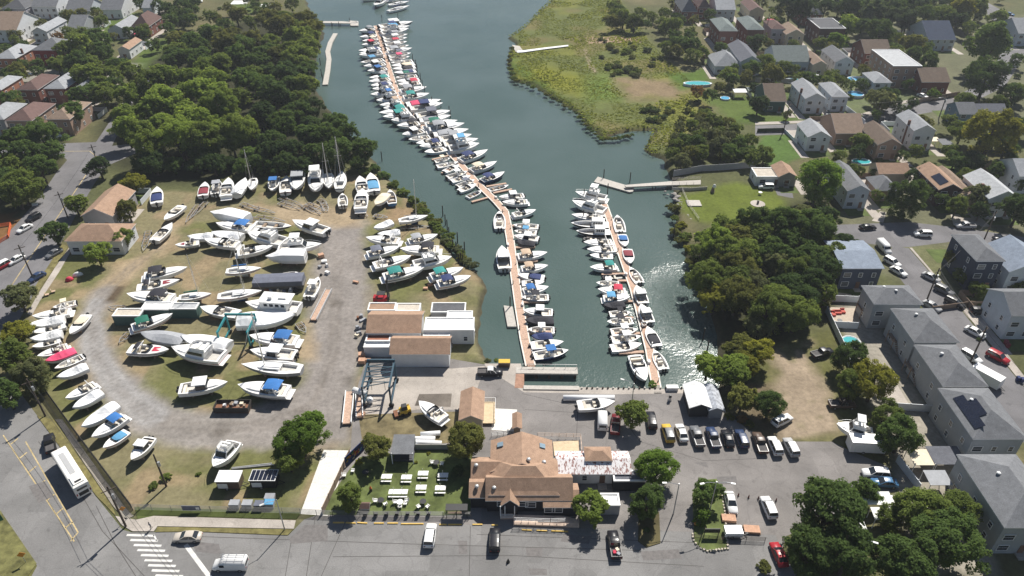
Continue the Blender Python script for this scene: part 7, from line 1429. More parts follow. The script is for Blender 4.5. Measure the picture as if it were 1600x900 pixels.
# fences
FG = 'fences of the neighbourhood'
BLK = mat('black_fence', (.025,.025,.025), .6); VINYL = mat('white_vinyl_fence', (.62,.65,.68), .5, var=.06); CHAIN = mat('chain_link', (.22,.22,.22), .5, .4); TIMF = mat('timber_fence', (.26,.19,.14), .9, var=.25)
def rail_fence(pts, h, m, label, gap=2.4, rails=4, r=.045):
    t = thing('fence', label, 'fence', (0,0,0), group=FG); fence_run(t, P2(pts), h, m, 'fence_rails', gap, r=r, rails=rails)
def board_fence(pts, h, m, label, name='fence'):
    t = thing(name, label, 'fence', (0,0,0), group=FG); Q = P2(pts)
    for a, b in zip(Q, Q[1:]):
        a, b = Vector((*a,0)), Vector((*b,0)); d = b - a; n = Vector((-d.y, d.x, 0)).normalized() * .05; k = MB(); e = d.normalized() * .04; k.prism([(q.x,q.y) for q in (a-e+n, b-e*2+n, b-e*2-n, a-e-n)], .05, h); k.build('fence_panel', m, t)
        for i in range(int(d.length / 3) + 1): q = a + d.normalized() * min(3 * i, d.length); f = MB(); f.box(q.x, q.y, 0, .16, .16, h + .12); f.build('fence_post', m, t)
    return t
t = thing('fence', 'dark slatted fence between the yard and the old sidewalk', 'fence', (0,0,0), group=FG); fence_run(t, P2([(62,600),(120,680),(208,797)]), 2.0, BLK, 'fence_rails', .9, rails=14, r=.05)
rail_fence([(208,797),(330,800),(470,803)], 1.6, CHAIN, 'chain-link fence along the bottom of the yard grass', 3.0, 6)
rail_fence([(470,803),(520,806),(735,808)], 1.4, CHAIN, 'black wire fence in front of the beer garden', 2.2, 6, .05)
rail_fence([(1084,840),(1130,845)], 1.0, PILE, 'low rail fence across the front of the traffic island'); rail_fence([(1136,844),(1195,846)], 1.1, PILE, 'low rail fence between island and grove')
board_fence([(505,803),(548,710)], 1.7, TIMF, 'timber fence between the white driveway and beer garden'); board_fence([(700,702),(738,703)], 1.5, TIMF, 'short tan fence behind the flower bush'); board_fence([(650,702),(700,702)], 1.3, mat('slate_fence', (.30,.29,.27), .9), 'grey plank fence right of the pavilion')
for pts, lb in (([(1290,489),(1316,545),(1335,600)], 'long white fence along the bare lot'), ([(1300,471),(1345,473)], 'grey fence above the red-furnished patio'), ([(1302,512),(1340,514)], 'white fence below the red-furnished patio'), ([(1395,640),(1455,644)], 'white fence at the yard end of the third grey row house'), ([(1400,722),(1435,768)], 'pale blue fence beside the lower right grove'), ([(1315,168),(1350,195)], 'white fence beside the round pool')): board_fence(pts, 1.9, VINYL, lb)
board_fence([(1050,297),(1078,298),(1105,296)], 1.0, PLANK2, 'low pale wall beside the right bank jetty'); rail_fence([(1065,297),(1078,325),(1092,345)], 1.1, PLANK2, 'pale rail fence between lawn and rocky bank', 2.0, 3)
board_fence([(1052,276),(1095,268),(1130,266),(1180,262)], 2.2, mat('grey_wall', (.33,.33,.34), .9), 'long grey fence wall behind the right bank lawn'); board_fence([(1418,168),(1440,160),(1498,150)], 1.9, TIMF, 'brown board fence along the upper street'); board_fence([(1183,207),(1225,206)], 1.5, mat('hedge_fence', (.03,.045,.02), .9), 'dark hedge-like fence above the vivid lawn'); board_fence([(1455,485),(1455,486),(1515,478),(1560,478)], 1.4, TIMF, 'brown board fence above the right driveway')
board_fence([(1225,206),(1245,226)], 1.2, VINYL, 'white fence at the right of the vivid lawn'); board_fence([(1180,128),(1240,130)], 1.8, mat('grey_wall', (.33,.33,.34), .9), 'grey fence behind the dark green house')
board_fence([(1530,700),(1600,702)], 1.8, TIMF, 'brown fence below the solar-panel house') if 0 else None
# mural wall
mw = thing('mural_fence', 'fence panel painted with a bright abstract mural', 'mural', (0,0,0)); a, b = G(541,730,0), G(575,697,0); d = b - a; n = Vector((d.y,-d.x,0)).normalized()
m = MB(); m.prism([(q.x,q.y) for q in (a, b, b - n * .12, a - n * .12)], 0, 2.5); m.build('panel', CANV['navy'], mw); r5_ = random.Random(2)
for i in range(26):
    u, v = r5_.uniform(.05,.95), r5_.uniform(.3,2.2); c = a + d * u + n * .02; rad = r5_.uniform(.2,.5); dd = d.normalized(); pts = [c + dd * (rad * math.cos(k*1.047)) + Vector((0,0,v + rad * .8 * math.sin(k*1.047))) for k in range(6)]; pts = [Vector((q.x, q.y, min(max(q.z,.08),2.44))) + n * .003 * i for q in pts]
    k = MB(); k.add(pts, [tuple(range(6)), tuple(range(6))[::-1]]); k.build('painted_shape', CANV[r5_.choice(['red','yellow_','sky','tan','white','teal','pink'])] if 0 else mat('mural_%d' % (i % 6), [(.55,.05,.05),(.65,.42,.03),(.12,.36,.48),(.62,.28,.08),(.55,.52,.42),(.10,.30,.12)][i % 6], .8), mw)
# beer garden
WP = mat('white_bench_paint', (.78,.77,.75), .5, var=.04)
def picnic(px, py, label, L=1.9):
    p = G(px, py, .8); t = thing('picnic_table', label, 'picnic table', (p.x,p.y,.06), 0, 'white picnic tables'); MB().box(0,0,.72,L,.85,.06).build('table_top', WP, t)
    for y in (.75,-.75): MB().box(0,y,.42,L,.3,.05).build('bench', WP, t)
    for x in (-L*.36, L*.36):
        m = MB(); m.tube((x,-.75,0),(x,.3,.72),.04,n=4); m.tube((x,.75,0),(x,-.3,.72),.04,n=4); m.tube((x,-.8,.4),(x,.8,.4),.04,n=4); m.build('frame', WP, t)
    for x in ((0,) if L < 2.5 else (-.8,.8)): m = MB(); m.tube((x,0,.75),(x,0,2.1),.045,n=5); m.build('umbrella_pole', ALU, t)
for x, y, lb, *L in [(604,745,'white picnic table below the pavilion left corner'),(635,746,'white picnic table directly in front of the pavilion'),(661,740,'white picnic table right of the pavilion'),(692,743,'white picnic table at the edge of the tree shade'),(658,762,'white picnic table left one of the lower pair'),(688,763,'white picnic table right one of the lower pair'),(622,769,'long double white picnic table',3.4)]: picnic(x, y, lb, *L)
def chair(px, py, a, label, m=WP):
    p = G(px, py, .5); t = thing('garden_chair', label, 'chair', (p.x,p.y,.06), R(a), 'garden chairs'); MB().box(0,0,.38,.6,.6,.06).build('seat', m, t); k = MB(); k.add([(-.3,-.3,.4),(-.3,.3,.4),(-.5,.3,1.0),(-.5,-.3,1.0)], [(0,1,2,3),(3,2,1,0)]); k.build('backrest', m, t)
    for y in (.3,-.3): MB().box(-.02,y,.55,.62,.1,.05).build('armrest', m, t)
    for x in (.25,-.25):
        for y in (.25,-.25): MB().box(x,y,0,.06,.06,.38).build('leg', m, t)
def table(px, py, label, m=BLACK):
    p = G(px, py, .6); t = thing('garden_table', label, 'table', (p.x,p.y,.06), 0, 'garden tables'); k = MB(); k.tube((0,0,.66),(0,0,.72),.6,n=12); k.build('table_top', m, t); k = MB(); k.tube((0,0,0),(0,0,.66),.06,n=6); k.build('pedestal', m, t)
for i, (x, y) in enumerate([(595,782),(661,784),(571,738),(682,723)]): table(x, y, ['dark round table at the left of the lower garden row','dark round table at the right of the lower garden row','dark table in the fenced corner by the mural','dark table in the tree shade below the flower bush'][i])
table(625,785,'white round fire table amid four white chairs',WP)
for i, (x, y, a, lb) in enumerate([(587,782,0,'white chair left of the leftmost dark table'),(602,787,120,'white chair right of the leftmost dark table'),(618,784,0,'white chair left of the fire table'),(625,791,90,'white chair in front of the fire table'),(633,786,180,'white chair right of the fire table'),(635,782,200,'white chair behind the fire table'),(654,791,40,'white chair left of the rightmost dark table'),(668,791,140,'white chair right of the rightmost dark table'),(538,742,0,'white seat at the left of the fenced corner table'),(551,735,180,'white seat at the right of the fenced corner table'),(676,722,0,'white chair at the shaded table, left one'),(690,724,180,'white chair at the shaded table, right one')]): chair(x, y, a, lb)
for i in range(7): chair(571 + i * 16.5, 803 - i * .2, 90, f'dark chair in the row along the street fence, {ordinal(i)} from the left', BLACK)
p = G(632,712,0); pv_ = thing('pavilion', 'grey slat-roofed stage pavilion in the beer garden', 'pavilion', (p.x,p.y,.06)); A, B = G(612,722,2.9), G(649,722,2.9); w = B.x - A.x
m = MB(); m.add([(-w/2,-2.2,2.8),(w/2,-2.2,2.8),(w/2*.93,2.4,3.2),(-w/2*.93,2.4,3.2)], [(0,1,2,3)]); m.add([(-w/2,-2.2,2.7),(w/2,-2.2,2.7),(w/2*.93,2.4,3.1),(-w/2*.93,2.4,3.1)], [(3,2,1,0)]); m.build('roof', RC['grey'], pv_)
for x in (-w/2+.2, w/2-.2):
    for y in (-2.0, 2.0): MB().box(x,y,0,.16,.16,2.85).build('post', TRIM, pv_)
MB().box(0,2.1,0,w-.4,.1,2.6).build('back_wall', WC['pale'], pv_); MB().box(0,.2,0,w-.6,3.4,.35).build('stage_floor', mat('stage_dark', (.05,.05,.055), .7), pv_); MB().box(0,-1.6,.9,w-1,.06,.08).build('front_rail', BLACK, pv_)
p = G(579,764,.6); gn = thing('gnome_statue', 'small figure with an orange hat on the garden lawn', 'statue', (p.x,p.y,.06)); k = MB(); k.tube((0,0,0),(0,0,.7),.3,.2,9); k.build('body', BLACK, gn); k = MB(); k.tube((0,0,.7),(0,0,1.4),.26,.02,9); k.build('hat', mat('orange_plastic', (.6,.14,.04), .6), gn)
p = G(571,793,.4); gs = thing('dog_house', 'small dark red-roofed hut by the garden fence', 'hut', (p.x,p.y,.06)); volume(gs, 1.5, 1.2, .8, 'gable', 'x', RC['redbrown'], WC['dark'], rise=.5, over=.15)
p = G(714,802,.5); bw = thing('shelter', 'black lattice bus shelter at the garden corner', 'shelter', (p.x,p.y,0)); k = MB(); k.prism([(-1.9,-.7),(1.9,-.7),(1.9,.7),(-1.9,.7)], 2.1, 2.2); k.build('roof', BLK, bw)
for x in (-1.8,0,1.8): MB().box(x,.6,0,.1,.1,2.1).build('post', BLK, bw); MB().box(x,-.6,0,.1,.1,2.1).build('post', BLK, bw)
MB().box(0,.2,.4,3.2,.4,.08).build('bench', TIMF, bw)
YB_ = mat('yellow_kerb_stop', (.60,.40,.10), .7, var=.2)
for i, (a, b) in enumerate([((520,817),(538,817)),((540,817),(556,818)),((558,817),(574,818)),((584,818),(600,818)),((605,818),(622,818)),((626,819),(662,819)),((686,820),(698,820)),((700,820),(722,820)),((738,820),(754,820)),((768,821),(778,821)),((815,828),(831,829)),((838,829),(855,830)),((861,830),(888,831))]):
    A, B = G(*a,0), G(*b,0); d = B - A; m = MB(); m.box(d.length/2,0,0,d.length,.22,.16,taper=.95); m.build('parking_stop', YB_, None, loc=(A.x,A.y,.012), rz=math.atan2(d.y,d.x), label=f'yellow parking stop along the street front, {ordinal(i)} from the white driveway', cat='parking stop', group='yellow parking stops')
# poles, lamps, wires
POLE = mat('utility_pole_wood', (.085,.065,.05), .9, var=.3); GALV = mat('lamp_pole_metal', (.42,.43,.44), .4, .5)
WIRE = mat('cable', (.03,.03,.03), .6)
TOPS = {}
def upole(base, h, label, key, arm=True):
    p = G(*base, 0); t = thing('utility_pole', label, 'utility pole', (p.x,p.y,0), 0, 'utility poles'); m = MB(); m.tube((0,0,-.2),(0,0,h),.2,.13,n=8); m.build('pole', POLE, t)
    if arm: MB().box(0,0,h-1.0,2.4,.12,.14,R(35)).build('cross_arm', POLE, t)
    MB().tube((.3,0,h-3.0),(.3,0,h-2.0),.24,n=8).build('transformer', GALV, t); TOPS[key] = Vector((p.x,p.y,h-.9))
upole((197,823),10.5,'utility pole at the crosswalk corner with an orange sign','a'); upole((53,437),10.5,'dark utility pole beside the avenue','b'); upole((157,268),9.5,'utility pole at the avenue bend','c'); upole((71,650),10.0,'utility pole at the upper end of the old sidewalk','d'); upole((260,760),8.5,'bare pole leaning out of the yard grass weeds','e',False)
upole((1516,566),10.0,'utility pole standing by the white SUV on the side street','f'); upole((1448,469),9.5,'utility pole beside the upper side street','g'); upole((1537,376),9.5,'utility pole at the cross street near the tall navy house','h'); upole((1224,206),11,'utility pole at the end of the upper street','i'); upole((1467,184),9,'utility pole with lamp on the upper street','j'); upole((1195,60),12,'tall dark pole between the brick twin and lilac house','k'); upole((106,340),8.5,'utility pole behind the avenue street tree','l')
def wire(a, b, sag=1.0, off=0.0):
    m = MB(); A, B = a + Vector((off,0,0)), b + Vector((off,0,0)); pr = A
    for i in range(1, 9): t = i / 8; q = A.lerp(B, t) - Vector((0,0,sag * 4 * t * (1 - t))); m.tube(pr, q, .03, n=3, cap=False); pr = q
    return m
for i, (a, b, o) in enumerate([('d','a',-.7),('d','a',.7),('a',(300,960),0),('a',(300,960),.8),('b','c',0),('f','g',0),('f','g',.6),('g','h',0),('i','j',0),('f',(1640,700),0)]):
    B = TOPS[b] if isinstance(b, str) else Vector((*tuple(G(*b,0))[:2], 9.0)); wire(TOPS[a], B, .9, o).build('overhead_cable', WIRE, None, label=['overhead cable above the old sidewalk, left one','overhead cable above the old sidewalk, right one','overhead cable crossing the zebra crossing, left one','overhead cable crossing the zebra crossing, right one','overhead cable along the avenue','overhead cable over the side street, left one','overhead cable over the side street, right one','overhead cable above the corner lawn','overhead cable along the upper street','overhead cable past the lower side street'][i], cat='cable', group='overhead cables')
def lamp(base, h, arm, label, arms=1):
    p = G(*base, 0); t = thing('street_lamp', label, 'street lamp', (p.x,p.y,0), 0, 'street lamps'); m = MB(); m.tube((0,0,0),(0,0,h),.12,.075,n=8); m.build('pole', GALV, t)
    for s in ([arm] if arms == 1 else [arm, (-arm[0], arm[1])]):
        m = MB(); m.tube((0,0,h-.3),(s[0]*.6,s[1]*.6,h+.25),.05,n=5); m.tube((s[0]*.6,s[1]*.6,h+.25),(s[0],s[1],h+.2),.05,n=5); m.build('arm', GALV, t); MB().box(s[0],s[1],h+.1,.75,.3,.14,math.atan2(s[1],s[0])).build('lamp_head', mat('lamp_head_paint', (.6,.6,.58), .4), t)
    return t
lamp((445,828),8.0,(-2.0,-1.2),'street lamp with curved arm beside the yard fence'); lamp((1107,806),9.0,(2.6,-.6),'lamp post with two arms on the traffic island',2); lamp((985,645),8.0,(-2.2,1.0),'lamp post rising through the lot tree'); lamp((1052,803),8.0,(-2.5,.0),'lamp reaching over the lot from the tall bright tree'); lamp((1322,893),8.5,(2.0,-.8),'lamp post standing in the lower right grove'); lamp((1467,186),8.0,(-2.2,0.3),'street lamp over the upper street')
# signs
def sign(px, py, h, size, m, label, shape='square', a=0, rz=0):
    p = G(px, py, 0); t = thing('road_sign', label, 'sign', (p.x,p.y,0), rz); k = MB(); k.tube((0,0,0),(0,0,h),.05,n=6); k.build('post', GALV, t); k = MB(); s = size / 2
    pts = [(-s,0),(0,-s),(s,0),(0,s)] if shape == 'diamond' else [(-s,-s*.6),(s,-s*.6),(s,s*.6),(-s,s*.6)]
    k.add([(x,-.06,h+z) for x,z in pts]+[(x,-.03,h+z) for x,z in pts], [(0,1,2,3),(7,6,5,4),(0,4,5,1),(1,5,6,2),(2,6,7,3),(3,7,4,0)]); return k.build('plate', m, t), t
ORS = mat('orange_sign', (.62,.25,.03), .6); GRS = mat('green_sign', (.01,.12,.07), .5)
sign(41,879,2.2,1.3,ORS,'orange diamond warning sign on the corner lawn','diamond',rz=.4); sign(199,812,3.0,1.1,ORS,'orange diamond sign on the crosswalk pole','diamond',rz=.5); sign(-2,826,2.4,2.6,GRS,'green road sign cut by the left edge',rz=.5)
# dark notice board in the island
p = G(1111,838,0); nb_ = thing('notice_board', 'dark framed notice board on the traffic island', 'notice board', (p.x,p.y,.14)); MB().box(0,0,.9,2.6,.15,1.0).build('board', BLK, nb_)
for x in (-1.2,1.2): MB().box(x,0.1,0,.12,.12,1.9).build('post', TIMF, nb_)
# banner and clutter on the yard fence
p = G(299,795,.9); bn = thing('banner', 'dark banner hung on the chain-link fence', 'banner', (p.x,p.y,0)); MB().box(0,0,.5,3.2,.06,1.2).build('cloth', CANV['slate'], bn)
MB().box(1.1,-.04,.75,.6,.03,.6).build('badge', CANV['white'], bn)
for i, (x, y, c) in enumerate([(367,789,'grey'),(387,789,'grey'),(406,790,'slate'),(421,788,'sky'),(422,779,'grey')]):
    p = G(x, y, .5); t = thing('covered_bin', '', 'bin', (p.x,p.y,.02), 0, 'covered bins behind the chain-link fence'); t['label'] = ['grey covered bin behind the fence, leftmost','grey covered bin behind the fence, second from left','darker covered bin behind the fence, third from left','blue-topped bin at the right end behind the fence','grey bundle on top of the bins by the street lamp'][i]
    MB().box(0,0,.1,1.7,1.2,1.0).build('body', BLACK if c == 'slate' else WC['stone'], t); MB().box(0,.02,1.1,1.8,1.3,.1,taper=.95).build('lid', CANV[c], t)
m = MB()
for a, b in (((362,731),(425,724)),((362,732.5),(428,726))): A, B = G(*a,.2), G(*b,.2); m = MB(); m.tube(A, B, .12, n=6); m.build('spar', ALU, None, label='long grey spar lying in the yard grass, ' + ('upper one' if a[1] == 731 else 'lower one'), cat='spar')
# traffic cones on the lower lot
def cone(px, py, label, c=ORS):
    p = G(px, py, .3); t = thing('traffic_cone', label, 'traffic cone', (p.x,p.y,.02), 0, 'traffic cones'); MB().box(0,0,0,.42,.42,.05).build('base', BLACK, t); k = MB(); k.tube((0,0,.05),(0,0,.8),.17,.04,n=8); k.build('cone', c, t)
for i, (x, y) in enumerate([(1154,773),(1170,776),(1185,778),(1213,781)]): cone(x, y, f'dark orange cone near the white cars, {ordinal(i)} from the island', mat('dull_cone', (.16,.05,.04), .7))
# planters, kerb stones of the island
p = G(1087,818,.2); MB().dome(0,0,.14,.35,.35,.45,9,3).build('orange_flowers', ORS, None, loc=(p.x,p.y,0), label='patch of orange flowers at the island edge', cat='flowers')
STN = mat('edging_stone', (.45,.40,.33), .9, var=.25, scale=3); r9 = random.Random(4); k = 0
for pts in ([(1084,845),(1090,855),(1105,862),(1137,858)],[(1137,858),(1132,800),(1127,770)],[(1082,835),(1083,845)]):
    for (x0,y0),(x1,y1) in zip(pts, pts[1:]):
        n = max(2, int(math.hypot(x1-x0,y1-y0) / 4.5))
        for i in range(n):
            q = G(x0+(x1-x0)*i/n, y0+(y1-y0)*i/n, 0); m = MB(); m.box(0,0,0,r9.uniform(.35,.5),r9.uniform(.28,.4),r9.uniform(.22,.34),taper=.8); m.build('edging_stone', STN, None, loc=(q.x,q.y,.01), rz=r9.uniform(0,3), label=f'pale edging stone around the traffic island, {ordinal(k)} counting clockwise', cat='stone', group='edging stones of the island'); k += 1
# riprap below the lawn
for i in range(40):
    t = i / 39; x = 1046 + 40 * t + r9.uniform(-7,7); y = 300 + 46 * t + r9.uniform(-3,3); q = G(x, y, -.3); m = MB(); s = r9.uniform(.5,1.1); m.dome(0,0,-.2,s,s*.7,s*.6,6,2); m.build('rock', mat('grey_rock', (.28,.26,.24), .95, var=.3, objvar=.3), None, loc=(q.x,q.y,-.35), rz=r9.uniform(0,3), label=f'grey rock of the bank below the lawn, {ordinal(i)} from the jetty', cat='rock', group='rocks of the right bank')
# pools, patio things, sheds of the gardens
AQ = mat('pool_water', (.06,.36,.38), .08, var=.1); AQB = mat('pool_water_blue', (.10,.36,.58), .1, var=.1)
def pool(px, py, r, m, label, oval=1.0, h=1.1):
    p = G(px, py, h); t = thing('swimming_pool', label, 'pool', (p.x,p.y,0)); k = MB()
    n = 14; o = [(r*oval*math.cos(6.2832*i/n), r*math.sin(6.2832*i/n)) for i in range(n)]; k.prism(o, 0, h); k.build('wall', VINYL, t); k = MB(); k.prism([(x*.9,y*.9) for x,y in o], h-.05, h+.004); k.build('water', m, t)
    k = MB()
    for i in range(n): k.tube((*o[i],h+.03),(*o[(i+1)%n],h+.03),.1,n=4)
    k.build('rim', VINYL, t)
pool(1330,534,2.1,AQ,'turquoise above-ground pool beside the bare lot'); pool(1337,146,3.2,AQB,'round pale blue pool beside the pale hip-roofed house'); pool(1334,123,2.6,AQB,'smaller blue pool behind the white dormer house'); pool(1090,130,2.5,AQ,'long oval pool at the marsh lawn',2.4,.9); pool(1133,153,1.9,AQB,'bright blue paddling pool near the white awning',1,.5); pool(1242,126,3.0,AQ,'greenish pool behind the chimney house',1.6,.4); pool(1346,252,2.2,AQ,'garden pool behind the low garage',1.5,.5); pool(1228,438,2.4,AQB,'blue pool glimpsed under the dark thicket',1.2)
def awning(px, py, w, d, h, m, label, name='canopy_tent'):
    p = G(px, py, h); t = thing(name, label, 'awning', (p.x,p.y,0)); k = MB(); k.add([(-w/2,-d/2,h),(w/2,-d/2,h),(w/2,d/2,h+.3),(-w/2,d/2,h+.3),(-w/2,-d/2,h-.08),(w/2,-d/2,h-.08),(w/2,d/2,h+.22),(-w/2,d/2,h+.22)], [(0,1,2,3),(7,6,5,4),(0,4,5,1),(1,5,6,2),(2,6,7,3),(3,7,4,0)]); k.build('top', m, t)
    for x in (-w/2+.1,w/2-.1):
        for y in (-d/2+.1,d/2-.1): MB().box(x,y,0,.1,.1,h+.05).build('post', TRIM, t)
awning(1156,142,5.2,3.6,2.6,CANV['white'],'white awning roof near the dark green house'); awning(1465,747,4.0,3.2,2.6,CANV['grey'],'pale grey garden canopy below the solar-panel house'); awning(1440,715,4.2,3.6,2.5,CANV['cream'],'cream shed roof at the edge of the round dark tree'); awning(1272,118,4,3,2.2,CANV['white'],'white tent in the garden behind the chimney house'); awning(1455,218,5.4,3,2.4,CANV['cream'],'flat cream carport below the tall white house'); awning(1477,222,4,4.5,2.4,RC['grey'],'grey shed roof right of the cream carport',name='garden_shed'); awning(1366,779,6,2.6,2.6,CANV['white'],'long white awning among the lower right grove trees, upper one'); awning(1402,784,4,2.4,2.6,CANV['white'],'white awning at the right among the lower right grove'); awning(1386,803,5,2.4,2.4,CANV['white'],'white awning in the middle gap of the lower right grove'); awning(1336,812,2.6,4,2.4,CANV['white'],'small white awning deep in the lower right grove'); awning(375,4,9,7,3.0,CANV['white'],'white party tent at the top edge by the creek road'); awning(411,9,4,4,2.4,CANV['white'],'smaller white tent right of the party tent, left one'); awning(418,8,4,4,2.4,CANV['white'],'smaller white tent right of the party tent, right one'); awning(216,52,3.2,3.2,2.4,CANV['pink'],'bright pink parasol beside the brick house with brown roof'); awning(1395,33,3,3,2.4,CANV['red'],'red parasol by the rusty-roofed house') if 0 else awning(1205,32,3.4,3.4,6.9,CANV['pink'],'red roof awning on the lilac grey house')
awning(1478,712,6.0,4.2,2.6,RC['slate'],'grey-roofed garden shed below the solar-panel house',name='garden_shed')
PATIO = mat('patio_stone', (.42,.35,.28), .9, var=.15)
MB().prism(P2([(1296,480),(1340,482),(1345,512),(1304,511)]), 0, .06).build('patio', PATIO, None, kind='structure'); MB().prism(P2([(1302,456),(1330,460),(1332,472),(1300,472)]), 0, .06).build('patio', PATIO, None, kind='structure'); MB().prism(P2([(1395,590),(1425,640),(1395,640),(1380,600)]), 0, .05).build('patio', PALE, None, kind='structure')
REDF = mat('red_cushion', (.45,.08,.06), .8)
for i, (x, y, w, d_) in enumerate([(1308,488,2.0,.9),(1317,486,1.0,1.2),(1302,490,.9,1.4)]): p = G(x, y, .4); t = thing('patio_sofa', ['red patio sofa by the white fence','red patio chair right of the sofa','red patio chair left of the sofa'][i], 'sofa', (p.x,p.y,.06), 0, 'red patio furniture'); MB().box(0,0,0,w,d_,.45).build('seat', REDF, t); MB().box(0,d_/2,.2,w,.2,.6).build('backrest', REDF, t)
table(1312,501,'dark patio table in front of the red sofa')
# stairs and decks behind the grey row
def rear_stair(px, py, label):
    p = G(px, py, 2.5); t = thing('rear_deck', label, 'deck', (p.x,p.y,0)); MB().box(0,0,2.4,2.0,3.0,.15).build('platform', TIMF, t)
    for x in (-.9,.9):
        for y in (-1.4,1.4): MB().box(x,y,0,.14,.14,3.4).build('post', TIMF, t)
    for i in range(8): MB().box(-.1,-1.6-.3*i,2.2-.29*i,1.0,.3,.07).build('tread', TIMF, t)
for x, y, lb in ((1398,527,'brown wooden rear deck of the second grey row house'),(1425,572,'tan wooden rear deck of the third grey row house'),(1349,480,'dark rear deck of the uppermost grey row house')): rear_stair(x, y, lb)
# kerbside bins and little garden things
for i, (x, y, c) in enumerate([(1591,592,'navy'),(1597,594,'navy'),(1575,540,'burgundy'),(1572,535,'burgundy'),(1270,170,'slate'),(1276,170,'slate'),(1263,170,'slate')]):
    p = G(x, y, .5); t = thing('wheelie_bin', ['blue bin at the right edge kerb, left one','blue bin at the right edge kerb, right one','brown bin by the planter, lower one','brown bin by the planter, upper one','dark bin in front of the chimney house, middle','dark bin in front of the chimney house, right','dark bin in front of the chimney house, left'][i], 'bin', (p.x,p.y,0), 0, 'kerbside bins'); MB().box(0,0,.05,.6,.7,.95,taper=1.1).build('body', CANV[c], t); MB().box(0,0,1.0,.68,.8,.08).build('lid', CANV[c], t)
# lawn platform, statue and fire ring on the creek lawn
p = G(1084,317,.3); MB().box(0,0,0,4.2,3.6,.3).build('garden_platform', PLANK2, None, loc=(p.x,p.y,0), label='square pale platform on the creek lawn', cat='platform')
p = G(1184,318,.1); fr = thing('fire_ring', 'round paved spot with a dark post on the creek lawn', 'fire ring', (p.x,p.y,0)); m = MB(); m.tube((0,0,0),(0,0,.1),2.2,n=16); m.build('paving', PALE, fr); MB().box(0,0,.1,.5,.5,1.0).build('post', BLACK, fr)
p = G(1114,295,1); stt = thing('garden_statue', 'white figure with plants at the top of the creek lawn', 'statue', (p.x,p.y,0)); m = MB(); m.tube((0,0,0),(0,0,1.6),.7,.35,8); m.build('pedestal', TIMF, stt); MB().dome(.3,0,1.5,.6,.5,1.1,8,4).build('figure', GEL, stt)
p = G(1188,302,.5); table(1188,301,'white round table on the creek lawn',WP)
# orange netting by the avenue
NET = mat('orange_netting', (.55,.11,.03), .8, var=.2)
t = thing('safety_netting', 'orange safety netting beside the avenue', 'netting', (0,0,0)); fence_run(t, P2([(0,355),(18,352),(14,372),(0,380)]), 1.1, NET, 'net', 1.5, r=.09, rails=6); t = thing('safety_netting', 'orange netting in the shade of the avenue grove', 'netting', (0,0,0)); fence_run(t, P2([(33,268),(50,262),(52,272)]), 1.1, NET, 'net', 1.5, r=.09, rails=6)
# covered things by the lower left lawn
for i, (x, y, c, s) in enumerate([(108,436,'red',(2.0,1.6,1.1)),(121,429,'white',(2.6,1.0,1.2)),(73,460,'tan',(1.0,.8,.9)),(83,455,'tan',(1.0,.8,.9))]):
    p = G(x, y, .4); t = thing('covered_motorbike' if i < 2 else 'lawn_chair', ['red covered heap on the lawn by the left sidewalk','white covered heap beside the red one','pinkish lawn chair by the left sidewalk, left one','pinkish lawn chair by the left sidewalk, right one'][i], 'cover' if i < 2 else 'chair', (p.x,p.y,0), R(30)); MB().dome(0,0,0,s[0]/2,s[1]/2,s[2],10,4).build('cover', CANV[c], t, True) if i < 2 else (MB().box(0,0,.35,s[0],s[1],.1).build('seat', CANV[c], t), MB().box(-.4,0,.35,.1,s[1],.7).build('backrest', CANV[c], t))
p = G(54,318,.5); MB().box(0,0,0,1.6,1.2,.5).build('sandwich_board', GEL, None, loc=(p.x,p.y,0), rz=.5, label='white board lying on the avenue verge', cat='board')
# the small birch sculpture beside the restaurant: a wooden boat stood on end
p = G(1017,797,1.5); m = MB(); m.loft([[(x*k,y*k,z) for x,y in ((-.5,0),(0,-.35),(.5,0),(0,.35))] for z,k in ((0,.6),(1.2,1.0),(2.6,.9),(4.2,.05))]); m.build('upright_boat', WOODM, None, loc=(p.x,p.y,.1), label='wooden boat standing on end in the planting bed', cat='sculpture')
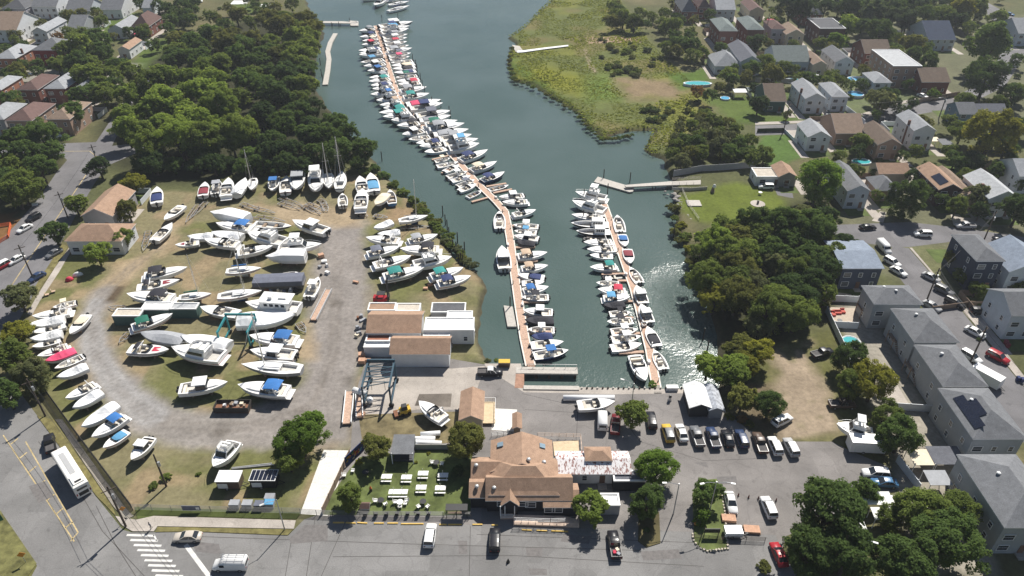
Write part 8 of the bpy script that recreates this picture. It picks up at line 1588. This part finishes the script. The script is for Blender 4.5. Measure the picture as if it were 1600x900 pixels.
# ------------------------------------------------------------ pedestrian at the crosswalk
def person(px, py, rz, label, top, legs):
    p = G(px, py, 0); root = thing('person', label, 'person', (p.x, p.y, .13), rz)
    me = bpy.data.meshes.new('body'); J = dict(pel=(0,0,.95), spi=(0,0,1.2), chest=(.01,0,1.38), neck=(.02,0,1.50), head=(.05,0,1.62), crown=(.04,0,1.75),
        hl=(0,.10,.90), kl=(.14,.10,.50), al=(.08,.10,.09), tl=(.24,.10,.03), hr=(0,-.10,.90), kr=(.0,-.10,.48), ar=(-.26,-.10,.13), tr=(-.12,-.10,.03),
        sl=(.0,.19,1.40), el=(-.08,.24,1.12), wl=(.06,.25,.88), fl=(.10,.25,.79), sr=(.0,-.19,1.40), er=(.06,-.25,1.13), wr=(.22,-.24,.94), fr=(.27,-.23,.86))
    E = [('pel','spi'),('spi','chest'),('chest','neck'),('neck','head'),('head','crown'),('pel','hl'),('hl','kl'),('kl','al'),('al','tl'),('pel','hr'),('hr','kr'),('kr','ar'),('ar','tr'),('chest','sl'),('sl','el'),('el','wl'),('wl','fl'),('chest','sr'),('sr','er'),('er','wr'),('wr','fr')]
    Rr = dict(pel=.15,spi=.14,chest=.16,neck=.06,head=.105,crown=.07,hl=.10,kl=.065,al=.045,tl=.04,hr=.10,kr=.065,ar=.045,tr=.04,sl=.075,el=.045,wl=.035,fl=.03,sr=.075,er=.045,wr=.035,fr=.03)
    ks = list(J); me.from_pydata([J[k] for k in ks], [(ks.index(a), ks.index(b)) for a, b in E], []); o = link('body', me, root)
    sk = o.modifiers.new('skin', 'SKIN'); sv = me.skin_vertices[0].data if me.skin_vertices else None
    if sv is None:
        bm = bmesh.new(); bm.from_mesh(me); lay = bm.verts.layers.skin.verify(); bm.to_mesh(me); bm.free(); sv = me.skin_vertices[0].data
    for i, k in enumerate(ks): sv[i].radius = (Rr[k], Rr[k]); sv[i].use_root = (k == 'pel')
    ss = o.modifiers.new('sub', 'SUBSURF'); ss.levels = 1; ss.render_levels = 1
    dg = bpy.context.evaluated_depsgraph_get(); ev = bpy.data.meshes.new_from_object(o.evaluated_get(dg)); o.modifiers.clear(); o.data = ev
    skin = mat('skin', (.42,.26,.19), .6); ev.materials.clear()
    for m_ in (legs, top, skin): ev.materials.append(m_)
    ev.polygons.foreach_set('material_index', [2 if (c.center.z > 1.5 or (c.center.z < .92 and abs(c.center.y) > .2)) else 1 if c.center.z > .97 or abs(c.center.y) > .2 else 0 for c in ev.polygons]); ev.polygons.foreach_set('use_smooth', [True] * len(ev.polygons))
    h = MB(); h.dome(.03,0,1.64,.125,.12,.15,10,4); h.build('hair', BLACK, root, True)
    for s in (.045,-.045): MB().box(.15,s,1.625,.02,.025,.015).build('eye', BLACK, root)
    MB().box(.165,0,1.58,.03,.025,.04,taper=.6).build('nose', skin, root)
    return root
person(237, 827, R(-130), 'person in dark clothes walking at the crosswalk corner', CANV['slate'], CANV['black'])
p = G(794, 876, .4); t = thing('bollard', 'short black bollard-like object standing in the grey street', 'bollard', (p.x, p.y, .01)); k = MB(); k.tube((0,0,0),(0,0,.06),.35,n=10); k.build('base', BLACK, t); k = MB(); k.tube((0,0,.06),(0,0,.95),.3,.05,n=8); k.build('cone', BLACK, t)
# ------------------------------------------------------------ summer haze over the whole place
hz = bpy.data.materials.new('haze'); hz.use_nodes = True; nt = hz.node_tree
for n in list(nt.nodes): nt.nodes.remove(n)
out = _n(nt, 'ShaderNodeOutputMaterial'); pvl = _n(nt, 'ShaderNodeVolumePrincipled'); pvl.inputs['Color'].default_value = (.86, .91, 1.0, 1); pvl.inputs['Density'].default_value = HAZE; pvl.inputs['Anisotropy'].default_value = .3
nt.links.new(pvl.outputs[0], out.inputs['Volume'])
MB().box(0, 300, -5, 1500, 1200, 118).build('haze', hz, kind='stuff')
